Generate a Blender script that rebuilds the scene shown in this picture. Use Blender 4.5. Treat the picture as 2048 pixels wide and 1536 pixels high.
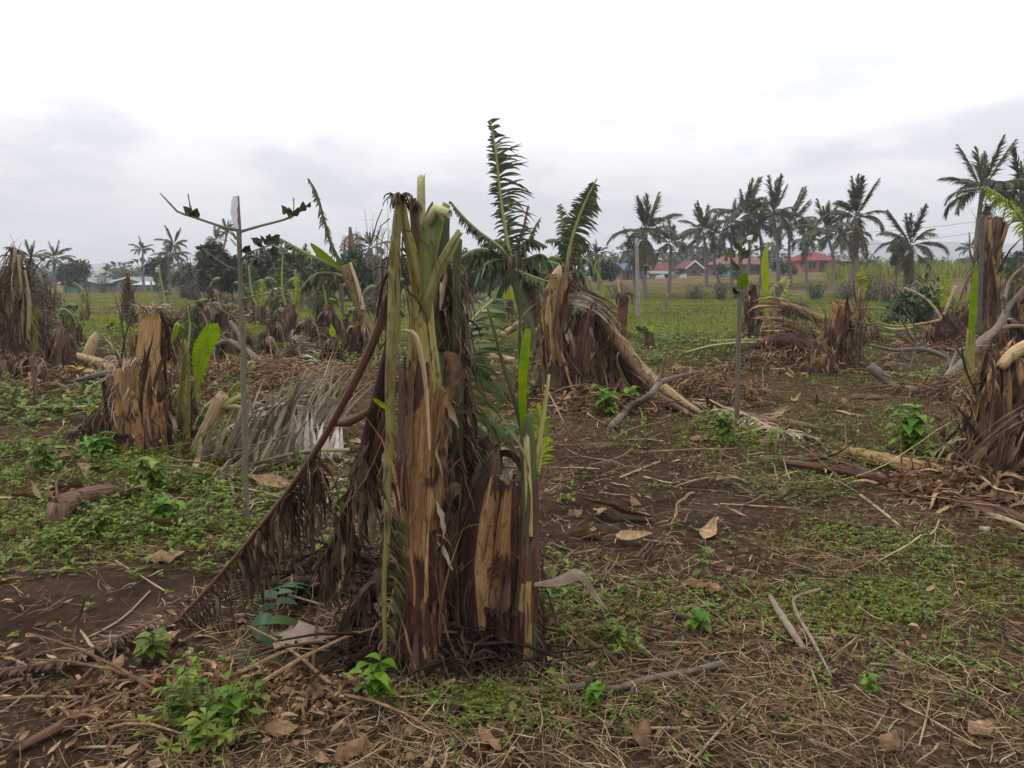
import bpy, math, random
import numpy as np
from mathutils import Vector, Matrix

random.seed(7)
rng = np.random.default_rng(11)
for o in list(bpy.data.objects):
    bpy.data.objects.remove(o)
scene = bpy.context.scene
C = scene.collection

# ------------------------------------------------------------------ camera, sky, sun, exposure
EYE, PITCH, FPX = 1.5, math.radians(8.09), 1547.0
cam_d = bpy.data.cameras.new('camera')
cam = bpy.data.objects.new('camera', cam_d)
C.objects.link(cam)
cam.location = (0, 0, EYE)
cam.rotation_euler = (math.radians(90) - PITCH, 0, 0)
cam_d.sensor_width = 36.0
cam_d.lens = 36.0 * FPX / 2048.0
cam_d.clip_start = 0.05
cam_d.clip_end = 9000
scene.camera = cam

SUN_EL, SUN_AZ = math.radians(56), math.radians(-70)       # azimuth from +Y, negative = left
w = bpy.data.worlds.new('World')
scene.world = w
w.use_nodes = True
wt = w.node_tree
for n in list(wt.nodes):
    wt.nodes.remove(n)


def nd(t, kind, **kw):
    n = t.nodes.new(kind)
    for k, v in kw.items():
        if k.startswith('i_'):
            key = k[2:]
            n.inputs[int(key) if key.isdigit() else key.replace('_', ' ')].default_value = v
        else:
            setattr(n, k, v)
    return n


def lk(t, a, b):
    t.links.new(a, b)


def math_n(t, op, a, b=None, c=None, clamp=False):
    n = nd(t, 'ShaderNodeMath', operation=op, use_clamp=clamp)
    for i, v in enumerate((a, b, c)):
        if v is None:
            continue
        if hasattr(v, 'node'):
            lk(t, v, n.inputs[i])
        else:
            n.inputs[i].default_value = v
    return n.outputs[0]


def mixc(t, f, a, b, mode='MIX'):
    n = nd(t, 'ShaderNodeMix', data_type='RGBA', blend_type=mode)
    for i, v in ((0, f), (6, a), (7, b)):
        if hasattr(v, 'node'):
            lk(t, v, n.inputs[i])
        elif i == 0:
            n.inputs[0].default_value = v
        else:
            n.inputs[i].default_value = (*v[:3], 1)
    return n.outputs[2]


def rng_map(t, v, a, b, c=0.0, d=1.0, smooth=True):
    n = nd(t, 'ShaderNodeMapRange')
    if smooth:
        n.interpolation_type = 'SMOOTHSTEP'
    lk(t, v, n.inputs[0])
    for i, x in enumerate((a, b, c, d)):
        n.inputs[i + 1].default_value = x
    return n.outputs[0]


def ramp(t, f, stops):
    n = nd(t, 'ShaderNodeValToRGB')
    e = n.color_ramp.elements
    while len(e) < len(stops):
        e.new(0.5)
    for k, (p, c) in enumerate(stops):
        e[k].position = p
        e[k].color = (*c, 1)
    lk(t, f, n.inputs[0])
    return n.outputs[0]


# overcast sky: a grey cloud deck, brighter overhead, thin places let a little of the blue sky through
tc = nd(wt, 'ShaderNodeTexCoord')
sp = nd(wt, 'ShaderNodeSeparateXYZ')
lk(wt, tc.outputs['Generated'], sp.inputs[0])
zc = math_n(wt, 'MAXIMUM', sp.outputs[2], 0.0)
zz = math_n(wt, 'ADD', zc, 0.22)
cx = math_n(wt, 'DIVIDE', sp.outputs[0], zz)
cy = math_n(wt, 'DIVIDE', sp.outputs[1], zz)
cv = nd(wt, 'ShaderNodeCombineXYZ')
lk(wt, cx, cv.inputs[0]); lk(wt, cy, cv.inputs[1]); cv.inputs[2].default_value = 3.7
n1 = nd(wt, 'ShaderNodeTexNoise', i_Scale=0.75, i_Detail=8.0, i_Roughness=0.52, i_Distortion=0.35)
lk(wt, cv.outputs[0], n1.inputs['Vector'])
n2 = nd(wt, 'ShaderNodeTexNoise', i_Scale=2.2, i_Detail=7.0, i_Roughness=0.58)
lk(wt, cv.outputs[0], n2.inputs['Vector'])
dens = math_n(wt, 'ADD', math_n(wt, 'MULTIPLY', n1.outputs[0], 0.65), math_n(wt, 'MULTIPLY', n2.outputs[0], 0.35))
cl = rng_map(wt, dens, 0.43, 0.56)
lum = math_n(wt, 'ADD', math_n(wt, 'ADD', math_n(wt, 'MULTIPLY', zc, 0.5), 0.67), rng_map(wt, zc, 0.08, 0.34, 0.0, 0.36))     # overcast: zenith about 3 x horizon
colr = mixc(wt, cl, (0.855, 0.875, 0.935), (1.26, 1.27, 1.295))
cloud = nd(wt, 'ShaderNodeVectorMath', operation='SCALE')
lk(wt, colr, cloud.inputs[0]); lk(wt, lum, cloud.inputs['Scale'])
sky = nd(wt, 'ShaderNodeTexSky', sky_type='NISHITA', sun_disc=False)
sky.sun_elevation = SUN_EL
sky.sun_rotation = SUN_AZ
skys = nd(wt, 'ShaderNodeVectorMath', operation='SCALE')
lk(wt, sky.outputs[0], skys.inputs[0]); skys.inputs['Scale'].default_value = 0.12
thin = rng_map(wt, dens, 0.56, 0.64, 0.0, 0.42)
final = mixc(wt, thin, cloud.outputs[0], skys.outputs[0])
bg = nd(wt, 'ShaderNodeBackground', i_Strength=1.0)
lk(wt, final, bg.inputs['Color'])
wo = nd(wt, 'ShaderNodeOutputWorld')
lk(wt, bg.outputs[0], wo.inputs['Surface'])

sun_d = bpy.data.lights.new('sun', 'SUN')
sun_d.energy = 1.5
sun_d.angle = math.radians(20)
sun_d.color = (1.0, 0.96, 0.9)
sun = bpy.data.objects.new('sun', sun_d)
C.objects.link(sun)
sd = Vector((math.sin(SUN_AZ) * math.cos(SUN_EL), math.cos(SUN_AZ) * math.cos(SUN_EL), math.sin(SUN_EL)))
sun.rotation_euler = sd.to_track_quat('Z', 'Y').to_euler()

scene.view_settings.view_transform = 'Standard'
scene.view_settings.look = 'None'
scene.view_settings.exposure = 0.32
scene.view_settings.gamma = 1.0
scene.cycles.max_bounces = 5
scene.cycles.diffuse_bounces = 3
scene.cycles.glossy_bounces = 2
scene.cycles.transmission_bounces = 3
scene.cycles.transparent_max_bounces = 6
scene.cycles.volume_bounces = 0
scene.cycles.use_denoising = True

# ------------------------------------------------------------------ places: photograph pixel (2048 wide) -> point in the world
CP, SP = math.cos(PITCH), math.sin(PITCH)


def ray(px, py):
    x, u = (px - 1024.0) / FPX, (768.0 - py) / FPX
    return np.array((x, CP + u * SP, -SP + u * CP))


def at(px, py, Y):
    """the point seen at (px,py) that lies Y metres out"""
    d = ray(px, py)
    return np.array((0, 0, EYE)) + d * (Y / d[1])


def gd(px, py, z=0.0):
    """where that line of sight meets the ground"""
    d = ray(px, py)
    p = np.array((0, 0, EYE)) + d * ((EYE - z) / -d[2])
    p[2] = height(p[0], p[1])
    return p


def mpp(Y):
    return Y / FPX / 0.98


# ------------------------------------------------------------------ noise and terrain
_perm = np.random.default_rng(5).random((256, 256))


def vnoise(x, y, seed=0):
    x = np.asarray(x, float) + seed * 17.31
    y = np.asarray(y, float) + seed * 9.73
    xi, yi = np.floor(x).astype(int), np.floor(y).astype(int)
    fx, fy = x - xi, y - yi
    fx, fy = fx * fx * (3 - 2 * fx), fy * fy * (3 - 2 * fy)
    g = lambda a, b: _perm[a & 255, b & 255]
    return (g(xi, yi) * (1 - fx) + g(xi + 1, yi) * fx) * (1 - fy) + (g(xi, yi + 1) * (1 - fx) + g(xi + 1, yi + 1) * fx) * fy


def fbm(x, y, seed=0, oct=4):
    s, a, t = 0, 1.0, 0
    for k in range(oct):
        s = s + a * vnoise(np.asarray(x) * 2 ** k, np.asarray(y) * 2 ** k, seed + k)
        t += a
        a *= 0.5
    return s / t


def sstep(a, b, v):
    t = np.clip((np.asarray(v, float) - a) / (b - a), 0, 1)
    return t * t * (3 - 2 * t)


def height(x, y):
    x = np.asarray(x, float); y = np.asarray(y, float)
    near = 1 - sstep(10, 30, np.hypot(x, y))
    h = near * (0.10 * (fbm(x * 0.7, y * 0.7, 1, 3) - 0.5) + 0.05 * (fbm(x * 3.1, y * 3.1, 2, 3) - 0.5))
    h = h + (1 - near) * 0.10 * (fbm(x * 0.25, y * 0.25, 3, 3) - 0.5)
    far = sstep(42, 100, y)
    h = h + far * np.clip(0.55 + x / 40.0, -1.0, 1.9)
    h = h + 0.30 * sstep(47.5, 49, y + 1.2 * (fbm(x * 0.3, x * 0.1, 9, 2) - 0.5)) * sstep(-4, 2, x)     # low bank of the brown field
    return h


# ------------------------------------------------------------------ mesh building
class MB:
    def __init__(s):
        s.v, s.f, s.uv, s.r, s.n = [], [], [], [], 0

    def add(s, v, f, uv, r):
        v = np.asarray(v, np.float32).reshape(-1, 3)
        s.v.append(v)
        s.f.append(np.asarray(f, np.int64).reshape(-1, 4) + s.n)
        s.uv.append(np.asarray(uv, np.float32).reshape(-1, 2))
        r = np.asarray(r, np.float32)
        s.r.append(np.full(len(v), float(r), np.float32) if r.ndim == 0 else r.reshape(-1))
        s.n += len(v)
        return s

    def build(s, name, mat, parent=None, smooth=True, root=None, extra=None):
        v = np.concatenate(s.v); f = np.concatenate(s.f); uv = np.concatenate(s.uv); r = np.concatenate(s.r)
        org = np.zeros(3)
        if root is not None:
            org = np.array(root.location)
        v = v - org.astype(np.float32)
        me = bpy.data.meshes.new(name)
        me.vertices.add(len(v)); me.loops.add(len(f) * 4); me.polygons.add(len(f))
        me.vertices.foreach_set('co', v.ravel())
        me.loops.foreach_set('vertex_index', f.ravel().astype(np.int32))
        me.polygons.foreach_set('loop_start', np.arange(0, len(f) * 4, 4, dtype=np.int32))
        me.polygons.foreach_set('use_smooth', np.full(len(f), smooth))
        ul = me.uv_layers.new(name='UVMap')
        ul.data.foreach_set('uv', uv[f.ravel()].ravel())
        at_ = me.attributes.new('rnd', 'FLOAT', 'POINT')
        at_.data.foreach_set('value', r)
        for k, vals in (extra or {}).items():
            a2 = me.attributes.new(k, 'FLOAT', 'POINT')
            a2.data.foreach_set('value', np.asarray(vals, np.float32))
        me.update(calc_edges=True)
        me.validate()
        me.materials.append(mat)
        o = bpy.data.objects.new(name, me)
        C.objects.link(o)
        if parent is not None:
            o.parent = parent
        elif root is None:
            pass
        return o


def grid_faces(nr, nc, base=0):
    a = np.arange(nr - 1)[:, None] * nc + np.arange(nc - 1)[None, :] + base
    return np.stack((a, a + 1, a + 1 + nc, a + nc), -1).reshape(-1, 4)


def nrm(a):
    return a / (np.linalg.norm(a, axis=-1, keepdims=True) + 1e-9)


def spline(pts, n):
    """smooth resampling of (k,d) control points to n points"""
    p = np.asarray(pts, float)
    if len(p) == 2:
        t = np.linspace(0, 1, n)[:, None]
        return p[0] * (1 - t) + p[1] * t
    seg = np.linalg.norm(np.diff(p[:, :3], axis=0), axis=1)
    s = np.concatenate(([0], np.cumsum(seg)))
    m = np.zeros_like(p)
    m[1:-1] = (p[2:] - p[:-2]) / (s[2:] - s[:-2])[:, None]
    m[0] = (p[1] - p[0]) / seg[0]
    m[-1] = (p[-1] - p[-2]) / seg[-1]
    q = np.linspace(0, s[-1], n)
    i = np.clip(np.searchsorted(s, q, 'right') - 1, 0, len(p) - 2)
    h = (s[i + 1] - s[i])[:, None]
    t = ((q - s[i])[:, None]) / h
    return ((2 * t**3 - 3 * t**2 + 1) * p[i] + (t**3 - 2 * t**2 + t) * h * m[i] + (-2 * t**3 + 3 * t**2) * p[i + 1] + (t**3 - t**2) * h * m[i + 1])


def frames(c, ref=(1, 0, 0)):
    t = nrm(np.gradient(c, axis=0))
    r = np.asarray(ref, float)
    if abs(np.dot(t[0], r)) > 0.9:
        r = np.array((0, 0, 1.0))
    e1 = np.zeros_like(t)
    for k in range(len(t)):
        r = r - t[k] * np.dot(r, t[k])
        r = r / (np.linalg.norm(r) + 1e-9)
        e1[k] = r
    e2 = np.cross(t, e1)
    return t, e1, e2


def pnoise(n, seed, f=3):
    """periodic 1-D noise on n columns (n+1 values, last = first)"""
    g = np.random.default_rng(seed)
    th = np.linspace(0, 2 * np.pi, n + 1)
    s = np.zeros(n + 1)
    for k in range(1, f + 1):
        s += np.cos(k * th + g.random() * 6.28) * g.uniform(0.4, 1) / k**0.5
    return s / (f**0.5)


def tube(mb, pts, rad, n=8, steps=None, flute=0.0, jag=0.0, wob=0.0, seed=0, rnd=0.5, cap=True, hollow=0.0, ref=(1, 0, 0)):
    """swept tube; pts (k,3), rad (k,), flute = lengthwise ridges, jag = broken ragged end, hollow = sunken end"""
    p = np.asarray(pts, float)
    rad = np.broadcast_to(np.asarray(rad, float), (len(p),))
    L = np.linalg.norm(np.diff(p, axis=0), axis=1).sum()
    if steps is None:
        steps = max(3, min(60, int(L / 0.04)))
    q = spline(np.c_[p, rad], steps)
    c, r = q[:, :3], np.maximum(q[:, 3], 0.0006)
    t, e1, e2 = frames(c, ref)
    th = np.linspace(0, 2 * np.pi, n + 1)
    fl = np.zeros((steps, n + 1))
    if flute:
        b1, b2 = pnoise(n, seed, 4), pnoise(n, seed + 1, 9)
        b3 = pnoise(n, seed + 2, 6)
        a = np.linspace(0, 1, steps)[:, None]
        fl = flute * (b1[None] * (1 - a) + b3[None] * a) + 0.5 * flute * b2[None]
    if wob:
        fl = fl + wob * (fbm(np.cos(th)[None] * 1.5 + np.arange(steps)[:, None] * 0.35, np.sin(th)[None] * 1.5 + seed + np.arange(steps)[:, None] * 0.21, seed % 50, 3) - 0.5)
    rr = r[:, None] * (1 + fl)
    ring = c[:, None] + rr[..., None] * (np.cos(th)[None, :, None] * e1[:, None] + np.sin(th)[None, :, None] * e2[:, None])
    if jag:
        g = pnoise(n, seed + 5, 10)
        k = max(2, steps // 6)
        wgt = np.linspace(0, 1, k)[:, None, None]
        ring[-k:] += wgt * (jag * g)[None, :, None] * t[-1]
    s = np.concatenate(([0], np.cumsum(np.linalg.norm(np.diff(c, axis=0), axis=1))))
    uv = np.stack(np.broadcast_arrays(th[None] / (2 * np.pi) * 2 * np.pi * r.mean(), s[:, None]), -1)
    rows, uvs = [ring], [uv]
    if cap:
        for fr, dp in ((0.82, 0.0), (0.78, -hollow), (0.4, -hollow * 0.7), (0.02, -hollow * 0.9)):
            e = c[-1] + (ring[-1] - c[-1]) * fr + t[-1] * dp
            rows.append(e[None]); uvs.append(uv[-1:] + (0, 0.01))
        b = c[:1, None] + (ring[:1] - c[:1, None]) * 0.02
        rows.insert(0, b); uvs.insert(0, uv[:1])
    V = np.concatenate(rows); U = np.concatenate(uvs)
    mb.add(V, grid_faces(len(V), n + 1), U, rnd)
    return c, r


def shell(mb, pts, rad, th0, th1, grow=1.06, peel=0.0, jag=0.03, seed=0, nc=12, steps=None, rnd=0.5, wob=0.03, curl=0.0, thick=0.004):
    """a leaf sheath: an arc of a tube with ragged top; peel bends the top outwards. Closed thin solid."""
    p = np.asarray(pts, float)
    rad = np.broadcast_to(np.asarray(rad, float), (len(p),))
    L = np.linalg.norm(np.diff(p, axis=0), axis=1).sum()
    steps = steps or max(6, min(34, int(L / 0.035)))
    q = spline(np.c_[p, rad], steps)
    c, r = q[:, :3], q[:, 3]
    t, e1, e2 = frames(c)
    g = np.random.default_rng(seed)
    a = np.linspace(0, 1, steps)[:, None]
    x = np.linspace(-1, 1, nc)[None]
    mid, half = math.radians(th0 + th1) / 2, math.radians(th1 - th0) / 2
    nar = 1 - 0.35 * a**2.5 * g.uniform(0.3, 1.0)
    th = mid + half * x * nar + 0.15 * (fbm(a * 4 + seed, a * 0 + 1, seed % 40, 2) - 0.5)
    ph = g.random(4) * 6.28
    rr = r[:, None] * (grow + wob * (np.sin(x * 5 + ph[0] + a * 3) + 0.6 * np.sin(x * 11 + ph[1] + a * 5)) + curl * np.abs(x)**4)
    rr = rr + peel * a**3 + 0.5 * peel * np.maximum(a - 0.55, 0) * (fbm(a * 3, x * 2, seed % 37, 2))
    P = c[:, None] + rr[..., None] * (np.cos(th)[..., None] * e1[:, None] + np.sin(th)[..., None] * e2[:, None])
    jg = (0.6 * np.abs(np.sin(x * 2.1 + ph[2])) + 1.6 * g.random((1, nc))**1.5) * jag
    k = max(2, steps // 4)
    wgt = np.zeros((steps, 1)); wgt[-k:, 0] = np.linspace(0, 1, k)
    P = P - (wgt * jg)[..., None] * t[:, None]
    if peel:
        P[..., 2] -= (np.maximum(a - 0.8, 0)**2 * 8 * abs(peel)) + 0 * x
    inn = P - thick * (np.cos(th)[..., None] * e1[:, None] + np.sin(th)[..., None] * e2[:, None])
    s = np.concatenate(([0], np.cumsum(np.linalg.norm(np.diff(c, axis=0), axis=1))))
    U = np.stack(np.broadcast_arrays(th * r.mean(), s[:, None] + 0 * x), -1)
    VV = np.concatenate((P, inn[:, ::-1]), 1)
    VV = np.concatenate((VV, VV[:, :1]), 1)
    UU = np.concatenate((U, U[:, ::-1], U[:, :1]), 1)
    mb.add(VV, grid_faces(steps, 2 * nc + 1), UU, rnd)


PROF = {'leaf': (0.12, 0.75, 1.0, 0.85, 0.45, 0.05), 'strip': (0.9, 1.0, 0.95, 0.85, 0.6, 0.15), 'blade': (1.0, 0.9, 0.75, 0.55, 0.32, 0.04),
        'straw': (0.8, 1.0, 1.0, 1.0, 0.9, 0.6), 'round': (0.3, 0.95, 1.1, 1.0, 0.7, 0.1)}


def strips(mb, st, d, L, W, prof='strip', seg=5, grav=0.0, wig=0.0, curl=0.0, roll=None, side=None, ncol=2, fold=0.0, rnd=None, g=None):
    """N ribbons at once: start points, directions, lengths, widths; gravity bends them down, wig makes them wander, curl rolls them up"""
    g = g or rng
    st = np.asarray(st, float).reshape(-1, 3)
    N = len(st)
    d = nrm(np.broadcast_to(np.asarray(d, float), (N, 3)).copy())
    L = np.broadcast_to(np.asarray(L, float), (N,)); W = np.broadcast_to(np.asarray(W, float), (N,))
    curl = np.broadcast_to(np.asarray(curl, float), (N,)); grav = np.broadcast_to(np.asarray(grav, float), (N,))
    if side is None:
        up = np.broadcast_to(np.array((0, 0, 1.0)), (N, 3))
        sd_ = np.cross(d, up)
        bad = np.linalg.norm(sd_, axis=1) < 0.15
        alt = np.stack((np.cos(np.arange(N) * 2.4), np.sin(np.arange(N) * 2.4), np.zeros(N)), -1)
        sd_[bad] = np.cross(d[bad], alt[bad])
        sd_ = nrm(sd_)
    else:
        sd_ = nrm(np.broadcast_to(np.asarray(side, float), (N, 3)).copy())
    if roll is not None:
        roll = np.broadcast_to(np.asarray(roll, float), (N,))
        nn = np.cross(sd_, d)
        sd_ = np.cos(roll)[:, None] * sd_ + np.sin(roll)[:, None] * nn
    pr = np.interp(np.linspace(0, 1, seg + 1), np.linspace(0, 1, 6), PROF[prof])
    p = st.copy()
    cols = np.linspace(-0.5, 0.5, ncol)
    rows = []
    step = (L / seg)[:, None]
    for k in range(seg + 1):
        nn = nrm(np.cross(sd_, d))
        off = cols[None, :, None] * (W * pr[k])[:, None, None] * sd_[:, None]
        if fold:
            off = off + (np.abs(cols)[None, :, None] * 2 * fold * (W * pr[k])[:, None, None]) * nn[:, None]
        rows.append(p[:, None] + off)
        p = p + d * step
        if k < seg:
            dd = d.copy()
            dd[:, 2] -= grav / seg * 1.6
            if wig:
                dd = dd + g.normal(0, wig, (N, 3))
            if curl.any():
                ang = (curl / seg)[:, None]
                dd = dd * np.cos(ang) + nn * np.sin(ang)
            d = nrm(dd)
            sd_ = nrm(sd_ - d * (sd_ * d).sum(1, keepdims=True))
    V = np.stack(rows, 1)                        # N, seg+1, ncol, 3
    nv = (seg + 1) * ncol
    F = (grid_faces(seg + 1, ncol)[None] + (np.arange(N) * nv)[:, None, None]).reshape(-1, 4)
    vv = (np.arange(seg + 1) / seg)[None, :, None] * L[:, None, None]
    U = np.stack(np.broadcast_arrays(cols[None, None] * W[:, None, None], vv), -1)
    r = g.random(N) if rnd is None else np.broadcast_to(np.asarray(rnd, float), (N,))
    mb.add(V, F, U, np.repeat(r, nv))
    return p


def blade(mb, pts, widths, side, cup=0.15, nc=7, steps=14, rnd=0.5, wave=0.0, seed=0):
    """a whole broad leaf blade along pts"""
    q = spline(np.c_[np.asarray(pts, float), np.asarray(widths, float)], steps)
    c, wd = q[:, :3], np.maximum(q[:, 3], 0.001)
    t = nrm(np.gradient(c, axis=0))
    s = np.asarray(side, float)
    s = nrm(s[None] - t * (t @ s)[:, None])
    n = np.cross(s, t)
    x = np.linspace(-1, 1, nc)
    a = np.linspace(0, 1, steps)[:, None]
    P = c[:, None] + (x[None, :, None] * wd[:, None, None] / 2) * s[:, None] + ((cup * np.abs(x)[None] + wave * np.sin(a * 17 + x[None] * 4 + seed) * np.abs(x)[None]) * wd[:, None])[..., None] * n[:, None]
    L = np.concatenate(([0], np.cumsum(np.linalg.norm(np.diff(c, axis=0), axis=1))))
    U = np.stack(np.broadcast_arrays(x[None] * wd[:, None] / 2, L[:, None]), -1)
    mb.add(P, grid_faces(steps, nc), U, rnd)


def feather(mr, ml, pts, r0, r1, n, LL, LR, width, ang=40, grav=0.8, t0=0.12, t1=1.0, wig=0.06, miss=0.1, side=None, prof='strip', seg=5, taper=True, jit=0.25, rnd=None, rib_n=6, seedg=None, steps=None):
    """midrib into mr (may be None) and side strips (torn leaf or palm leaflets) into ml"""
    g = seedg or rng
    p = np.asarray(pts, float)
    st_ = steps or 24
    c = spline(p, st_)
    if mr is not None:
        tube(mr, p, np.linspace(r0, r1, len(p)), n=rib_n, steps=st_, rnd=0.5)
    t = nrm(np.gradient(c, axis=0))
    if side is None:
        side = np.cross(t[len(t) // 2], (0, 0, 1.0))
        if np.linalg.norm(side) < 0.2:
            side = np.array((1.0, 0, 0))
    s = nrm(np.asarray(side, float)[None] - t * (t @ np.asarray(side, float))[:, None])
    for sg, LEN in ((1, LR), (-1, LL)):
        if LEN <= 0:
            continue
        u = np.linspace(t0, t1, n) + g.normal(0, 0.15 / n, n)
        u = np.clip(u[g.random(n) > miss], 0, 1)
        idx = u * (st_ - 1)
        i = np.clip(idx.astype(int), 0, st_ - 2); fr = (idx - i)[:, None]
        o = c[i] * (1 - fr) + c[i + 1] * fr
        tt = nrm(t[i] * (1 - fr) + t[i + 1] * fr); ss = nrm(s[i] * (1 - fr) + s[i + 1] * fr)
        a = np.radians(ang) + g.normal(0, 0.12, len(u)) + 0.45 * u + 0.5 * (vnoise(u * n / 5.0, u * 0 + sg, int(g.integers(50))) - 0.5)
        d = tt * np.sin(a)[:, None] + sg * ss * np.cos(a)[:, None]
        d = d + g.normal(0, 0.08, d.shape)
        x = (u - t0) / (t1 - t0 + 1e-6)
        ln = LEN * ((0.55 + 0.45 * np.sin(np.pi * np.clip(x * 0.9 + 0.12, 0, 1))) if taper else 1.0) * (1 - 0.45 * np.maximum(x - 0.75, 0) / 0.25 if taper else 1.0)
        ln = ln * (1 + g.uniform(-jit, jit, len(u)))
        strips(ml, o, d, ln, width * g.uniform(0.6, 1.25, len(u)), prof=prof, seg=seg, grav=grav * g.uniform(0.6, 1.4, len(u)), wig=wig, side=tt, g=g, rnd=rnd)


# ------------------------------------------------------------------ things
def thing(name, label, cat, loc, group=None):
    o = bpy.data.objects.new(name, None)
    C.objects.link(o)
    o.empty_display_size = 0.1
    o.location = tuple(float(x) for x in loc)
    tag(o, label, cat, group)
    return o


def tag(o, label, cat, group=None, kind=None):
    o['label'] = label
    if cat:
        o['category'] = cat
    if group:
        o['group'] = group
    if kind:
        o['kind'] = kind
    return o


def part(mb, name, mat, root, parent=None, smooth=True):
    return mb.build(name, mat, parent or root, smooth, root)


def single(mb, name, mat, loc, label, cat, group=None, smooth=True):
    """a thing that is one mesh, origin at loc"""
    h = bpy.data.objects.new('tmp', None)
    h.location = tuple(float(x) for x in loc)
    o = mb.build(name, mat, None, smooth, h)
    o.location = h.location
    bpy.data.objects.remove(h)
    return tag(o, label, cat, group)
# ------------------------------------------------------------------ materials
MAT = {}
SAT = 1.30


def sat(c, k=None):
    k = SAT if k is None else k
    l = 0.3 * c[0] + 0.59 * c[1] + 0.11 * c[2]
    return tuple(max(0.002, l + (x - l) * k) for x in c)



def newmat(name):
    m = bpy.data.materials.new(name)
    m.use_nodes = True
    t = m.node_tree
    for n in list(t.nodes):
        t.nodes.remove(n)
    out = nd(t, 'ShaderNodeOutputMaterial')
    b = nd(t, 'ShaderNodeBsdfPrincipled')
    lk(t, b.outputs[0], out.inputs[0])
    MAT[name] = m
    return m, t, b, out


def attr(t, name):
    return nd(t, 'ShaderNodeAttribute', attribute_name=name).outputs['Fac']


def fibre(name, stops, stain=None, stain_amt=0.5, su=70.0, sv=3.0, bump=0.5, rough=0.75, spots=0.0, sk=1.04):
    """dry or living leaf-sheath fibre: streaks that run along the stem, darker rotten blotches"""
    m, t, b, out = newmat(name)
    uv = nd(t, 'ShaderNodeUVMap', uv_map='UVMap')
    sx = nd(t, 'ShaderNodeSeparateXYZ'); lk(t, uv.outputs[0], sx.inputs[0])
    rn = attr(t, 'rnd')
    cb = nd(t, 'ShaderNodeCombineXYZ')
    lk(t, math_n(t, 'MULTIPLY', sx.outputs[0], su), cb.inputs[0])
    lk(t, math_n(t, 'MULTIPLY', sx.outputs[1], sv), cb.inputs[1])
    lk(t, math_n(t, 'MULTIPLY', rn, 31.0), cb.inputs[2])
    n1 = nd(t, 'ShaderNodeTexNoise', i_Scale=1.0, i_Detail=8.0, i_Roughness=0.66, i_Distortion=0.7)
    lk(t, cb.outputs[0], n1.inputs['Vector'])
    gm = nd(t, 'ShaderNodeTexCoord')
    n2 = nd(t, 'ShaderNodeTexNoise', i_Scale=6.0, i_Detail=8.0, i_Roughness=0.68, i_Distortion=0.4)
    mp = nd(t, 'ShaderNodeMapping'); mp.inputs['Scale'].default_value = (1.5, 1.5, 0.75)
    lk(t, gm.outputs['Object'], mp.inputs[0]); lk(t, mp.outputs[0], n2.inputs['Vector'])
    f = math_n(t, 'ADD', math_n(t, 'MULTIPLY', n1.outputs[0], 0.66), math_n(t, 'MULTIPLY', n2.outputs[0], 0.34))
    f = math_n(t, 'ADD', f, math_n(t, 'MULTIPLY', math_n(t, 'SUBTRACT', rn, 0.5), 0.16))
    c = ramp(t, f, [(p_, sat(c_, sk)) for p_, c_ in stops])
    if stain:
        f2 = math_n(t, 'ADD', math_n(t, 'MULTIPLY', n2.outputs[0], 0.75), math_n(t, 'MULTIPLY', n1.outputs[0], 0.3))
        sf = rng_map(t, f2, 0.62 - 0.2 * stain_amt, 0.70 - 0.2 * stain_amt, 0.0, 0.92)
        c = mixc(t, sf, c, sat(stain))
    if spots:
        n3 = nd(t, 'ShaderNodeTexNoise', i_Scale=55.0, i_Detail=2.0)
        mp3 = nd(t, 'ShaderNodeMapping'); mp3.inputs['Scale'].default_value = (1, 1, 0.35)
        lk(t, gm.outputs['Object'], mp3.inputs[0]); lk(t, mp3.outputs[0], n3.inputs['Vector'])
        c = mixc(t, rng_map(t, n3.outputs[0], 0.60, 0.66, 0, spots), c, (0.02, 0.012, 0.01))
    lk(t, c, b.inputs['Base Color'])
    b.inputs['Roughness'].default_value = rough
    b.inputs['Specular IOR Level'].default_value = 0.25
    bp = nd(t, 'ShaderNodeBump', i_Strength=bump, i_Distance=0.006)
    lk(t, n1.outputs[0], bp.inputs['Height']); lk(t, bp.outputs[0], b.inputs['Normal'])
    return m


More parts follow.
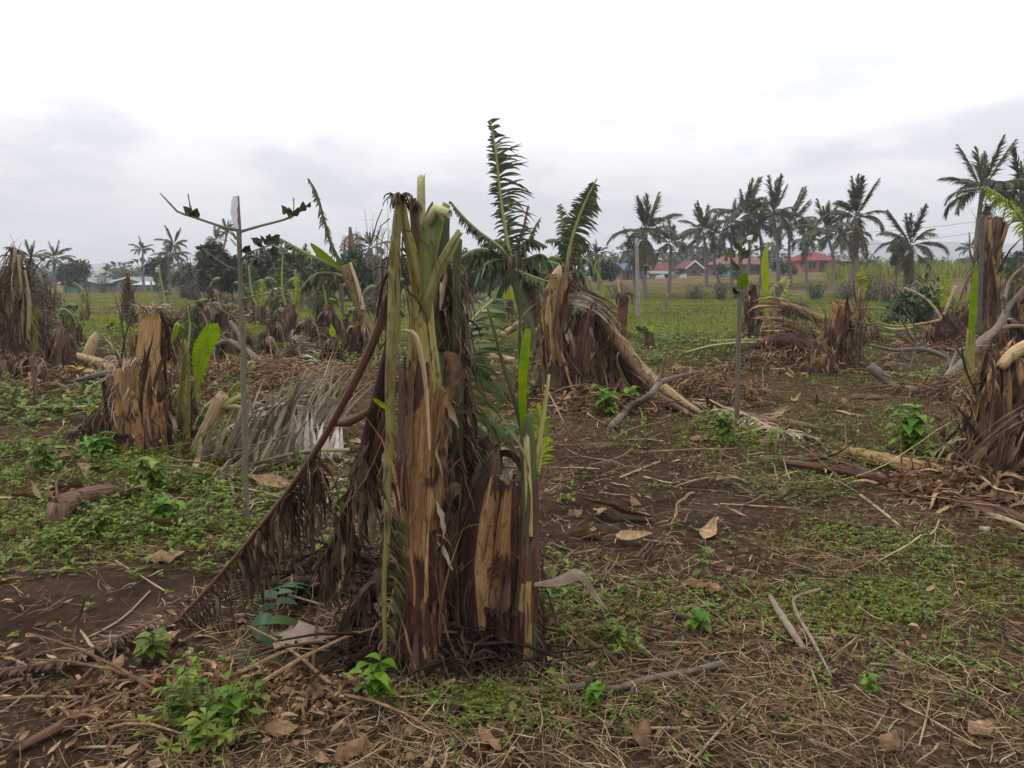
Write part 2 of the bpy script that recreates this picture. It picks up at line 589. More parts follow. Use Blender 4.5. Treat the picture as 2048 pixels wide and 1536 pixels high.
def leafm(name, stops, transl=0.35, rough=0.5, tcol=None, scale=14.0, bump=0.15, veins=0.0, sk=None):
    """thin leaf: per-leaf colour from rnd, mottling, light shining through"""
    m, t, b, out = newmat(name)
    rn = attr(t, 'rnd')
    gm = nd(t, 'ShaderNodeTexCoord')
    n1 = nd(t, 'ShaderNodeTexNoise', i_Scale=scale, i_Detail=4.0, i_Roughness=0.6)
    lk(t, gm.outputs['Object'], n1.inputs['Vector'])
    f = math_n(t, 'ADD', math_n(t, 'MULTIPLY', rn, 0.7), math_n(t, 'MULTIPLY', math_n(t, 'SUBTRACT', n1.outputs[0], 0.35), 0.9))
    if veins:
        uv = nd(t, 'ShaderNodeUVMap', uv_map='UVMap')
        wv = nd(t, 'ShaderNodeTexWave', wave_type='BANDS', bands_direction='Y', i_Scale=veins, i_Distortion=1.2, i_Detail=1.0)
        lk(t, uv.outputs[0], wv.inputs['Vector'])
        f = math_n(t, 'ADD', f, math_n(t, 'MULTIPLY', wv.outputs['Fac'], 0.10))
    c = ramp(t, f, [(p_, sat(c_, sk)) for p_, c_ in stops])
    lk(t, c, b.inputs['Base Color'])
    b.inputs['Roughness'].default_value = rough
    b.inputs['Specular IOR Level'].default_value = 0.18
    bp = nd(t, 'ShaderNodeBump', i_Strength=bump, i_Distance=0.004)
    lk(t, n1.outputs[0], bp.inputs['Height']); lk(t, bp.outputs[0], b.inputs['Normal'])
    if transl:
        tr = nd(t, 'ShaderNodeBsdfTranslucent')
        lk(t, mixc(t, 1.0, c, tcol or (1.0, 1.0, 0.6), 'MULTIPLY'), tr.inputs[0])
        mx = nd(t, 'ShaderNodeMixShader'); mx.inputs[0].default_value = transl
        lk(t, b.outputs[0], mx.inputs[1]); lk(t, tr.outputs[0], mx.inputs[2])
        lk(t, mx.outputs[0], out.inputs[0])
    return m


def plain(name, col, rough=0.8, var=0.25, scale=3.0, metal=0.0, dirt=None, bump=0.0, stretch=(1, 1, 1)):
    m, t, b, out = newmat(name)
    gm = nd(t, 'ShaderNodeTexCoord')
    mp = nd(t, 'ShaderNodeMapping'); mp.inputs['Scale'].default_value = stretch
    lk(t, gm.outputs['Object'], mp.inputs[0])
    n1 = nd(t, 'ShaderNodeTexNoise', i_Scale=scale, i_Detail=6.0, i_Roughness=0.65)
    lk(t, mp.outputs[0], n1.inputs['Vector'])
    lo = tuple(x * (1 - var) for x in col); hi = tuple(min(1, x * (1 + var)) for x in col)
    c = ramp(t, n1.outputs[0], [(0.3, lo), (0.7, hi)])
    if dirt:
        c = mixc(t, rng_map(t, n1.outputs[0], 0.55, 0.7, 0, 0.6), c, dirt)
    lk(t, c, b.inputs['Base Color'])
    b.inputs['Roughness'].default_value = rough
    b.inputs['Metallic'].default_value = metal
    b.inputs['Specular IOR Level'].default_value = 0.15
    if bump:
        bp = nd(t, 'ShaderNodeBump', i_Strength=bump, i_Distance=0.01)
        lk(t, n1.outputs[0], bp.inputs['Height']); lk(t, bp.outputs[0], b.inputs['Normal'])
    return m


fibre('stem_green', [(0.3, (0.07, 0.06, 0.018)), (0.45, (0.18, 0.155, 0.04)), (0.58, (0.29, 0.235, 0.07)), (0.75, (0.38, 0.31, 0.12))], (0.06, 0.03, 0.014), 0.25, su=60, sv=2.0, bump=0.25, rough=0.5, spots=0.85)
fibre('stalk_green', [(0.3, (0.09, 0.09, 0.028)), (0.5, (0.23, 0.22, 0.075)), (0.72, (0.40, 0.36, 0.17))], (0.10, 0.06, 0.025), 0.15, su=90, sv=1.5, bump=0.2, rough=0.45, spots=0.35)
fibre('stem_olive', [(0.3, (0.075, 0.07, 0.022)), (0.5, (0.17, 0.155, 0.052)), (0.72, (0.29, 0.255, 0.11))], (0.08, 0.05, 0.022), 0.42, su=90, sv=1.6, bump=0.3, spots=0.3)
fibre('stalk_mid', [(0.3, (0.06, 0.075, 0.022)), (0.5, (0.13, 0.155, 0.045)), (0.72, (0.24, 0.25, 0.09))], None, 0, su=90, sv=1.5, bump=0.2, rough=0.45)
fibre('stalk_dark', [(0.25, (0.02, 0.026, 0.012)), (0.5, (0.06, 0.07, 0.025)), (0.75, (0.12, 0.11, 0.045))], (0.02, 0.012, 0.01), 0.3, su=50, sv=2.0, bump=0.3)
fibre('sheath_tan', [(0.30, (0.06, 0.026, 0.012)), (0.43, (0.21, 0.11, 0.045)), (0.56, (0.38, 0.235, 0.105)), (0.74, (0.56, 0.42, 0.24))], (0.03, 0.010, 0.009), 0.42, bump=0.6)
fibre('sheath_pale', [(0.28, (0.10, 0.06, 0.03)), (0.43, (0.29, 0.195, 0.10)), (0.6, (0.46, 0.35, 0.22)), (0.78, (0.64, 0.54, 0.39))], (0.06, 0.03, 0.016), 0.3, bump=0.6)
fibre('sheath_maroon', [(0.28, (0.014, 0.007, 0.006)), (0.47, (0.05, 0.020, 0.015)), (0.6, (0.12, 0.052, 0.032)), (0.78, (0.26, 0.15, 0.08))], (0.014, 0.007, 0.006), 0.4, bump=0.6, rough=0.6)
fibre('sheath_brown', [(0.28, (0.018, 0.009, 0.006)), (0.45, (0.07, 0.036, 0.021)), (0.6, (0.17, 0.10, 0.06)), (0.78, (0.32, 0.22, 0.14))], (0.015, 0.008, 0.006), 0.35, bump=0.6)
fibre('sheath_yellow', [(0.28, (0.08, 0.04, 0.016)), (0.45, (0.21, 0.13, 0.05)), (0.62, (0.32, 0.22, 0.095)), (0.8, (0.42, 0.33, 0.18))], (0.03, 0.010, 0.008), 0.45, bump=0.5)
fibre('midrib_brown', [(0.25, (0.025, 0.011, 0.007)), (0.5, (0.075, 0.032, 0.018)), (0.7, (0.14, 0.068, 0.036)), (0.85, (0.24, 0.14, 0.07))], None, 0, su=80, sv=1.2, bump=0.4, rough=0.6)
fibre('midrib_pale', [(0.25, (0.14, 0.095, 0.05)), (0.5, (0.28, 0.21, 0.13)), (0.75, (0.42, 0.34, 0.22))], (0.08, 0.05, 0.03), 0.2, su=80, sv=1.2, bump=0.4)
fibre('trunk_fallen', [(0.28, (0.06, 0.03, 0.016)), (0.45, (0.22, 0.14, 0.07)), (0.6, (0.40, 0.30, 0.165)), (0.8, (0.55, 0.45, 0.28))], (0.05, 0.025, 0.015), 0.4, bump=0.5)
fibre('bark', [(0.25, (0.035, 0.028, 0.022)), (0.5, (0.085, 0.07, 0.055)), (0.75, (0.16, 0.14, 0.115))], (0.05, 0.05, 0.04), 0.2, su=40, sv=14, bump=0.7)
fibre('bark_pale', [(0.28, (0.06, 0.042, 0.031)), (0.48, (0.145, 0.11, 0.083)), (0.72, (0.26, 0.21, 0.16))], (0.06, 0.045, 0.035), 0.25, su=40, sv=10, bump=0.6)
fibre('palm_trunk', [(0.25, (0.07, 0.058, 0.048)), (0.5, (0.15, 0.125, 0.105)), (0.75, (0.23, 0.20, 0.17))], None, 0, su=2, sv=9, bump=0.6)
fibre('stem_sapling', [(0.25, (0.06, 0.05, 0.035)), (0.5, (0.13, 0.11, 0.075)), (0.75, (0.21, 0.18, 0.13))], (0.07, 0.07, 0.045), 0.2, su=60, sv=20, bump=0.5)
leafm('leaf_bright', [(0.1, (0.06, 0.11, 0.010)), (0.5, (0.14, 0.215, 0.018)), (0.9, (0.25, 0.30, 0.035))], 0.4, 0.4, veins=9.0, bump=0.1)
leafm('leaf_banana', [(0.1, (0.0184, 0.0356, 0.0115)), (0.45, (0.0437, 0.0759, 0.0196)), (0.8, (0.0978, 0.1323, 0.0322)), (1.0, (0.2530, 0.2070, 0.0805))], 0.3, 0.4, sk=1.0)
leafm('leaf_sapling', [(0.1, (0.025, 0.032, 0.02)), (0.6, (0.055, 0.065, 0.04)), (0.95, (0.10, 0.10, 0.06))], 0.2, 0.5, sk=1.0)
leafm('leaf_palm_light', [(0.1, (0.03, 0.045, 0.02)), (0.5, (0.065, 0.09, 0.035)), (0.9, (0.15, 0.15, 0.06))], 0.25, 0.5, sk=1.0)
leafm('leaf_palm', [(0.1, (0.015, 0.022, 0.009)), (0.5, (0.038, 0.054, 0.019)), (0.8, (0.085, 0.10, 0.033)), (1.0, (0.20, 0.165, 0.075))], 0.22, 0.45, sk=1.0)
leafm('leaf_palm_dead', [(0.1, (0.055, 0.048, 0.036)), (0.5, (0.12, 0.10, 0.07)), (0.9, (0.20, 0.17, 0.12))], 0.2, 0.8)
leafm('leaf_dead', [(0.05, (0.018, 0.011, 0.008)), (0.4, (0.065, 0.042, 0.029)), (0.7, (0.15, 0.105, 0.072)), (1.0, (0.32, 0.25, 0.18))], 0.15, 0.8)
leafm('leaf_dead_dark', [(0.05, (0.010, 0.006, 0.005)), (0.45, (0.036, 0.023, 0.017)), (0.8, (0.085, 0.057, 0.042)), (1.0, (0.20, 0.145, 0.10))], 0.12, 0.8)
leafm('frond_dry', [(0.05, (0.08, 0.058, 0.044)), (0.45, (0.21, 0.165, 0.128)), (0.75, (0.34, 0.28, 0.225)), (1.0, (0.52, 0.45, 0.38))], 0.15, 0.75)
leafm('frond_grey', [(0.05, (0.11, 0.088, 0.072)), (0.45, (0.27, 0.225, 0.185)), (0.75, (0.43, 0.37, 0.315)), (1.0, (0.60, 0.54, 0.47))], 0.2, 0.7, sk=1.0)
leafm('fibre_pale', [(0.1, (0.15, 0.115, 0.08)), (0.5, (0.30, 0.25, 0.19)), (1.0, (0.47, 0.42, 0.35))], 0.15, 0.8)
leafm('litter', [(0.0, (0.028, 0.017, 0.011)), (0.3, (0.07, 0.041, 0.026)), (0.6, (0.155, 0.10, 0.063)), (0.85, (0.29, 0.205, 0.135)), (1.0, (0.48, 0.38, 0.27))], 0.12, 0.8, scale=30)
leafm('straw', [(0.0, (0.04, 0.026, 0.016)), (0.4, (0.13, 0.092, 0.057)), (0.75, (0.29, 0.22, 0.145)), (1.0, (0.50, 0.42, 0.30))], 0.1, 0.8)
leafm('weed', [(0.0, (0.0464, 0.0671, 0.0146)), (0.4, (0.1000, 0.1440, 0.0268)), (0.75, (0.1647, 0.2135, 0.0439)), (1.0, (0.2684, 0.2928, 0.0732))], 0.35, 0.5, sk=1.12)
leafm('weed_bright', [(0.0, (0.0550, 0.1100, 0.0176)), (0.4, (0.0935, 0.1870, 0.0264)), (0.75, (0.1430, 0.2530, 0.0385)), (1.0, (0.2200, 0.3080, 0.0660))], 0.38, 0.45, sk=1.12)
leafm('clover', [(0.0, (0.0600, 0.0840, 0.0216)), (0.4, (0.1080, 0.1440, 0.0360)), (0.75, (0.1680, 0.2040, 0.0540)), (1.0, (0.2400, 0.2520, 0.0960))], 0.35, 0.55, sk=1.12)
leafm('grass', [(0.0, (0.0531, 0.0625, 0.0130)), (0.4, (0.1121, 0.1239, 0.0212)), (0.75, (0.1888, 0.1888, 0.0378)), (1.0, (0.3068, 0.2537, 0.0885))], 0.3, 0.6)
leafm('tree_leaf', [(0.0, (0.012, 0.022, 0.009)), (0.4, (0.028, 0.046, 0.016)), (0.75, (0.055, 0.075, 0.026)), (1.0, (0.10, 0.11, 0.045))], 0.25, 0.55, scale=2, sk=1.0)
leafm('bush_leaf', [(0.0, (0.010, 0.026, 0.009)), (0.5, (0.022, 0.058, 0.017)), (1.0, (0.06, 0.11, 0.03))], 0.25, 0.4, scale=6, sk=1.0)
leafm('scrub_dry', [(0.0, (0.045, 0.033, 0.025)), (0.5, (0.095, 0.074, 0.058)), (1.0, (0.17, 0.14, 0.11))], 0.1, 0.8, scale=4)
leafm('leaf_yellowgreen', [(0.1, (0.14, 0.19, 0.03)), (0.5, (0.24, 0.30, 0.05)), (0.9, (0.38, 0.38, 0.09))], 0.4, 0.45)
leafm('plastic_film', [(0.0, (0.55, 0.55, 0.56)), (1.0, (0.8, 0.8, 0.81))], 0.45, 0.3, (1, 1, 1), 20)
plain('coral_wall', (0.26, 0.085, 0.06), 0.8, 0.12, 1.5)
plain('red_roof', (0.16, 0.034, 0.038), 0.9, 0.18, 1.2, stretch=(1, 6, 1))
plain('rust_roof', (0.14, 0.055, 0.042), 0.7, 0.3, 1.0, dirt=(0.13, 0.08, 0.06))
plain('maroon_roof', (0.12, 0.032, 0.03), 0.9, 0.3, 1.0, dirt=(0.15, 0.07, 0.06))
plain('pale_roof', (0.36, 0.38, 0.39), 0.5, 0.12, 1.0)
plain('grey_roof', (0.12, 0.15, 0.135), 0.6, 0.2, 1.0)
plain('blue_sheet', (0.035, 0.085, 0.17), 0.5, 0.2, 2.0)
plain('bluegrey_roof', (0.24, 0.36, 0.44), 0.5, 0.15, 1.0)
plain('turquoise_wall', (0.07, 0.36, 0.31), 0.8, 0.12, 2.0)
plain('green_wall', (0.045, 0.16, 0.115), 0.8, 0.2, 2.0)
plain('yellow_wall', (0.36, 0.28, 0.10), 0.8, 0.2, 2.0)
plain('brown_wall', (0.12, 0.085, 0.065), 0.85, 0.3, 2.0)
plain('grey_wall', (0.24, 0.24, 0.23), 0.85, 0.2, 2.0)
plain('white_paint', (0.62, 0.64, 0.64), 0.7, 0.1, 3.0)
plain('dark_opening', (0.018, 0.020, 0.022), 0.4, 0.2, 3.0)
plain('navy_cloth', (0.02, 0.03, 0.09), 0.8, 0.2, 3.0)
plain('glass_dark', (0.03, 0.035, 0.04), 0.15, 0.1, 3.0)
plain('concrete', (0.21, 0.205, 0.195), 0.8, 0.15, 4.0, bump=0.2)
plain('wood_post', (0.16, 0.13, 0.10), 0.85, 0.3, 6.0, bump=0.4, stretch=(4, 4, 0.6))
plain('wire', (0.035, 0.03, 0.028), 0.6, 0.2, 3.0, metal=0.3)
plain('bamboo', (0.40, 0.31, 0.16), 0.55, 0.25, 9.0, stretch=(0.4, 3, 3))
plain('red_cloth', (0.42, 0.10, 0.06), 0.8, 0.25, 20.0)
plain('stone', (0.28, 0.25, 0.22), 0.85, 0.25, 12.0, bump=0.4)
fibre('stalk_pale', [(0.3, (0.20, 0.19, 0.08)), (0.5, (0.38, 0.37, 0.19)), (0.72, (0.56, 0.53, 0.36))], None, 0, su=90, sv=1.5, bump=0.2)
plain('hill', (0.045, 0.055, 0.045), 0.9, 0.35, 0.02)
plain('cut_wood', (0.34, 0.25, 0.14), 0.8, 0.25, 20.0)


# ground: bare dark soil, fine dry debris, thin grass; the masks are the same ones that place the plants
def ground_mat():
    m, t, b, out = newmat('ground')
    gm = nd(t, 'ShaderNodeTexCoord')
    P = gm.outputs['Object']
    def noise(sc, det=5.0, ro=0.6, dist=0.0):
        n = nd(t, 'ShaderNodeTexNoise', i_Scale=sc, i_Detail=det, i_Roughness=ro, i_Distortion=dist)
        lk(t, P, n.inputs['Vector'])
        return n.outputs[0]
    big, mid, fine, crumb = noise(0.45), noise(2.6), noise(22.0), noise(95.0, 3.0)
    soil = ramp(t, math_n(t, 'ADD', math_n(t, 'MULTIPLY', mid, 0.6), math_n(t, 'MULTIPLY', fine, 0.4)), [(0.33, (0.017, 0.0105, 0.0072)), (0.5, (0.036, 0.0225, 0.0155)), (0.68, (0.066, 0.043, 0.029))])
    soil = mixc(t, rng_map(t, crumb, 0.62, 0.72, 0, 0.45), soil, (0.085, 0.058, 0.04))
    # fine dry debris
    v = nd(t, 'ShaderNodeTexVoronoi', i_Scale=60.0, distance='CHEBYCHEV'); lk(t, P, v.inputs['Vector'])
    deb = ramp(t, v.outputs['Color'], [(0.2, (0.024, 0.013, 0.008)), (0.55, (0.068, 0.041, 0.024)), (0.9, (0.17, 0.12, 0.07))])
    dm = rng_map(t, math_n(t, 'ADD', attr(t, 'debris'), math_n(t, 'MULTIPLY', math_n(t, 'SUBTRACT', fine, 0.5), 1.6)), 0.45, 0.95, 0, 0.75)
    c = mixc(t, dm, soil, deb)
    grn = ramp(t, math_n(t, 'ADD', math_n(t, 'MULTIPLY', fine, 0.55), math_n(t, 'MULTIPLY', big, 0.45)), [(0.32, (0.038, 0.042, 0.008)), (0.5, (0.092, 0.108, 0.018)), (0.66, (0.15, 0.165, 0.032)), (0.8, (0.18, 0.145, 0.042))])
    gmask = rng_map(t, math_n(t, 'ADD', attr(t, 'green'), math_n(t, 'MULTIPLY', math_n(t, 'SUBTRACT', mid, 0.5), 1.0)), 0.35, 1.0, 0, 0.72)
    c = mixc(t, gmask, c, grn)
    fld = ramp(t, math_n(t, 'ADD', math_n(t, 'MULTIPLY', big, 0.6), math_n(t, 'MULTIPLY', fine, 0.4)), [(0.35, (0.085, 0.056, 0.034)), (0.52, (0.125, 0.086, 0.052)), (0.66, (0.125, 0.108, 0.046))])
    c = mixc(t, rng_map(t, math_n(t, 'ADD', attr(t, 'field'), math_n(t, 'MULTIPLY', math_n(t, 'SUBTRACT', big, 0.5), 0.9)), 0.35, 0.7), c, fld)
    lk(t, c, b.inputs['Base Color'])
    b.inputs['Roughness'].default_value = 1.0
    b.inputs['Specular IOR Level'].default_value = 0.0
    hh = math_n(t, 'ADD', math_n(t, 'MULTIPLY', fine, 0.7), math_n(t, 'MULTIPLY', crumb, 0.3))
    bp = nd(t, 'ShaderNodeBump', i_Strength=0.9, i_Distance=0.02)
    lk(t, hh, bp.inputs['Height']); lk(t, bp.outputs[0], b.inputs['Normal'])
    return m


ground_mat()
# ------------------------------------------------------------------ ground, its cover, hills
def blobs(x, y, lst):
    s = np.zeros_like(np.asarray(x, float))
    for px, py, rx, ry, a in lst:
        p = gd(px, py)
        s = np.maximum(s, a * np.exp(-(((x - p[0]) / rx)**2 + ((y - p[1]) / ry)**2)))
    return s


BROADLEAF = [(230, 950, 1.5, 1.1, 1.0), (300, 1080, 0.7, 0.45, 0.9), (60, 960, 1.2, 1.6, 0.9), (150, 1060, 0.6, 0.35, 0.9), (390, 1010, 0.5, 0.6, 0.7),
             (1830, 890, 0.75, 0.75, 1.0), (1830, 930, 0.7, 0.3, 0.8), (1440, 868, 0.75, 0.6, 0.9), (430, 1460, 0.16, 0.14, 0.8), (1130, 1240, 0.22, 0.3, 0.6),
             (2000, 640, 3.0, 4, 0.7), (1740, 650, 2.5, 4.0, 0.8), (1260, 690, 1.6, 3.0, 0.8), (1480, 690, 2.0, 3.0, 0.6), (640, 715, 2.0, 2.0, 0.8), (60, 800, 1.5, 1.8, 0.8), (700, 560, 3, 5, .5)]
CLOVER = [(1760, 1090, 0.75, 0.35, 0.9), (1880, 1180, 0.55, 0.25, 1.0), (1700, 1230, 0.5, 0.25, 0.8), (1620, 960, 0.5, 0.35, 0.9), (1500, 960, 0.5, 0.4, .6), (1500, 1200, 0.35, 0.22, 0.6), (1150, 1300, 0.25, 0.18, 0.8),
          (1290, 1230, 0.35, 0.25, 0.55), (980, 1400, 0.25, 0.12, 0.7), (1900, 1330, 0.4, 0.2, 0.5), (1560, 800, 1.6, 1.6, 0.5), (1700, 740, 2.0, 2.0, 0.6), (80, 1120, 0.7, 0.35, 0.7), (1300, 960, .6, .5, .25), (1980, 1120, .5, .5, .7), (1100, 1420, .3, .12, .5)]
BARE = [(1290, 1030, 0.75, 0.75, 1.0), (150, 1200, 0.85, 0.42, 1.0), (1300, 1510, 0.35, 0.10, 0.8), (60, 1230, 0.5, 0.4, 1.0), (1450, 1130, .5, .25, .5), (200, 1500, .3, .12, .6)]


def green_d(x, y):
    r = np.hypot(x, y)
    field = sstep(13, 22, y) * (0.55 + 0.75 * (fbm(x * 0.35, y * 0.35, 21, 3)))
    g = np.maximum(blobs(x, y, BROADLEAF), blobs(x, y, CLOVER))
    g = np.maximum(g, field)
    g = np.maximum(g, 0.65 * sstep(0.50, 0.64, fbm(x * 0.8, y * 0.8, 31, 3)) * sstep(3.5, 7, r))
    return g * (1 - 0.9 * blobs(x, y, BARE))


def field_d(x, y):
    f = sstep(48.2, 49.5, y + 1.2 * (fbm(x * 0.3, x * 0.1, 9, 2) - 0.5)) * (1 - sstep(112, 118, y + 0.10 * np.abs(x) + 8 * (fbm(x * 0.05, y * 0, 8, 2) - .5))) * sstep(-4, 2, x)
    left = sstep(27, 31, y + 5 * (fbm(x * 0.12, y * 0.05, 12, 2) - 0.5)) * (1 - sstep(80, 90, y)) * sstep(4, 8, -x) * (0.35 + 0.75 * fbm(x * 0.06, y * 0.25, 14, 3))
    return np.maximum(f * (0.18 + 0.85 * fbm(x * 0.05, y * 0.16, 15, 3)), left * 0.62)


def debris_d(x, y):
    d = 0.35 + 0.75 * fbm(x * 1.1, y * 1.1, 41, 3)
    d = d * (1 - 0.75 * blobs(x, y, BARE)) * (1 - 0.6 * sstep(14, 26, y))
    return np.clip(d, 0, 1.3)


xs = np.sinh(np.linspace(-7.3, 7.3, 301)) * 1.35
ys = np.concatenate((-np.sinh(np.linspace(4.2, 0.25, 26)) * 1.2, np.linspace(-0.2, 7.0, 150), 7.0 + np.sinh(np.linspace(0.04, 7.5, 190)) * 1.9))
X, Y = np.meshgrid(xs, ys)
Z = height(X, Y)
mb = MB()
mb.add(np.stack((X, Y, Z), -1), grid_faces(len(ys), len(xs)), np.stack((X, Y), -1), 0.5)
xf, yf = X.ravel(), Y.ravel()
g = mb.build('ground', MAT['ground'], extra={'green': green_d(xf, yf) * (0.42 + 0.58 * sstep(8, 18, np.hypot(xf, yf))), 'field': field_d(xf, yf), 'debris': debris_d(xf, yf)})
g['kind'] = 'structure'

# hills behind the village
mb = MB()
for k, (d0, amp, base, sd_, prof) in enumerate(((900, 27, 4, 61, 0), (1500, 96, 6, 67, 1))):
    th = np.linspace(-0.95, 0.95, 240)
    pxs = 1024 + FPX * np.tan(th)
    if prof == 0:
        pr = np.interp(pxs, (-2500, 0, 500, 900, 1150, 1350, 1460, 1600, 1900, 2200, 4000), (0.5, 0.15, 0.1, 0.35, 0.75, 0.95, 0.75, 0.55, 0.5, 0.6, 0.8))
    else:
        pr = np.interp(pxs, (-2500, 300, 1200, 1500, 1640, 1720, 1800, 1880, 1960, 2200, 4000), (0.2, 0.15, 0.25, 0.35, 0.6, 0.75, 0.6, 0.72, 0.5, 0.7, 0.9))
    pr = pr * (0.75 + 0.5 * fbm(th * 22, th * 0, sd_, 4)) + 0.06 * (fbm(th * 160, th * 0, sd_ + 3, 2) - .5)
    rows = []
    for fr, dd in ((0.0, -160), (0.55, -70), (1.0, 0), (0.6, 90), (0.0, 220)):
        R = d0 + dd
        rows.append(np.stack((np.tan(th) * R, np.full_like(th, R), base * (fr > 0) + amp * pr * fr - 2), -1))
    V = np.stack(rows)
    mb.add(V, grid_faces(5, len(th)), V[..., :2], 0.5)
h = mb.build('hills', MAT['hill'])
h['kind'] = 'structure'


# ---- loose cover
def sample(n, r0, r1, half=47, power=1.0):
    """points in the wedge in front of the camera, denser near"""
    u = rng.random(n)
    if power == 1.0:
        r = r0 * (r1 / r0)**u
    else:
        r = r0 + (r1 - r0) * u**power
    a = np.radians(rng.uniform(-half, half, n))
    return r * np.sin(a), r * np.cos(a)


def keep(x, y, p):
    m = rng.random(len(x)) < p
    return x[m], y[m]


def pos(x, y, dz=0.0):
    return np.stack((x, y, height(x, y) + dz), -1)


def flat(n, tilt=0.15):
    a = rng.random(n) * 6.283
    return np.stack((np.cos(a), np.sin(a), rng.normal(0, tilt, n)), -1)


# straw and thin twigs
mb = MB()
x, y = sample(70000, 1.7, 16)
x, y = keep(x, y, np.clip(debris_d(x, y) * (0.08 + 1.5 * sstep(0.38, 0.70, fbm(x * 2.6, y * 2.6, 51, 3))), 0.07, 1))
n = len(x)
strips(mb, pos(x, y, rng.uniform(0.004, 0.035, n)), flat(n, 0.10), rng.gamma(2.2, 0.040, n) + 0.03, rng.uniform(0.0012, 0.0042, n), 'straw', 3, wig=0.16, grav=0.05, curl=rng.normal(0, .6, n), roll=rng.uniform(-1.2, 1.2, n))
o = mb.build('straw_litter', MAT['straw'])
tag(o, 'thin dry straw and twigs scattered over the brown soil', 'straw', kind='stuff')
# dry leaf scraps
mb = MB()
x, y = sample(42000, 1.7, 18)
x, y = keep(x, y, np.clip(debris_d(x, y) * (0.06 + 0.95 * sstep(0.40, 0.72, fbm(x * 1.9, y * 1.9, 55, 3))), 0.05, 1))
n = len(x)
L = np.minimum(rng.gamma(2.2, 0.014, n) + 0.012, 0.062)
strips(mb, pos(x, y, rng.uniform(0.002, 0.03, n)), flat(n, 0.18), L, L * rng.uniform(0.25, 0.6, n), 'leaf', 3, wig=0.14, curl=rng.normal(0, 1.4, n), roll=rng.normal(0, 0.5, n), ncol=3, fold=0.2)
o = mb.build('leaf_litter', MAT['litter'])
tag(o, 'small curled brown leaf scraps littering the soil', 'leaf litter', kind='stuff')
# torn banana leaf shreds
mb = MB()
x, y = sample(7000, 2.0, 20)
x, y = keep(x, y, np.clip(debris_d(x, y) * sstep(0.42, 0.66, fbm(x * 0.9, y * 0.9, 57, 3)) * 1.3, 0.02, 1))
n = len(x)
strips(mb, pos(x, y, rng.uniform(0.01, 0.05, n)), flat(n, 0.12), rng.gamma(3, 0.045, n) + 0.04, rng.uniform(0.004, 0.014, n), 'strip', 5, wig=0.2, curl=rng.normal(0, 0.8, n), roll=rng.normal(0, 0.6, n))
o = mb.build('leaf_shreds', MAT['leaf_dead'])
tag(o, 'grey brown shreds of torn leaves strewn between the stumps', 'leaf litter', kind='stuff')


def weedmass(name, mat, spots_fn, n0, r0, r1, hgt, lsize, label, per=7, prof='leaf', asp=0.5, fold=0.18, grav=0.5, seg=3, ncol=3):
    mb = MB()
    x, y = sample(n0, r0, r1)
    x, y = keep(x, y, np.clip(spots_fn(x, y), 0, 1))
    n = len(x)
    hh = hgt * rng.uniform(0.25, 1.1, n) * (0.5 + 0.9 * fbm(x * 2, y * 2, 71, 2))
    g0 = pos(x, y)
    lean = rng.normal(0, 0.18, (n, 2))
    strips(mb, g0, np.c_[lean, np.ones(n)], hh, 0.0035, 'straw', 3, wig=0.08, rnd=rng.uniform(0, .4, n))
    st, dd, LL = [], [], []
    for k in range(per):
        fr = rng.uniform(0.2, 1.0, n)
        s = g0 + np.c_[lean * (hh * fr)[:, None], hh * fr]
        a = rng.random(n) * 6.283
        dd.append(np.stack((np.cos(a), np.sin(a), rng.uniform(0.0, 0.8, n)), -1))
        st.append(s)
        LL.append(lsize * rng.uniform(0.5, 1.25, n) * (1.15 - 0.4 * fr))
    st = np.concatenate(st); dd = np.concatenate(dd); LL = np.concatenate(LL)
    strips(mb, st, dd, LL, LL * asp * rng.uniform(0.7, 1.2, len(LL)), prof, seg, grav=grav, wig=0.05, ncol=ncol, fold=fold)
    o = mb.build(name, mat)
    return tag(o, label, 'weeds', kind='stuff')


weedmass('broadleaf_weeds', MAT['weed'], lambda x, y: blobs(x, y, BROADLEAF) * (0.12 + 2.6 * fbm(x * 2.2, y * 2.2, 73, 3)**2.4) * (1 - blobs(x, y, BARE)), 42000, 2.0, 22, 0.17, 0.058, 'low green broadleaf weeds growing in patches', seg=2)
weedmass('clover_weeds', MAT['clover'], lambda x, y: np.maximum(blobs(x, y, CLOVER) * (0.10 + 6.0 * fbm(x * 2.6, y * 2.6, 75, 3)**3), 0.12 * green_d(x, y)) * (1 - blobs(x, y, BARE)), 80000, 1.9, 16, 0.035, 0.022, 'low pale green creeping weeds on bare soil', per=7, prof='round', asp=0.7, seg=2, ncol=2)
weedmass('seedlings', MAT['weed'], lambda x, y: 0.16 * sstep(0.45, 0.7, fbm(x * 1.4, y * 1.4, 77, 3)) * (1 - 0.8 * blobs(x, y, BARE)), 9000, 1.8, 12, 0.06, 0.035, 'scattered small green seedlings on the soil', per=5)
# longer dead stalks and crumpled leaf pieces lying about between the stumps
mb = MB()
x, y = sample(2300, 5.2, 17)
x, y = keep(x, y, np.clip(0.9 * sstep(0.40, 0.62, fbm(x * 0.6, y * 0.6, 61, 3)) * (1 - blobs(x, y, BARE)), 0.06, 1))
n = len(x)
strips(mb, pos(x, y, rng.uniform(0.01, 0.10, n)), flat(n, 0.14), rng.gamma(3, 0.13, n) + 0.12, rng.uniform(0.006, 0.022, n), 'straw', 6, wig=0.09, grav=0.12, ncol=3, fold=0.3, roll=rng.normal(0, .4, n))
o = mb.build('stalk_litter', MAT['straw'])
tag(o, 'loose dry stalks lying about between the stumps', 'dry stalks', kind='stuff')
mb = MB()
x, y = sample(2800, 4.2, 17)
x, y = keep(x, y, np.clip(0.85 * sstep(0.42, 0.64, fbm(x * 0.7, y * 0.7, 63, 3)) * (1 - blobs(x, y, BARE)), 0.04, 1))
n = len(x)
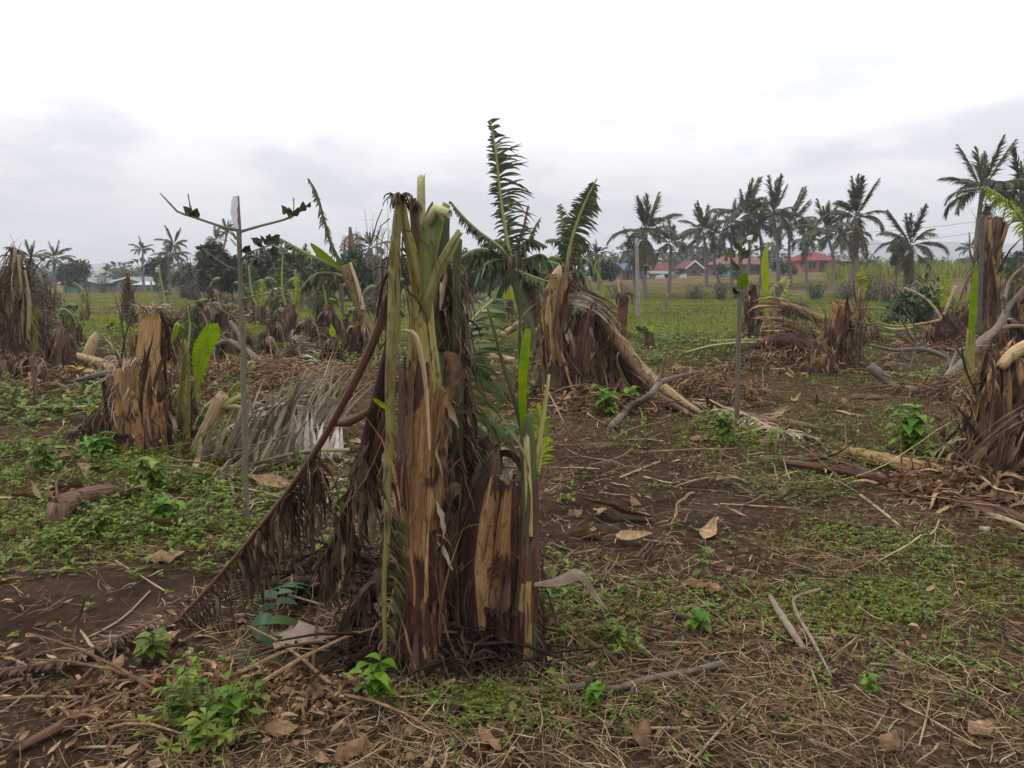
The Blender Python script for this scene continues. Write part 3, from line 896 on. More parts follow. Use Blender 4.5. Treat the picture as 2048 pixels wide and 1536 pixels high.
L = rng.gamma(3, 0.045, n) + 0.06
strips(mb, pos(x, y, rng.uniform(0.005, 0.06, n)), flat(n, 0.2), L, L * rng.uniform(0.15, 0.4, n), 'leaf', 7, wig=0.22, curl=rng.normal(0, 1.2, n), ncol=4, fold=0.25, roll=rng.normal(0, .6, n))
o = mb.build('crumpled_leaf_litter', MAT['litter'])
tag(o, 'crumpled brown pieces of dead banana leaf lying on the ground', 'leaf litter', kind='stuff')
FARW = [b for b in BROADLEAF if b[1] < 820]
weedmass('field_weeds', MAT['weed'], lambda x, y: np.maximum(blobs(x, y, FARW), 0.5 * sstep(0.48, 0.62, fbm(x * 0.5, y * 0.5, 171, 3)) * sstep(9, 13, y)) * (0.1 + 2.2 * fbm(x * 1.3, y * 1.3, 173, 3)**2.4) * (1 - field_d(x, y)), 26000, 7.5, 34, 0.30, 0.13, 'taller green weeds scattered through the field', seg=2, ncol=2)
# grass blades
mb = MB()
x, y = sample(150000, 2.2, 50)
gdn = green_d(x, y)
x, y = keep(x, y, np.clip(gdn * (0.25 + 0.9 * fbm(x * 1.5, y * 1.5, 81, 3)) - 0.12, 0, 1) * (1 - field_d(x, y)))
n = len(x)
r = np.hypot(x, y)
d = np.c_[rng.normal(0, 0.45, (n, 2)), np.ones(n)]
strips(mb, pos(x, y), d, rng.uniform(0.04, 0.13, n) * (1 + sstep(8, 30, r) * 0.8), rng.uniform(0.002, 0.005, n) * (1 + sstep(5, 30, r) * 6), 'blade', 3, grav=0.7, wig=0.05)
x, y = sample(70000, 1.9, 10)
x, y = keep(x, y, np.clip(green_d(x, y) * (0.1 + 1.2 * fbm(x * 3, y * 3, 83, 3)) - 0.2, 0, 1))
n = len(x)
strips(mb, pos(x, y), np.c_[rng.normal(0, 0.6, (n, 2)), np.ones(n)], rng.uniform(0.025, 0.085, n), rng.uniform(0.0018, 0.004, n), 'blade', 3, grav=0.9, wig=0.06)
o = mb.build('field_grass', MAT['grass'])
tag(o, 'thin short grass growing over the open field', 'grass', kind='stuff')
# ------------------------------------------------------------------ broken banana plants
def stuffed(o):
    o['kind'] = 'stuff'
    return o


def pl(lst, Y):
    """(px, py, width px [, extra depth]) -> points and radii"""
    P, R = [], []
    for it in lst:
        yy = Y + (it[3] if len(it) > 3 else 0.0)
        P.append(at(it[0], it[1], yy)); R.append(it[2] * 0.5 * mpp(yy))
    return np.array(P), np.array(R)


def cut(pts, rad, a, b):
    """the piece of a path between fractions a and b"""
    q = spline(np.c_[pts, rad], 60)
    k0, k1 = int(a * 59), max(int(b * 59), int(a * 59) + 3)
    q = q[k0:k1 + 1]
    return q[:, :3], q[:, 3]


def stem(root, lst, Y, mat, name='stem', jag=0.02, flute=0.06, hollow=0.03, seed=1, n=26, wob=0.06, parent=None):
    p, r = pl(lst, Y)
    m = MB()
    tube(m, p, r, n=n, flute=flute, jag=jag, hollow=hollow, seed=seed, wob=wob, rnd=random.random())
    o = part(m, name, MAT[mat], root, parent)
    return p, r, o


def sheath(root, path, a, b, th0, th1, mat, seed, grow=1.07, peel=0.0, jag=0.04, name='sheath', wob=0.03, curl=0.0, parent=None):
    p, r = cut(path[0], path[1], a, b)
    m = MB()
    shell(m, p, r, th0, th1, grow, peel, jag, seed, rnd=(seed * 0.37) % 1, wob=wob, curl=curl)
    return part(m, name, MAT[mat], root, parent)


def hang(root, path, a, b, n, L, W, mat, name='dead_shreds', out=0.5, grav=2.2, wig=0.16, seed=0, th=(0, 360), rf=1.0, parent=None, prof='strip'):
    """dead shreds hanging off a stem between fractions a..b"""
    g = np.random.default_rng(seed + 100)
    q = spline(np.c_[path[0], path[1]], 60)
    u = g.uniform(a, b, n) * 59
    i = np.clip(u.astype(int), 0, 58)
    c, r = q[i, :3], q[i, 3]
    t = np.radians(g.uniform(th[0], th[1], n))
    o = np.stack((np.cos(t), np.sin(t), np.zeros(n)), -1)
    m = MB()
    strips(m, c + o * (r * rf)[:, None], o * out + np.array((0, 0, -0.3)) + g.normal(0, 0.2, (n, 3)), L * g.uniform(0.4, 1.3, n), W * g.uniform(0.4, 1.5, n), prof, 5, grav=grav, wig=wig, roll=g.uniform(-1.5, 1.5, n), curl=g.normal(0, .9, n), g=g)
    return stuffed(part(m, name, MAT[mat], root, parent))


def leaf_feather(root, lst, Y, mat, ribmat, n, LL, LR, width, name='leaf', **kw):
    """torn leaf (blade strips) with its midrib as a sub-part"""
    p, r = pl(lst, Y)
    mr, ml = MB(), MB()
    feather(mr, ml, p, r[0], r[-1], n, LL, LR, width, **kw)
    lo = part(ml, name, MAT[mat], root)
    part(mr, 'midrib', MAT[ribmat], root, lo)
    return lo, p


def stalk(root, lst, Y, mat, name='leaf_stalk', n=12, jag=0.01, flute=0.05, seed=3, hollow=0.01, parent=None, wob=0.04):
    return stem(root, lst, Y, mat, name, jag, flute, hollow, seed, n, wob, parent)


def rag(root, c, R, n, L, W, mat, seed, name='torn_fibres', up=0.6, grav=0.8, parent=None, wig=0.18):
    """tuft of torn fibres standing out of a broken end"""
    g = np.random.default_rng(seed)
    m = MB()
    a = g.random(n) * 6.283; rr = R * np.sqrt(g.random(n))
    o = np.stack((np.cos(a), np.sin(a), np.zeros(n)), -1)
    strips(m, np.asarray(c) + o * rr[:, None] - np.array((0, 0, 0.02)), o * 0.5 + np.array((0, 0, up)) + g.normal(0, .15, (n, 3)), L * g.uniform(0.4, 1.2, n), W * g.uniform(0.4, 1.4, n), 'straw', 5, grav=grav, wig=wig, roll=g.uniform(-1.5, 1.5, n), g=g)
    return stuffed(part(m, name, MAT[mat], root, parent))


# ---- fibrous sheets and ragged cladding
def strap(root, lst, Y, n, W, mat, name='dry_sheath', seed=0, spread=None, parent=None):
    """a dried sheath torn into n narrow ribbons that run side by side"""
    g = np.random.default_rng(seed); p, _ = pl(lst, Y); m = MB()
    t = nrm(np.gradient(p, axis=0)); s = nrm(np.cross(t, (0, -1.0, 0.25)))
    for k in range(n):
        o = (k / max(n - 1, 1) - .5) * W + g.normal(0, W / n * .4); a, b_ = (0, len(p)) if g.random() < .6 else (0, max(3, len(p) - 1))
        q = p[a:b_] + s[a:b_] * o + g.normal(0, .006, (b_ - a, 3)) + np.array((0, -.02 * g.random(), 0))
        w_ = W / n * g.uniform(.8, 2.0); blade(m, q, np.r_[np.full(len(q) - 1, w_), w_ * .2], s.mean(0) + g.normal(0, .3, 3), cup=g.uniform(-.4, .4), nc=3, steps=16, rnd=g.random(), wave=.1, seed=k)
    return stuffed(part(m, name, MAT[mat], root, parent))


def sheets(root, path, a, b, n, L, W, mat, seed, th=(0, 360), rf=1.0, name='crumpled_leaf', parent=None, out=.3):
    """broad papery dead leaf pieces that hang crumpled"""
    g = np.random.default_rng(seed + 300); q = spline(np.c_[path[0], path[1]], 60); i = np.clip((g.uniform(a, b, n) * 59).astype(int), 0, 58); t = np.radians(g.uniform(th[0], th[1], n)); o = np.stack((np.cos(t), np.sin(t), np.zeros(n)), -1)
    for k in range(n):
        p0 = q[i[k], :3] + o[k] * q[i[k], 3] * rf; l = L * g.uniform(.5, 1.3); P = [p0]; d = o[k] * out + (0, 0, -.4)
        for j in range(5):
            d = d * .5 + np.array((0, 0, -.8)) + g.normal(0, .35, 3); P.append(P[-1] + nrm(d[None])[0] * l / 5)
        m = MB(); wv = W * g.uniform(.5, 1.3); blade(m, P, wv * np.array((.3, .9, 1.1, .9, .7, .15)), np.array((-o[k][1], o[k][0], 0)) + g.normal(0, .4, 3), cup=g.uniform(.15, .45), nc=5, steps=14, wave=g.uniform(.08, .22), seed=int(g.integers(99)), rnd=g.random()); part(m, name, MAT[mat], root, parent)


def clad(root, path, n, L, W, mat, seed, a=.0, b=.62, th=(0, 360), name='dry_sheath_strips'):
    """ragged dry strips that cling to the stem, tips peeling off"""
    g = np.random.default_rng(seed + 700); q = spline(np.c_[path[0], path[1]], 60); i = np.clip((g.uniform(a, b, n) * 59).astype(int), 0, 58); t = nrm(np.gradient(q[:, :3], axis=0))[i]
    an = np.radians(g.uniform(th[0], th[1], n)); _, e1, e2 = frames(q[:, :3]); o = np.cos(an)[:, None] * e1[i] + np.sin(an)[:, None] * e2[i]; up = g.random(n) < .5; m = MB()
    d = t * np.where(up, 1, -1)[:, None] + o * g.uniform(.0, .22, n)[:, None] + g.normal(0, .08, (n, 3)); sd_ = np.cross(t, o)
    strips(m, q[i, :3] + o * (q[i, 3] * g.uniform(1.03, 1.16, n))[:, None], d, L * g.uniform(.4, 1.6, n), W * g.uniform(.2, 1.0, n), 'leaf', 5, grav=.25, wig=.06, curl=g.normal(0, .7, n) , side=sd_, ncol=3, fold=.12, g=g)
    return stuffed(part(m, name, MAT[mat], root))


# ---- the tall broken plant in front
b0 = gd(838, 1325)
Y0 = b0[1]
tall = thing('banana_plant', 'tall broken banana plant with yellow green top in the middle foreground', 'banana plant', b0)
core = pl([(838, 1352, 80), (838, 1250, 80), (836, 1080, 88), (842, 900, 84), (846, 760, 72), (845, 680, 54), (842, 590, 44), (842, 530, 34)], Y0)
m = MB(); tube(m, *core, n=30, flute=0.05, wob=0.05, seed=4, hollow=0.02, jag=0.01, rnd=0.55)
part(m, 'stem', MAT['stem_green'], tall)
sheath(tall, core, 0.0, 0.80, -165, -30, 'sheath_tan', 11, 1.05, 0.0, 0.03)
sheath(tall, core, 0.0, 0.73, -75, 60, 'sheath_tan', 12, 1.09, 0.01, 0.05)
sheath(tall, core, 0.02, 0.76, -200, -122, 'sheath_maroon', 13, 1.09, 0.0, 0.06)
sheath(tall, core, 0.05, 0.66, -66, -38, 'sheath_maroon', 14, 1.13, 0.0, 0.10)
sheath(tall, core, 0.0, 0.37, -170, -60, 'sheath_maroon', 15, 1.15, 0.005, 0.04)
sheath(tall, core, 0.0, 0.24, -75, 30, 'sheath_maroon', 16, 1.18, 0.012, 0.05)
sheath(tall, core, 0.0, 0.72, 20, 190, 'sheath_brown', 17, 1.10, 0.01, 0.05)
sheath(tall, core, 0.55, 0.83, -160, -105, 'sheath_brown', 18, 1.12, 0.02, 0.06, curl=0.1)
sheath(tall, core, 0.40, 0.79, -60, 25, 'sheath_tan', 19, 1.14, 0.055, 0.05, curl=0.15)
sheath(tall, core, 0.25, 0.52, -35, 60, 'sheath_brown', 20, 1.22, 0.05, 0.05, curl=0.15)
sheath(tall, core, 0.0, 0.12, -110, -30, 'sheath_tan', 21, 1.22, 0.006, 0.03)
# curled dry sheath edge hanging from the front
m = MB(); p, _ = pl([(800, 662, 0, -.10), (826, 668, 0, -.12), (842, 720, 0, -.12), (852, 800, 0, -.10), (858, 900, 0, -.09)], Y0)
blade(m, p, (0.012, 0.022, 0.02, 0.018, 0.01), (1, -0.5, 0.2), cup=0.35, nc=5, steps=22)
part(m, 'dry_flap', MAT['sheath_pale'], tall)
m = MB(); p, _ = pl([(886, 706, 0, -.09), (899, 722, 0, -.10), (905, 748, 0, -.10), (902, 780, 0, -.09)], Y0)
blade(m, p, (0.03, 0.06, 0.065, 0.012), (1, -0.35, 0.1), cup=0.35, nc=9, steps=22, wave=.16); part(m, 'dry_flap', MAT['leaf_dead'], tall)
sheets(tall, core, .5, .74, 7, .2, .035, 'leaf_dead', 507, (-70, 40), 1.2)
sheets(tall, core, .2, .6, 6, .22, .03, 'fibre_pale', 508, (-60, 60), 1.15)
# leaf stalks of the crown
stalk(tall, [(846, 690, 20, .04), (840, 600, 28, .02), (826, 515, 24), (810, 450, 18), (803, 394, 15)], Y0 - 0.04, 'stem_green', seed=21, jag=0.012)
m = MB()      # the broad bent stalk: a channel that folds over at the top
p, _ = pl([(850, 600, 0), (852, 520, 0, -.02), (862, 450, 0, -.03), (872, 424, 0, -.03), (896, 428, 0, -.05)], Y0 - 0.05)
blade(m, p, (0.05, 0.066, 0.078, 0.07, 0.05), (1, -0.15, 0.1), cup=-0.30, nc=9, steps=26)
part(m, 'leaf_stalk', MAT['stalk_mid'], tall)
m = MB()
tube(m, *pl([(858, 446, 22, -.02), (868, 422, 25, -.03), (884, 416, 22, -.045), (899, 428, 17, -.06)], Y0 - .06), n=12, flute=.1, jag=.008, hollow=.01, seed=5)
part(m, 'folded_stalk', MAT['stalk_pale'], tall)
stalk(tall, [(850, 680, 8, .05), (857, 600, 20, .0), (876, 540, 18), (902, 490, 15), (920, 463, 14)], Y0 - 0.055, 'stalk_green', seed=22)
stalk(tall, [(848, 600, 24, .02), (880, 540, 16), (905, 500, 13), (916, 468, 12)], Y0 + 0.0, 'stalk_green', seed=27)
stalk(tall, [(846, 600, 26), (842, 500, 20), (842, 420, 17), (842, 352, 15)], Y0 + 0.03, 'stalk_pale', seed=23, jag=0.02)
stalk(tall, [(842, 560, 20), (834, 480, 20), (828, 425, 17), (825, 398, 14)], Y0 + 0.02, 'sheath_brown', seed=24)
stalk(tall, [(868, 560, 34, .05), (882, 500, 30, .06), (886, 430, 26, .06), (888, 425, 24, .05)], Y0 + 0.02, 'stalk_dark', seed=25)
# long yellow green rib hanging straight down on the left
m = MB(); rib = pl([(798, 396, 13, .0), (793, 450, 17), (789, 540, 23), (787, 640, 25, -.01), (781, 760, 22), (781, 860, 20, .01), (775, 960, 17), (775, 1060, 14), (769, 1170, 11, .01), (770, 1312, 7)], Y0 - 0.09)
tube(m, *rib, n=12, flute=0.16, wob=.14, seed=31, rnd=0.55)
lo = MB()
feather(None, lo, rib[0], 0, 0, 60, 0.05, 0.11, 0.010, ang=-10, grav=2.5, t0=0.6, t1=1.0, wig=0.15, miss=0.2, side=(1, 0.1, 0), taper=False)
ro = part(m, 'hanging_midrib', MAT['stem_olive'], tall)
part(lo, 'leaf_remnant', MAT['leaf_dead'], tall, ro)
hang(tall, rib, .03, .95, 46, .10, .005, 'leaf_dead', 'dead_shreds', .4, 2.5, .3, 91, (-180, 180), 1.0)
clad(tall, rib, 18, .25, .010, 'sheath_brown', 92, 0, .9)
m = MB(); p, _ = pl([(788, 1000, 0), (792, 1100, 0), (786, 1200, 0), (780, 1290, 0)], Y0 - .10)
feather(None, m, p, 0, 0, 26, 0.0, 0.07, 0.012, ang=20, grav=0.8, t0=0.1, wig=0.1, side=(1, 0, 0))
part(m, 'leaf_remnant', MAT['leaf_banana'], tall)
rag(tall, at(797, 385, Y0 - .09), 0.02, 70, 0.07, 0.006, 'leaf_dead_dark', 41, 'dead_tuft', up=0.8, grav=3.0, wig=0.3)
rag(tall, at(826, 400, Y0 + .01), 0.02, 40, 0.05, 0.006, 'leaf_dead_dark', 42, 'dead_tuft', up=0.8, grav=3.0, wig=0.3)
q = pl([(790, 640, 30), (790, 520, 30), (795, 400, 24)], Y0 - .05)
hang(tall, q, 0.0, 0.95, 46, 0.28, 0.006, 'leaf_dead_dark', 'dead_shreds', 0.25, 3.0, 0.12, 43)
hang(tall, core, 0.30, 0.62, 50, 0.12, 0.004, 'leaf_dead', 'dead_shreds', 0.6, 3.0, 0.25, 44, (-80, 60), 1.15)
clad(tall, core, 26, .40, .022, 'sheath_tan', 401, .0, .62, (-170, 30))
clad(tall, core, 26, .30, .025, 'sheath_maroon', 402, .0, .45, (-170, 30))
clad(tall, core, 24, .3, .016, 'sheath_brown', 403, .2, .66, (-50, 60))
hang(tall, core, 0.05, 0.35, 40, 0.14, 0.0035, 'leaf_dead_dark', 'dead_shreds', 0.3, 3.0, 0.25, 45, (-60, 90), 1.15)
hang(tall, core, 0.02, 0.22, 70, 0.18, 0.004, 'leaf_dead_dark', 'dead_shreds', 0.5, 3.0, 0.25, 46, (150, 260), 1.2)
# small green leaf tip on the left
m = MB(); p, _ = pl([(790, 818, 0), (772, 812, 0), (752, 800, 0), (746, 797, 0)], Y0 - .1)
blade(m, p, (0.006, 0.022, 0.018, 0.003), (0, -0.4, 1), cup=0.2); part(m, 'leaf_tip', MAT['leaf_yellowgreen'], tall)

# long dead leaf leaning to the ground at the left
gend = gd(335, 1262)
lp = [(783, 580, 20, -.02), (748, 680, 30, .0), (690, 800, 27, .03), (620, 920, 20, .12), (540, 1030, 15, .22), (440, 1150, 11, .30), (335, 1262, 7, gend[1] - Y0)]
leaf_feather(tall, lp, Y0, 'leaf_dead_dark', 'midrib_brown', 230, 0.0, 0.17, 0.008, name='dead_leaf', ang=-25, grav=3.2, t0=0.40, t1=0.99, wig=0.32, miss=0.2, side=(0.9, -0.2, -0.35), taper=False, jit=0.85, seg=7, steps=60)
p, r = pl(lp, Y0)
hang(tall, (p, r), 0.42, 0.66, 90, 0.30, 0.005, 'leaf_dead', 'dead_shreds', 0.3, 3.5, 0.35, 47, (-40, 40), 0.8)
sheets(tall, (p, r), 0.40, 0.80, 30, 0.22, 0.024, 'leaf_dead_dark', 501, (-60, 60))
sheets(tall, (p, r), 0.40, 0.74, 18, 0.24, 0.022, 'leaf_dead', 511, (-60, 60))
# second and third dead stalks
l2 = [(785, 660, 18, .02), (765, 760, 26, .05), (742, 860, 30, .10), (712, 980, 26, .16), (650, 1130, 12, .3)]
p2, r2, o2 = stalk(tall, l2, Y0 + 0.05, 'sheath_maroon', 'dead_leaf_stalk', seed=51)
hang(tall, (p2, r2), 0.45, 1.0, 110, 0.26, 0.005, 'leaf_dead', 'dead_shreds', 0.4, 3.0, 0.4, 52, (0, 360), 0.8, parent=o2)
sheets(tall, (p2, r2), 0.40, 1.0, 26, 0.26, 0.03, 'leaf_dead', 502)
sheets(tall, (p2, r2), 0.40, 1.0, 34, 0.24, 0.032, 'leaf_dead_dark', 503)
l3 = [(790, 760, 18, .02), (770, 830, 26, .02), (748, 920, 24, .05), (715, 1010, 18, .1)]
p3, r3, o3 = stalk(tall, l3, Y0 + 0.12, 'midrib_brown', 'dead_leaf_stalk', seed=53)
hang(tall, (p3, r3), 0.4, 1.0, 110, 0.26, 0.006, 'leaf_dead', 'dead_shreds', 0.4, 3.0, 0.25, 54, (0, 360), 0.8, parent=o3)
gq = gd(668, 1292)
l4 = [(788, 1120, 30, .02), (760, 1160, 34, .0), (715, 1225, 26, .05), (668, 1288, 10, gq[1] - Y0 - .04)]
p4, r4, o4 = stalk(tall, l4, Y0 + 0.04, 'sheath_maroon', 'dead_leaf_stalk', seed=55, flute=0.14)
hang(tall, (p4, r4), 0.1, 1.0, 150, 0.16, 0.012, 'leaf_dead_dark', 'dead_shreds', 0.6, 2.0, 0.25, 56, parent=o4)
m = MB(); p, _ = pl([(660, 844, 22, .2), (700, 842, 24, .12), (740, 820, 16, .1)], Y0)
tube(m, p, (0.012, 0.02, 0.012), n=8, flute=.15, seed=8); part(m, 'dead_sheath', MAT['sheath_brown'], tall)

# ---- darker second plant right behind it
Y1 = Y0 + 0.26
b1 = np.array((*at(898, 1240, Y1)[:2], 0)); b1[2] = height(b1[0], b1[1])
rear = thing('banana_plant', 'dark green banana stem hung with dead leaves close behind the tall broken plant', 'banana plant', b1)
rc = pl([(900, 1262, 60), (906, 1100, 52), (908, 900, 46), (900, 760, 40), (892, 620, 34), (886, 520, 30), (886, 450, 26)], Y1)
m = MB(); tube(m, *rc, n=20, flute=0.06, wob=0.06, seed=61, jag=0.02, hollow=.02); part(m, 'stem', MAT['stalk_dark'], rear)
stalk(rear, [(912, 1000, 26), (916, 800, 24), (912, 640, 20), (914, 540, 17), (917, 478, 15)], Y1 - 0.04, 'stalk_dark', seed=62)
stalk(rear, [(880, 700, 26), (876, 600, 24), (880, 520, 20), (885, 470, 16)], Y1 - 0.02, 'stalk_dark', seed=63)
hang(rear, rc, 0.30, 0.90, 300, 0.22, 0.007, 'leaf_dead_dark', 'dead_shreds', 0.3, 3.0, 0.3, 64, (-120, 60), 1.05)
hang(rear, rc, 0.50, 0.95, 200, 0.16, 0.006, 'leaf_dead', 'dead_shreds', 0.55, 3.0, 0.4, 65, (-60, 60), 1.25)
hang(rear, rc, 0.15, 0.45, 90, 0.2, 0.0035, 'leaf_dead', 'dead_shreds', 0.5, 2.6, 0.35, 66, (-100, 40), 1.1)
sheath(rear, rc, 0.0, 0.5, -150, 10, 'sheath_maroon', 67, 1.12, 0.02, 0.1)
leaf_feather(rear, [(915, 760, 10, .1), (924, 700, 9, .2), (945, 640, 7, .3), (985, 600, 4, .4)], Y1, 'leaf_banana', 'stalk_green', 34, 0.22, 0.22, 0.018, ang=10, grav=0.5, wig=0.05)
leaf_feather(rear, [(910, 980, 10, .15), (916, 860, 9, .25), (930, 760, 7, .35), (950, 690, 4, .4)], Y1, 'leaf_banana', 'stalk_green', 40, 0.10, 0.26, 0.018, ang=-15, grav=1.2, wig=0.05)
leaf_feather(rear, [(906, 760, 10, .2), (920, 830, 9, .3), (935, 900, 7, .35), (940, 960, 4, .36)], Y1, 'leaf_banana', 'stalk_dark', 40, 0.14, 0.18, 0.014, ang=30, grav=1.6, wig=0.08)
hang(rear, rc, 0.38, 0.5, 40, 0.24, 0.0035, 'frond_dry', 'dead_shreds', 0.7, 2.2, 0.3, 68, (-30, 60), 1.2)

sheets(rear, rc, 0.3, 0.95, 14, 0.2, 0.035, 'leaf_dead', 504, (-70, 60), 1.1)
sheets(rear, rc, 0.35, 0.7, 8, 0.24, 0.04, 'leaf_dead_dark', 505, (-110, 60), 1.1)
# ---- two short leaning stumps at its right
bs = gd(985, 1262); Ys = bs[1]
short = thing('banana_stump', 'short brown split banana stump with two pointed halves beside the tall plant', 'banana stump', bs)
sa = pl([(968, 1275, 100), (960, 1180, 108), (960, 1080, 96), (972, 1000, 70), (986, 930, 40), (990, 900, 14)], Ys - .07)
m = MB(); tube(m, *sa, n=22, flute=0.08, wob=0.08, seed=71, jag=.03, hollow=.03); part(m, 'stem', MAT['sheath_brown'], short)
sheath(short, sa, 0.05, 0.90, -112, -30, 'sheath_tan', 72, 1.08, 0.0, 0.04)
sheath(short, sa, 0.0, 0.97, -185, -135, 'sheath_brown', 80, 1.10, 0.02, 0.06)
sheath(short, sa, 0.02, 1.0, -150, -95, 'sheath_maroon', 73, 1.14, 0.01, 0.05)
sheath(short, sa, 0.0, 0.8, 150, 230, 'sheath_brown', 74, 1.2, 0.05, 0.08)
sb = pl([(1016, 1275, 84), (1016, 1180, 74), (1019, 1080, 62), (1022, 1000, 50), (1024, 952, 38)], Ys - .14)
m = MB(); tube(m, *sb, n=22, flute=0.07, wob=0.06, seed=75, jag=.03, hollow=.04); part(m, 'stem', MAT['sheath_maroon'], short)
sheath(short, sb, 0.10, 0.98, -150, -82, 'sheath_tan', 76, 1.07, 0.0, 0.04)
sheath(short, sb, 0.05, 0.80, -82, 20, 'sheath_maroon', 77, 1.10, 0.0, 0.05)
sheath(short, sb, 0.0, 0.3, -160, -60, 'sheath_maroon', 79, 1.2, 0.03, 0.05)
rag(short, at(1023, 958, Ys - .15), 0.03, 26, 0.05, 0.014, 'fibre_pale', 78, up=0.9, grav=0.4)
m = MB(); p, _ = pl([(930, 990, 0, .04), (955, 930, 0, .02), (978, 890, 0, 0), (990, 940, 0, -.02), (985, 1020, 0, -.03)], Ys)
blade(m, p, (0.01, 0.05, 0.07, 0.06, 0.02), (0.5, -0.6, -0.5), cup=0.3, nc=5, steps=20); part(m, 'dead_flap', MAT['leaf_dead_dark'], short)
m = MB(); p, _ = pl([(985, 930, 0, .0), (1010, 912, 0, -.05), (1034, 930, 0, -.08), (1042, 960, 0, -.08)], Ys)
blade(m, p, (0.02, 0.06, 0.05, 0.02), (0.3, -0.8, 0.3), cup=0.3, nc=5, steps=16); part(m, 'dead_flap', MAT['leaf_dead_dark'], short)
m = MB(); p, _ = pl([(985, 1140, 0, -.12), (955, 1140, 0, -.14), (935, 1170, 0, -.15), (925, 1200, 0, -.14)], Ys)
blade(m, p, (0.02, 0.035, 0.03, 0.01), (0.2, -0.7, 0.6), cup=0.3, nc=5, steps=16); part(m, 'dry_flap', MAT['sheath_pale'], short)
m = MB(); p, _ = pl([(866, 1190, 0, -.18), (872, 1260, 0, -.18), (900, 1298, 0, -.17), (945, 1302, 0, -.16), (990, 1270, 0, -.14), (1015, 1225, 0, -.12)], Ys)
blade(m, p, (0.012, 0.022, 0.020, 0.016, 0.01, 0.004), (0.1, -0.8, 0.5), cup=0.3, nc=5, steps=30); part(m, 'curved_strip', MAT['sheath_pale'], short)
m = MB(); p, _ = pl([(925, 1195, 0, -.13), (938, 1235, 0, -.13), (955, 1255, 0, -.12), (962, 1262, 0, -.11)], Ys)
blade(m, p, (0.02, 0.026, 0.02, 0.008), (0.6, -0.7, 0.2), cup=0.3, nc=5, steps=14); part(m, 'dry_flap', MAT['sheath_tan'], short)
hang(short, sa, 0.15, 0.8, 26, 0.2, 0.004, 'leaf_dead', 'dead_shreds', 0.5, 3.0, 0.28, 81, (-220, -90), 1.15)
clad(short, sa, 22, .25, .03, 'sheath_brown', 405, 0, .6)
clad(short, sb, 14, .22, .02, 'sheath_maroon', 406, 0, .6)
hang(short, sb, 0.1, 0.6, 40, 0.2, 0.004, 'leaf_dead_dark', 'dead_shreds', 0.5, 3.0, 0.28, 83, (-160, 20), 1.12)
g = np.random.default_rng(5)
m = MB(); n = 26; c = at(890, 1220, Ys - .1)
strips(m, c + g.normal(0, .012, (n, 3)), np.stack((g.normal(0, .5, n), g.normal(-.5, .2, n), g.uniform(-.8, .9, n)), -1), .07, .012, 'leaf', 3, wig=.05); part(m, 'dry_rosette', MAT['fibre_pale'], short)

sheets(short, sa, 0.2, 0.8, 6, 0.2, 0.04, 'leaf_dead', 506, (-200, -110), 1.15)
# ---- young sucker with an upright bright leaf
bk = gd(1050, 1322); Yk = bk[1]
suck = thing('banana_sucker', 'young banana sucker with one narrow bright green upright leaf beside the short stumps', 'banana sucker', bk)
sk = pl([(1050, 1335, 44), (1052, 1240, 46), (1058, 1140, 38), (1060, 1040, 34), (1058, 960, 32), (1054, 880, 30), (1052, 830, 22)], Yk)
m = MB(); tube(m, *sk, n=18, flute=0.06, wob=0.05, seed=91, jag=.01, rnd=.5); part(m, 'stem', MAT['stalk_dark'], suck)
sheath(suck, sk, 0.02, 0.42, -135, -55, 'sheath_yellow', 88, 1.05, 0.0, 0.14)
sheath(suck, sk, 0.55, 1.0, -120, -70, 'stalk_green', 89, 1.05, 0.0, 0.06)
clad(suck, sk, 30, .2, .018, 'sheath_brown', 404, 0, .8)
sheath(suck, sk, 0.0, 0.30, -190, -95, 'sheath_maroon', 92, 1.12, 0.008, 0.10)
sheath(suck, sk, 0.0, 0.16, -100, -60, 'sheath_yellow', 93, 1.16, 0.0, 0.05)
sheath(suck, sk, 0.22, 0.80, -70, 60, 'sheath_maroon', 94, 1.08, 0.0, 0.05)
sheath(suck, sk, 0.36, 0.60, -150, 60, 'sheath_brown', 95, 1.06, 0.0, 0.10)
sheath(suck, sk, 0.1, 0.75, 60, 190, 'sheath_brown', 96, 1.1, 0.01, 0.10)
stalk(suck, [(1052, 900, 20), (1048, 800, 12), (1040, 720, 7), (1040, 640, 5), (1043, 560, 3)], Yk + .02, 'stalk_dark', seed=97)
stalk(suck, [(1060, 930, 18), (1040, 840, 11), (1010, 740, 8), (985, 650, 6), (975, 615, 4)], Yk + .06, 'stalk_dark', seed=98)
stalk(suck, [(1062, 960, 16), (1078, 880, 12), (1092, 800, 8), (1098, 750, 5)], Yk + .03, 'stalk_green', seed=99)
m = MB(); p, _ = pl([(1050, 900, 0, -.01), (1048, 830, 0, -.02), (1048, 760, 0, -.03), (1053, 700, 0, -.03), (1058, 658, 0, -.02)], Yk)
blade(m, p, (0.012, 0.028, 0.036, 0.038, 0.026), (0.85, -0.5, 0), cup=0.28, nc=7, steps=20, wave=0.02); part(m, 'leaf', MAT['leaf_bright'], suck)
m = MB(); p, _ = pl([(1060, 960, 0, -.01), (1050, 905, 0, -.06), (1020, 860, 0, -.06), (1005, 850, 0, -.05)], Yk)
blade(m, p, (0.008, 0.02, 0.016, 0.004), (0.3, -0.8, .4), cup=0.3); part(m, 'dry_flap', MAT['sheath_pale'], suck)
m = MB(); p, _ = pl([(1068, 1168, 0, -.05), (1110, 1160, 0, -.07), (1150, 1146, 0, -.06), (1172, 1152, 0, -.04), (1195, 1190, 0, -.02), (1216, 1218, 0, 0)], Yk)
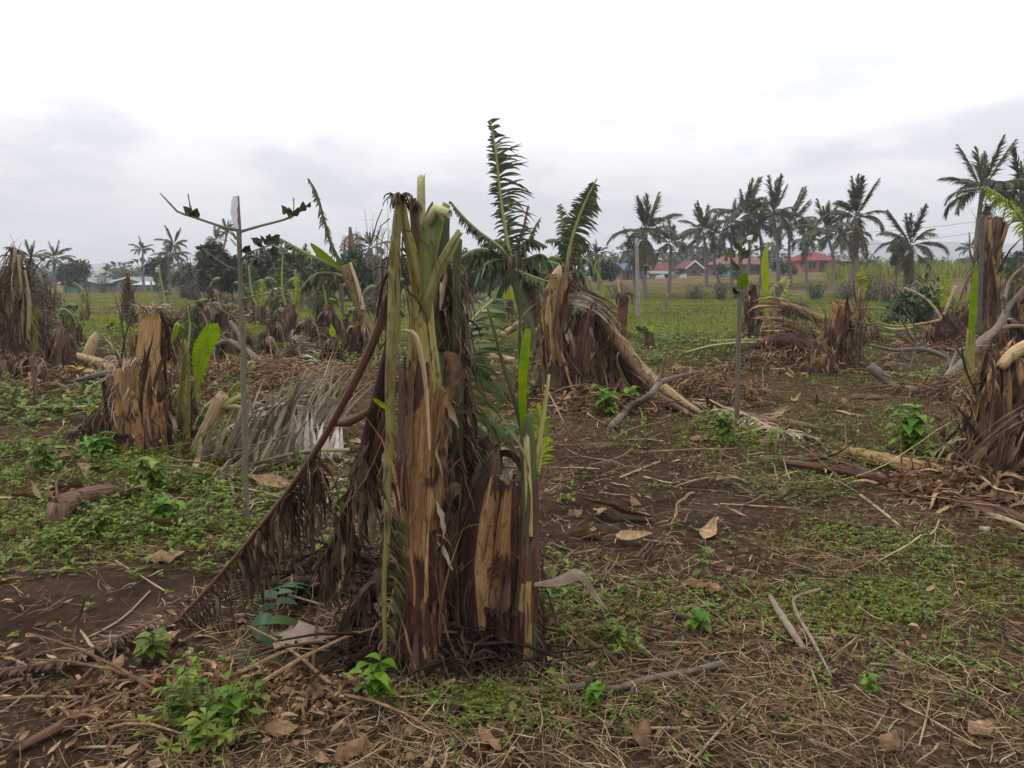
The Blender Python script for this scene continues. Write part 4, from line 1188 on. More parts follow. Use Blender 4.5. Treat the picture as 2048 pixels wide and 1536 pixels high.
blade(m, p, (0.015, 0.04, 0.05, 0.04, 0.035, 0.012), (0.1, 0.7, 0.55), cup=0.35, nc=9, steps=30, wave=.08); part(m, 'bent_dry_leaf', MAT['frond_dry'], suck)
m = MB(); p, _ = pl([(1070, 1000, 0), (1100, 930, 0, .02), (1135, 895, 0, .03), (1150, 885, 0, .03)], Yk)
blade(m, p, (0.01, 0.018, 0.01, 0.003), (0.2, -0.8, .5), cup=0.3); part(m, 'dry_flap', MAT['sheath_yellow'], suck)
leaf_feather(suck, [(1075, 950, 8, .05), (1082, 900, 7, .1), (1080, 850, 5, .12), (1074, 812, 3, .12)], Yk, 'leaf_yellowgreen', 'stalk_green', 26, 0.07, 0.06, 0.009, ang=25, grav=0.6, wig=0.05)
hang(suck, sk, 0.1, 0.5, 60, 0.14, 0.005, 'leaf_dead_dark', 'dead_shreds', 0.5, 3.0, 0.25, 101, (-60, 90), 1.15)

# ---- generic broken stump built from overlapping sheaths
def stump(name, label, lst, Y=None, base=None, mats=('sheath_tan', 'sheath_brown', 'sheath_maroon'), seed=1, nsh=9, shred=80, fibres=0, cat='banana stump', core_mat='sheath_tan', peel=0.05, shredL=0.25, fmat='fibre_pale', jag=0.04, group=None, root=None):
    if root is None:
        if base is None:
            base = gd(lst[0][0], lst[0][1])
        Y = base[1] if Y is None else Y
        root = thing(name, label, cat, base, group)
    path = pl(lst, Y)
    g = random.Random(seed)
    m = MB(); tube(m, *path, n=20, flute=0.09, wob=0.22, seed=seed, jag=jag * 1.6, hollow=0.05, rnd=g.random())
    part(m, 'stem', MAT[core_mat], root)
    for k in range(nsh):
        a0 = g.uniform(-200, 160); wd = g.uniform(55, 150)
        top = g.choice((0.25, 0.4, 0.55, 0.7, 0.85, 1.0)) * g.uniform(0.85, 1.0)
        sheath(root, path, 0.0, max(top, .2), a0, a0 + wd, mats[k % len(mats)], seed * 13 + k, 1.06 + 0.035 * k / max(nsh, 1) * 6 * (1 - top * .4), g.uniform(0, peel) * (1.3 - top * .8) * min(1, top * 1.6), jag * g.uniform(.8, 3), wob=.06, curl=g.uniform(0, .12))
    Lp = np.linalg.norm(path[0][-1] - path[0][0])
    for k, mt in enumerate((mats[0], 'sheath_brown', mats[-1])):
        clad(root, path, 26, Lp * .45, path[1].mean() * .55, mt, seed * 3 + k)
    if shred:
        sheets(root, path, .2, 1.0, 7, Lp * .35, path[1].mean() * .8, 'leaf_dead', seed + 50, rf=1.1)
        hang(root, path, 0.05, 0.9, shred // 2, shredL, 0.012, 'leaf_dead', 'dead_shreds', 0.6, 2.6, 0.25, seed + 3, (0, 360), 1.15)
        hang(root, path, 0.0, 0.5, shred // 2, shredL, 0.016, 'leaf_dead_dark', 'dead_shreds', 0.8, 2.2, 0.25, seed + 4, (0, 360), 1.15)
    rag(root, path[0][-1], path[1][-1] * 1.0, 46, 0.14, 0.010, 'leaf_dead', seed + 19, 'torn_fibres', grav=1.6, wig=.3)
    if fibres:
        rag(root, path[0][-1], path[1][-1] * 0.9, fibres, 0.16, 0.007, fmat, seed + 9)
    return root, path
# ------------------------------------------------------------------ mid-ground, left
st, ph = stump('banana_stump', 'shredded tan banana stump with pale torn fibres at left', [(288, 905, 80), (286, 820, 80), (292, 760, 66), (298, 700, 44), (300, 640, 38), (300, 622, 28)], seed=5, nsh=10, shred=60, fibres=110, peel=0.08, shredL=0.2)
Yb = st.location.y
rag(st, at(262, 720, Yb - .05), 0.12, 140, 0.20, 0.007, 'fibre_pale', 12, 'torn_fibres', grav=1.6)
pa = pl([(262, 905, 66), (258, 830, 70), (256, 770, 62), (255, 735, 50)], Yb - .06)
m = MB(); tube(m, *pa, n=20, flute=.1, jag=.05, hollow=.05, seed=15, wob=.1); part(m, 'stem', MAT['sheath_tan'], st)
for k, (a0, wd, tp, mt, pe) in enumerate(((-160, 80, .55, 'sheath_tan', .10), (-100, 90, .8, 'sheath_tan', .05), (-60, 90, .6, 'sheath_tan', .14), (-130, 120, .35, 'sheath_brown', .15), (-190, 60, .9, 'sheath_brown', .1), (-90, 60, .22, 'sheath_yellow', .02))):
    sheath(st, pa, 0, tp, a0, a0 + wd, mt, 300 + k, 1.06 + .03 * k, pe * tp * .5, .06, curl=.12)
hang(st, pa, .5, 1, 30, .18, .010, 'fibre_pale', 'dry_fibres', .6, 2.4, .25, 305, (-180, 0), 1.15)
clad(st, pa, 30, .3, .05, 'sheath_tan', 407)
clad(st, pa, 40, .3, .05, 'sheath_brown', 408)
hang(st, pa, .1, .9, 70, .18, .014, 'leaf_dead', 'dead_shreds', .7, 2.4, .25, 306, (-200, 20), 1.2)
p = pl([(236, 900, 30), (232, 820, 34), (228, 750, 30)], Yb - .1)
m = MB(); tube(m, *p, n=12, flute=.1, jag=.03, seed=16); part(m, 'side_stem', MAT['sheath_brown'], st)
p = pl([(140, 870, 12, .3), (185, 845, 22, .2), (225, 800, 26, 0)], Yb)
m = MB(); tube(m, *p, n=12, flute=.12, seed=17); part(m, 'dead_leaf_stalk', MAT['sheath_brown'], st)
hang(st, p, 0, 1, 130, .22, .016, 'leaf_dead_dark', 'dead_shreds', .5, 2.4, .25, 307)

leaf_feather(st, [(300, 632, 10), (320, 628, 9, .1), (336, 660, 7, .15), (340, 720, 4, .2)], Yb, 'leaf_dead', 'midrib_brown', 40, .14, .2, .014, name='dead_leaf', ang=20, grav=2.4, wig=.15)
# young plant with bright leaves beside it
bb = gd(375, 892); Yb = bb[1]
yo = thing('banana_sucker', 'young banana plant with two broad bright green leaves at left', 'banana sucker', bb)
stem(yo, [(368, 895, 24), (368, 820, 24), (370, 760, 20), (372, 720, 15), (366, 680, 9)], Yb, 'stem_green', seed=33, n=14)
stem(yo, [(388, 890, 18), (384, 830, 16), (386, 770, 12)], Yb + .1, 'sheath_brown', 'side_stem', seed=34, n=12)
for lst, wd, mt, sd_ in (([(384, 800, 0), (396, 760, 0, -.05), (404, 700, 0, -.12), (428, 655, 0, -.15), (436, 648, 0, -.15)], (.01, .06, .15, .13, .02), 'leaf_bright', (0.9, 0.4, 0)),
                         ([(372, 720, 0), (362, 660, 0, -.1), (354, 645, 0, -.14), (346, 668, 0, -.18), (342, 692, 0, -.2)], (.01, .05, .09, .11, .02), 'leaf_bright', (0.8, -.6, .1))):
    m = MB(); p, _ = pl(lst, Yb); blade(m, p, wd, sd_, cup=.12, nc=9, steps=22, wave=.02); o = part(m, 'leaf', MAT[mt], yo)
    m = MB(); tube(m, p + np.array((0, -.004, 0)), np.linspace(.009, .003, len(p)), n=6); part(m, 'midrib', MAT['stalk_green'], yo, o)
leaf_feather(yo, [(372, 760, 7), (376, 700, 6, .05), (380, 650, 5, .1), (376, 612, 3, .1)], Yb, 'leaf_banana', 'stalk_green', 40, .09, .09, .02, ang=-10, grav=1.6, wig=.05)
leaf_feather(yo, [(385, 860, 8), (405, 820, 6, .1), (430, 795, 4, .2)], Yb, 'leaf_banana', 'stalk_green', 18, .12, .12, .03, ang=20, grav=.9)
hang(yo, pl([(368, 895, 40), (370, 800, 30)], Yb), 0, 1, 70, .2, .012, 'leaf_dead_dark', seed=331)

# broken piece lying in front of the palm fronds
bb = gd(405, 905)
o = thing('broken_leaf_stalk', 'snapped green and cream banana stalk lying beside the bright leaved young plant', 'stalk', bb)
p = pl([(385, 905, 16), (415, 850, 22), (440, 800, 24), (448, 790, 20)], bb[1]); m = MB(); tube(m, *p, n=14, flute=.08, jag=.02, hollow=.02, seed=18, rnd=.7); part(m, 'stem', MAT['trunk_fallen'], o)
stem(o, [(440, 815, 12), (470, 798, 11), (485, 790, 9)], bb[1], 'stalk_green', 'leaf_stalk', n=8)
stem(o, [(444, 812, 10), (470, 812, 9), (484, 815, 7)], bb[1], 'stalk_green', 'leaf_stalk', n=8, seed=4)
leaf_feather(o, [(450, 800, 6), (462, 780, 5), (475, 765, 3)], bb[1] + .2, 'leaf_bright', 'stalk_green', 12, .1, .1, .03, ang=10)

# thin sapling with plastic film
bb = gd(494, 1042); Yb = bb[1]
sap = thing('sapling', 'slender bare sapling with white plastic on its cut top, at left', 'sapling', bb)
stem(sap, [(494, 1046, 16), (493, 1015, 12.5), (490, 930, 12), (491, 850, 11.5), (486, 760, 11), (487, 690, 10), (482, 600, 9.5), (480, 520, 9), (478, 466, 9.5), (477, 430, 7), (475, 392, 6.5)], Yb, 'stem_sapling', 'trunk', jag=.003, flute=.04, n=12, hollow=.002, wob=.22)
for i, lst in enumerate(([(478, 462, 6), (440, 452, 5), (386, 434, 4.5), (356, 424, 4), (348, 416, 4), (320, 386, 2)], [(479, 464, 6), (520, 452, 5), (575, 437, 4.5), (598, 424, 4), (622, 404, 2)], [(482, 545, 4), (450, 530, 3.5), (430, 516, 3), (405, 498, 2)],
                         [(480, 520, 4, .05), (505, 510, 3.5, .1), (530, 525, 3, .2)], [(484, 600, 4), (510, 592, 3, -.1), (540, 588, 2, -.2)], [(481, 520, 4), (500, 505, 3, -.15), (545, 490, 2.5, -.3), (560, 492, 2, -.3)], [(486, 640, 4), (460, 630, 3), (430, 610, 2)])):
    stem(sap, lst, Yb, 'stem_sapling', 'branch', jag=0, flute=0, n=7, seed=i, hollow=0)
for k, (x0, y0, x1, y1, wd) in enumerate(((382, 434, 366, 412, 20), (382, 434, 395, 416, 20), (386, 430, 377, 402, 5), (582, 438, 562, 410, 18), (582, 434, 576, 414, 14), (584, 432, 598, 414, 14), (600, 424, 606, 402, 18), (606, 414, 622, 404, 12),
                                         (408, 500, 388, 494, 14), (412, 506, 400, 488, 10), (520, 492, 500, 476, 22), (524, 494, 512, 474, 18), (528, 486, 520, 470, 10), (528, 488, 560, 470, 28), (485, 505, 500, 490, 20), (560, 496, 590, 492, 16), (560, 492, 575, 508, 18), (545, 492, 555, 512, 18), (430, 512, 412, 520, 12), (500, 520, 520, 530, 22))):
    m = MB(); a, b_ = at(x0, y0, Yb), at(x1, y1, Yb + random.uniform(-.06, .06)); mid_ = (a + b_) / 2 + np.array((0, random.uniform(-.02, .02), -.008))
    wv = wd * mpp(Yb); blade(m, (a, a * .75 + b_ * .25, mid_, a * .25 + b_ * .75, b_), (wv * .1, wv * .7, wv * .9, wv * .55, wv * .03), (random.uniform(.3, .9), .6, random.uniform(-.6, .6)), cup=.3, nc=5, steps=12, wave=.04, seed=k, rnd=random.random()); part(m, 'leaf', MAT['leaf_sapling'], sap)
m = MB(); stem(sap, [(384, 430, 2), (379, 405, 2), (376, 388, 3)], Yb, 'stem_sapling', 'twig', jag=0, flute=0, n=6)
stem(sap, [(586, 430, 2), (588, 410, 2), (587, 396, 3)], Yb, 'stem_sapling', 'twig', jag=0, flute=0, n=6)
m = MB(); p, _ = pl([(469, 392, 0, -.02), (466, 415, 0, -.03), (468, 440, 0, -.025), (473, 458, 0, -.02)], Yb)
blade(m, p, (.036, .045, .035, .022), (1, -.2, .1), cup=.25, nc=7, steps=14, wave=.10); part(m, 'plastic_wrap', MAT['plastic_film'], sap)

# dry coconut fronds on the ground
for k, (lst, lab, n, LL, LR, gr) in enumerate((
        ([(690, 868, 9), (600, 890, 10), (500, 915, 10), (400, 940, 7)], 'dry coconut frond lying in front of the other fronds behind the thin sapling', 75, 0.90, 0.10, 0.45),
        ([(640, 800, 8), (580, 815, 9), (500, 850, 9), (420, 905, 6)], 'grey dry coconut frond in the middle of the frond pile at left', 70, 0.85, 0.12, 0.45),
        ([(625, 800, 9), (600, 770, 9), (590, 735, 7), (585, 700, 4)], 'upturned dry coconut frond at the back of the frond pile', 46, 0.5, 0.42, 1.0),
        ([(700, 920, 8), (610, 925, 8), (510, 950, 8), (430, 975, 5)], 'flattened pale coconut frond lying nearest among the fronds behind the sapling', 60, 0.40, 0.10, 0.5),
        ([(690, 770, 8), (640, 785, 9), (570, 800, 9), (500, 830, 6)], 'olive grey coconut frond with long drooping leaflets at the right of the pile', 55, 0.65, 0.25, 0.7))):
    bb = gd(lst[0][0], lst[0][1])
    pts = np.array([gd(a, b_) + np.array((0, 0, 0.05 + (0.35 * i / 3 if k == 2 else 0.04))) for i, (a, b_, c_) in enumerate(lst)])
    mr, ml = MB(), MB()
    feather(mr, ml, pts, .018, .006, int(n * .85), LL, LR, .044, ang=-12, grav=gr, t0=.05, wig=.012, miss=.04, jit=.08, prof='blade', seg=5, side=(-.55, -.50, -.40))
    t_ = thing('dry_palm_frond', lab, 'palm frond', bb)
    bl = stuffed(part(ml, 'leaflets', MAT['frond_grey'], t_)); part(mr, 'midrib', MAT['midrib_pale'], t_)

# the red scrap on the fronds
m = MB(); c = gd(638, 765) + np.array((0, 0, .12)); blade(m, (c + (-.10, 0, 0), c + (0, 0, .05), c + (.1, .02, .0)), (.06, .12, .05), (0, 1, .3), cup=.2, wave=.15, nc=5, steps=10); single(m, 'cloth_scrap', MAT['red_cloth'], c, 'small faded red scrap on the dry fronds', 'scrap')


def branch(name, label, lst, mat, base=None, twigs=(), cat='branch', n=10, lift=0.02, flute=.05, Y=None):
    """lying branch: points follow the ground"""
    bb = gd(lst[0][0], lst[0][1]) if base is None else base
    r_ = thing(name, label, cat, bb)
    def trace(l):
        P, R = [], []
        for it in l:
            if len(it) > 3 and it[3] is not None:
                q = at(it[0], it[1], it[3])
            else:
                q = gd(it[0], it[1]); q[2] += lift + it[2] * .35 * mpp(q[1])
            P.append(q); R.append(it[2] * .5 * mpp(q[1]))
        return np.array(P), np.array(R)
    m = MB(); P, R = trace(lst); tube(m, P, R, n=n, flute=flute, wob=.12, seed=len(label), jag=R[-1] * .6, rnd=random.random()); part(m, 'limb', MAT[mat], r_)
    if cat == 'fallen stem':
        clad(r_, (P, R), 40, np.linalg.norm(P[-1] - P[0]) * .3, R.max() * 1.1, mat, len(lst) + int(lst[0][0]), 0, .95)
    for tw in twigs:
        m = MB(); tube(m, *trace(tw), n=6, wob=.1, seed=len(tw)); part(m, 'twig', MAT[mat], r_)
    return r_


yb = gd(548, 752)[1]
branch('fallen_branch', 'curved pale forked branch rising from the brush heap at left', [(548, 752, 13, yb), (520, 725, 15, yb + .1), (490, 700, 14, yb + .2), (455, 682, 11, yb + .3), (430, 690, 7, yb + .35)], 'bark_pale', gd(548, 752),
       [[(488, 700, 11, yb + .2), (478, 670, 10, yb + .25), (460, 642, 7, yb + .3)], [(470, 690, 7, yb + .25), (440, 670, 5, yb + .2), (425, 660, 3, yb + .1)]])
# cut log in the weeds
bb = gd(130, 1060)
lg = thing('cut_log', 'short dark cut log lying in the green weeds at left', 'log', bb)
m = MB(); tube(m, *pl([(222, 982, 26, .4), (175, 992, 34, .22), (135, 1008, 42, .05), (116, 1016, 44, .0)], bb[1]), n=18, flute=.06, wob=.1, seed=5, jag=.02, hollow=.02); part(m, 'log', MAT['sheath_brown'], lg)
m = MB(); tube(m, *pl([(112, 1072, 40, -.06), (114, 1040, 46, -.05), (120, 1008, 40, -.02)], bb[1]), n=14, flute=.12, seed=6, jag=.02); part(m, 'stub', MAT['sheath_brown'], lg)
m = MB(); tube(m, *pl([(112, 1005, 3), (100, 985, 3), (95, 965, 3), (108, 945, 2)], bb[1]), n=5); part(m, 'twig', MAT['midrib_pale'], lg)
m = MB(); tube(m, *pl([(118, 1000, 4), (112, 970, 4), (122, 950, 3), (150, 935, 2)], bb[1]), n=5); part(m, 'twig', MAT['midrib_pale'], lg)

# tall dead plant at the left edge
st, ph = stump('banana_plant', 'tall dead banana plant with tan strips at the left edge', [(40, 742, 46), (38, 690, 44), (36, 620, 36), (34, 560, 26), (30, 515, 14), (22, 496, 5)], seed=21, nsh=7, shred=260, peel=.06, shredL=.5, cat='banana plant', core_mat='sheath_brown', mats=('sheath_brown', 'sheath_tan', 'sheath_maroon'))
Yb = st.location.y
for lst in ([(28, 690, 9), (26, 600, 8), (30, 500, 6)], [(42, 690, 9), (44, 600, 7), (36, 510, 5)], [(56, 680, 8), (58, 600, 7), (50, 540, 4)]):
    stalk(st, lst, Yb - .15, 'midrib_pale', 'dead_leaf_stalk')
stalk(st, [(34, 600, 12), (36, 550, 11), (37, 510, 8)], Yb - .1, 'stalk_green', seed=9)
hang(st, ph, .4, 1, 200, .45, .02, 'leaf_dead', 'dead_shreds', .9, 2.4, .2, 215)
leaf_feather(st, [(50, 580, 7), (60, 620, 6), (66, 670, 5), (66, 720, 3)], Yb - .05, 'leaf_yellowgreen', 'stalk_green', 30, .2, .2, .02, ang=30, grav=2.0, wig=.1)
leaf_feather(st, [(15, 580, 7), (4, 600, 6), (-6, 640, 5), (-10, 690, 3)], Yb - .05, 'leaf_banana', 'stalk_dark', 30, .25, .25, .02, ang=30, grav=2.0, wig=.1)
# dead dried plant in the open field
st, ph = stump('banana_plant', 'dark shrivelled banana plant bent over like a hook in the open field', [(262, 655, 14), (262, 620, 13), (260, 590, 10), (257, 560, 7), (254, 547, 4)], base=gd(262, 655), seed=23, nsh=3, shred=60, peel=.05, shredL=.6, cat='banana plant', core_mat='sheath_brown', mats=('sheath_brown', 'sheath_maroon'))
Yb = st.location.y
for lst in ([(257, 552, 3), (250, 560, 3), (247, 610, 3), (240, 655, 2)], [(258, 552, 4), (262, 590, 4), (272, 630, 3), (274, 650, 2)], [(254, 556, 3), (252, 600, 3), (250, 640, 2)]):
    lo, p = leaf_feather(st, lst, Yb - .1, 'leaf_dead_dark', 'midrib_brown', 26, .2, .2, .02, name='dead_leaf', ang=30, grav=3, wig=.15)
# smaller stumps at left
stump('banana_stump', 'brown split banana stump at far left in front of the fallen stems', [(122, 762, 46), (122, 730, 44), (126, 690, 34), (126, 660, 18)], seed=25, nsh=7, shred=70, core_mat='sheath_brown', mats=('sheath_brown', 'sheath_tan', 'sheath_maroon'), peel=.08)
bb = gd(182, 745)
sl = thing('sheath_slab', 'pale tan slab of banana stem leaning at left behind the fallen stems', 'stem slab', bb)
m = MB(); pp = pl([(168, 748, 22), (176, 715, 24), (188, 680, 20), (196, 662, 8)], bb[1]); shell(m, *pp, -170, -10, 1.0, 0, .03, 8, thick=.02); part(m, 'slab', MAT['sheath_pale'], sl)
hang(sl, pp, 0, .5, 40, .2, .015, 'leaf_dead', seed=251)
for k, (lst, lab, mt) in enumerate((([(235, 738, 20, 0), (190, 725, 22, .1), (140, 712, 20, .2)], 'upper tan fallen banana stem lying behind the shredded stump', 'trunk_fallen'), ([(225, 760, 16, 0), (185, 748, 18, .1), (135, 735, 16, .2)], 'lower tan fallen banana stem lying behind the shredded stump', 'sheath_tan'))):
    q = gd(lst[0][0], lst[0][1] + 20); t_ = thing('fallen_log', lab, 'fallen stem', q); m = MB(); tube(m, *pl(lst, q[1]), n=14, flute=.08, wob=.08, seed=30 + k, jag=.03, hollow=.03); part(m, 'stem', MAT[mt], t_); hang(t_, pl(lst, q[1]), 0, 1, 40, .3, .012, 'leaf_dead', seed=260 + k)
# broken drooping leaf at left
bb = gd(215, 800)
lf = thing('fallen_leaf', 'drooping torn dark green leaf on a bent stalk at left', 'leaf', bb)
stem(lf, [(232, 770, 14, .1), (222, 748, 16, 0), (190, 752, 12, -.05), (140, 765, 7, -.1)], bb[1], 'bark', 'leaf_stalk', n=10)
leaf_feather(lf, [(215, 755, 6), (150, 768, 6, -.1), (100, 785, 5, -.2), (60, 805, 3, -.3)], bb[1], 'leaf_banana', 'midrib_pale', 34, .1, .25, .028, ang=10, grav=1.4, wig=.06)
leaf_feather(lf, [(110, 785, 6, -.2), (100, 830, 5, -.3), (85, 880, 3, -.3)], bb[1], 'leaf_banana', 'stalk_dark', 26, .14, .12, .025, ang=20, grav=1.6, wig=.08)
m = MB(); a, b_ = gd(-40, 905), gd(215, 902); tube(m, (at(-40, 814, 8.2), at(60, 815, 8.2), at(205, 813, 8.2)), (.016, .015, .013), n=8); t_ = single(m, 'bamboo_pole', MAT['bamboo'], (at(60, 815, 8.2)[0], 8.2, 0), 'pale yellow bamboo pole stretching across at the left edge', 'pole')
# posts that carry it
for xx, lab in ((30, 'dark short post under the bamboo pole at the left edge'), (72, 'dead dark stem standing right of the post under the bamboo pole')):
    q = at(xx, 815, 8.26); q[2] = height(q[0], 8.26); m = MB(); tube(m, (q - (0, 0, .05), q + (0.01, 0, .25), q + (0, 0, (.16 if xx == 30 else .42) + .2)), (.03, .026, .02), n=9, flute=.12, jag=.02, seed=xx); t_ = single(m, 'stake', MAT['sheath_brown'], q, lab, 'stake')

# ------------------------------------------------------------------ mid-ground, middle
# leaning plant behind the sapling
bb = gd(742, 690); Yb = bb[1]
le = thing('banana_plant', 'leaning tan banana stem with torn green leaves behind the sapling', 'banana plant', bb)
stem(le, [(745, 692, 22), (735, 655, 20), (718, 610, 18), (700, 570, 16), (688, 530, 15)], Yb, 'trunk_fallen', seed=35, n=14)
stalk(le, [(726, 620, 9), (718, 580, 8), (700, 525, 6)], Yb - .1, 'sheath_pale', seed=36)
m = MB(); p, _ = pl([(684, 540, 0), (665, 520, 0, -.1), (640, 500, 0, -.15), (622, 486, 0, -.2)], Yb)
blade(m, p, (.03, .16, .22, .06), (.5, -.6, .6), cup=.3, nc=7, steps=16); part(m, 'leaf', MAT['leaf_bright'], le)
leaf_feather(le, [(690, 545, 8), (650, 525, 7), (600, 500, 6), (560, 478, 4), (536, 472, 3)], Yb + .1, 'leaf_banana', 'stalk_green', 60, .25, .40, .05, ang=10, grav=1.2, wig=.05)
leaf_feather(le, [(690, 540, 8), (665, 495, 7), (648, 440, 6), (632, 385, 5), (617, 358, 3)], Yb + .1, 'leaf_banana', 'stalk_dark', 90, .30, .30, .045, ang=-5, grav=1.1, wig=.1)
leaf_feather(le, [(692, 560, 8), (670, 548, 7), (630, 550, 6), (600, 580, 4)], Yb + .3, 'leaf_banana', 'stalk_green', 44, .3, .5, .05, ang=10, grav=1.6, wig=.08)
leaf_feather(le, [(690, 560, 8), (660, 570, 7), (640, 600, 6), (632, 650, 4)], Yb + .3, 'leaf_banana', 'stalk_dark', 44, .35, .35, .05, ang=20, grav=2.2, wig=.1)
hang(le, pl([(745, 690, 30), (735, 655, 30)], Yb), 0, 1, 70, .3, .02, 'leaf_dead', seed=351)
hang(le, pl([(690, 560, 30), (660, 550, 30)], Yb), 0, 1, 50, .4, .02, 'leaf_dead', seed=352)
# bananas around, further back
def clump(label, lst, leaves, seed, core_mat='sheath_brown', shred=60, nsh=4, cat='banana plant', name='banana_plant'):
    st, ph = stump(name, label, lst, seed=seed, nsh=nsh, shred=shred, core_mat=core_mat, mats=('sheath_brown', 'sheath_tan', 'sheath_maroon'), peel=.06, shredL=.35, cat=cat)
    Yb = st.location.y
    for kind, l2, a, b_, n in leaves:
        if kind == 'blade':
            m = MB(); p, _ = pl(l2, Yb); blade(m, p, np.interp(np.linspace(0, 1, len(p)), (0, .35, .75, 1), (.2, 1, .8, .1)) * a, (b_, -.6, .2), cup=.25, nc=7, steps=14, wave=.03, seed=seed); part(m, 'leaf', MAT['leaf_yellowgreen'], st)
        else:
            mt = {'torn': 'leaf_banana', 'yellow': 'leaf_yellowgreen', 'dead': 'leaf_dead'}[kind]
            leaf_feather(st, l2, Yb, mt, 'stalk_green' if kind != 'dead' else 'midrib_pale', n, a, b_, .035, ang=5, grav=1.2, wig=.08)
    return st
clump('banana plant with a few torn upright leaves right of the sapling', [(575, 690, 26), (578, 650, 24), (582, 610, 16)], [('torn', [(578, 630, 5), (566, 590, 5), (564, 550, 4), (566, 510, 3)], .2, .2, 30), ('yellow', [(584, 630, 5), (592, 590, 4), (590, 540, 3)], .10, .12, 20), ('blade', [(582, 620, 0), (596, 596, 0), (598, 570, 0)], .12, .8, 0)], 361)
clump('small dark banana plant with fan of green leaves close behind the sapling', [(518, 650, 20), (518, 630, 20), (518, 612, 14)], [('torn', [(518, 620, 5), (505, 590, 5), (500, 560, 4), (498, 530, 3)], .4, .4, 26), ('yellow', [(520, 620, 5), (524, 590, 4), (526, 560, 3)], .2, .2, 20), ('torn', [(520, 620, 5), (540, 590, 5), (548, 570, 3)], .3, .3, 22)], 362)
clump('dead drooping banana plant with dark leaves below the leaning stem', [(655, 690, 26), (656, 650, 24), (655, 610, 16)], [('dead', [(655, 620, 5), (640, 630, 5), (625, 670, 3)], .3, .3, 36), ('dead', [(656, 620, 5), (675, 630, 5), (690, 665, 3)], .3, .3, 36), ('torn', [(656, 620, 5), (650, 590, 5), (646, 570, 3)], .3, .3, 22)], 363, shred=120)
clump('thin dry brown banana plant left of the middle with hanging grey leaves', [(708, 600, 15), (705, 540, 14), (702, 490, 12), (700, 455, 5)], [('dead', [(702, 470, 5), (690, 480, 5), (686, 540, 3)], .4, .4, 46), ('dead', [(703, 470, 5), (715, 470, 5), (718, 520, 3)], .4, .4, 46)], 364, shred=200)
# brown pole standing below
m = MB(); q = gd(686, 640); tube(m, (q - (0, 0, .1), q + (0, 0, .8), at(684, 560, q[1])), (.06, .05, .045), n=10, flute=.1, jag=.03); single(m, 'stake', MAT['bark'], q, 'dark upright post between the leaning stem and the dead plant', 'stake')

# more wrecked banana plants between
def wreck(label, px_, py_, h_, w_, seed, kinds):
    g = random.Random(seed); lean = g.uniform(-.15, .15) * h_; tx = px_ + lean; ty = py_ - h_
    lv = []
    for kd in kinds:
        sx = g.choice((-1, 1)); r_ = h_ * g.uniform(.5, .9)
        if kd == 'dead': lv.append(('dead', [(tx, ty + h_ * .15, 5), (tx + sx * r_ * .3, ty + h_ * .1, 4), (tx + sx * r_ * .5, ty + h_ * .45, 3), (tx + sx * r_ * .55, ty + h_ * .8, 2)], .3, .3, 34))
        elif kd == 'torn': lv.append(('torn', [(tx, ty + h_ * .15, 5), (tx + sx * r_ * .2, ty - r_ * .4, 4), (tx + sx * r_ * .5, ty - r_ * .7, 3), (tx + sx * r_ * .8, ty - r_ * .7, 2)], .25, .3, 34))
        else: lv.append(('blade', [(tx, ty + h_ * .1, 0), (tx + sx * 4, ty - h_ * .2, 0), (tx + sx * 10, ty - h_ * .45, 0)], .18, .8, 0))
    return clump(label, [(px_, py_, w_), (px_ + lean * .4, py_ - h_ * .5, w_ * .85), (tx, ty, w_ * .5)], lv, seed, g.choice(('sheath_brown', 'sheath_tan', 'sheath_maroon')), shred=80, nsh=4)
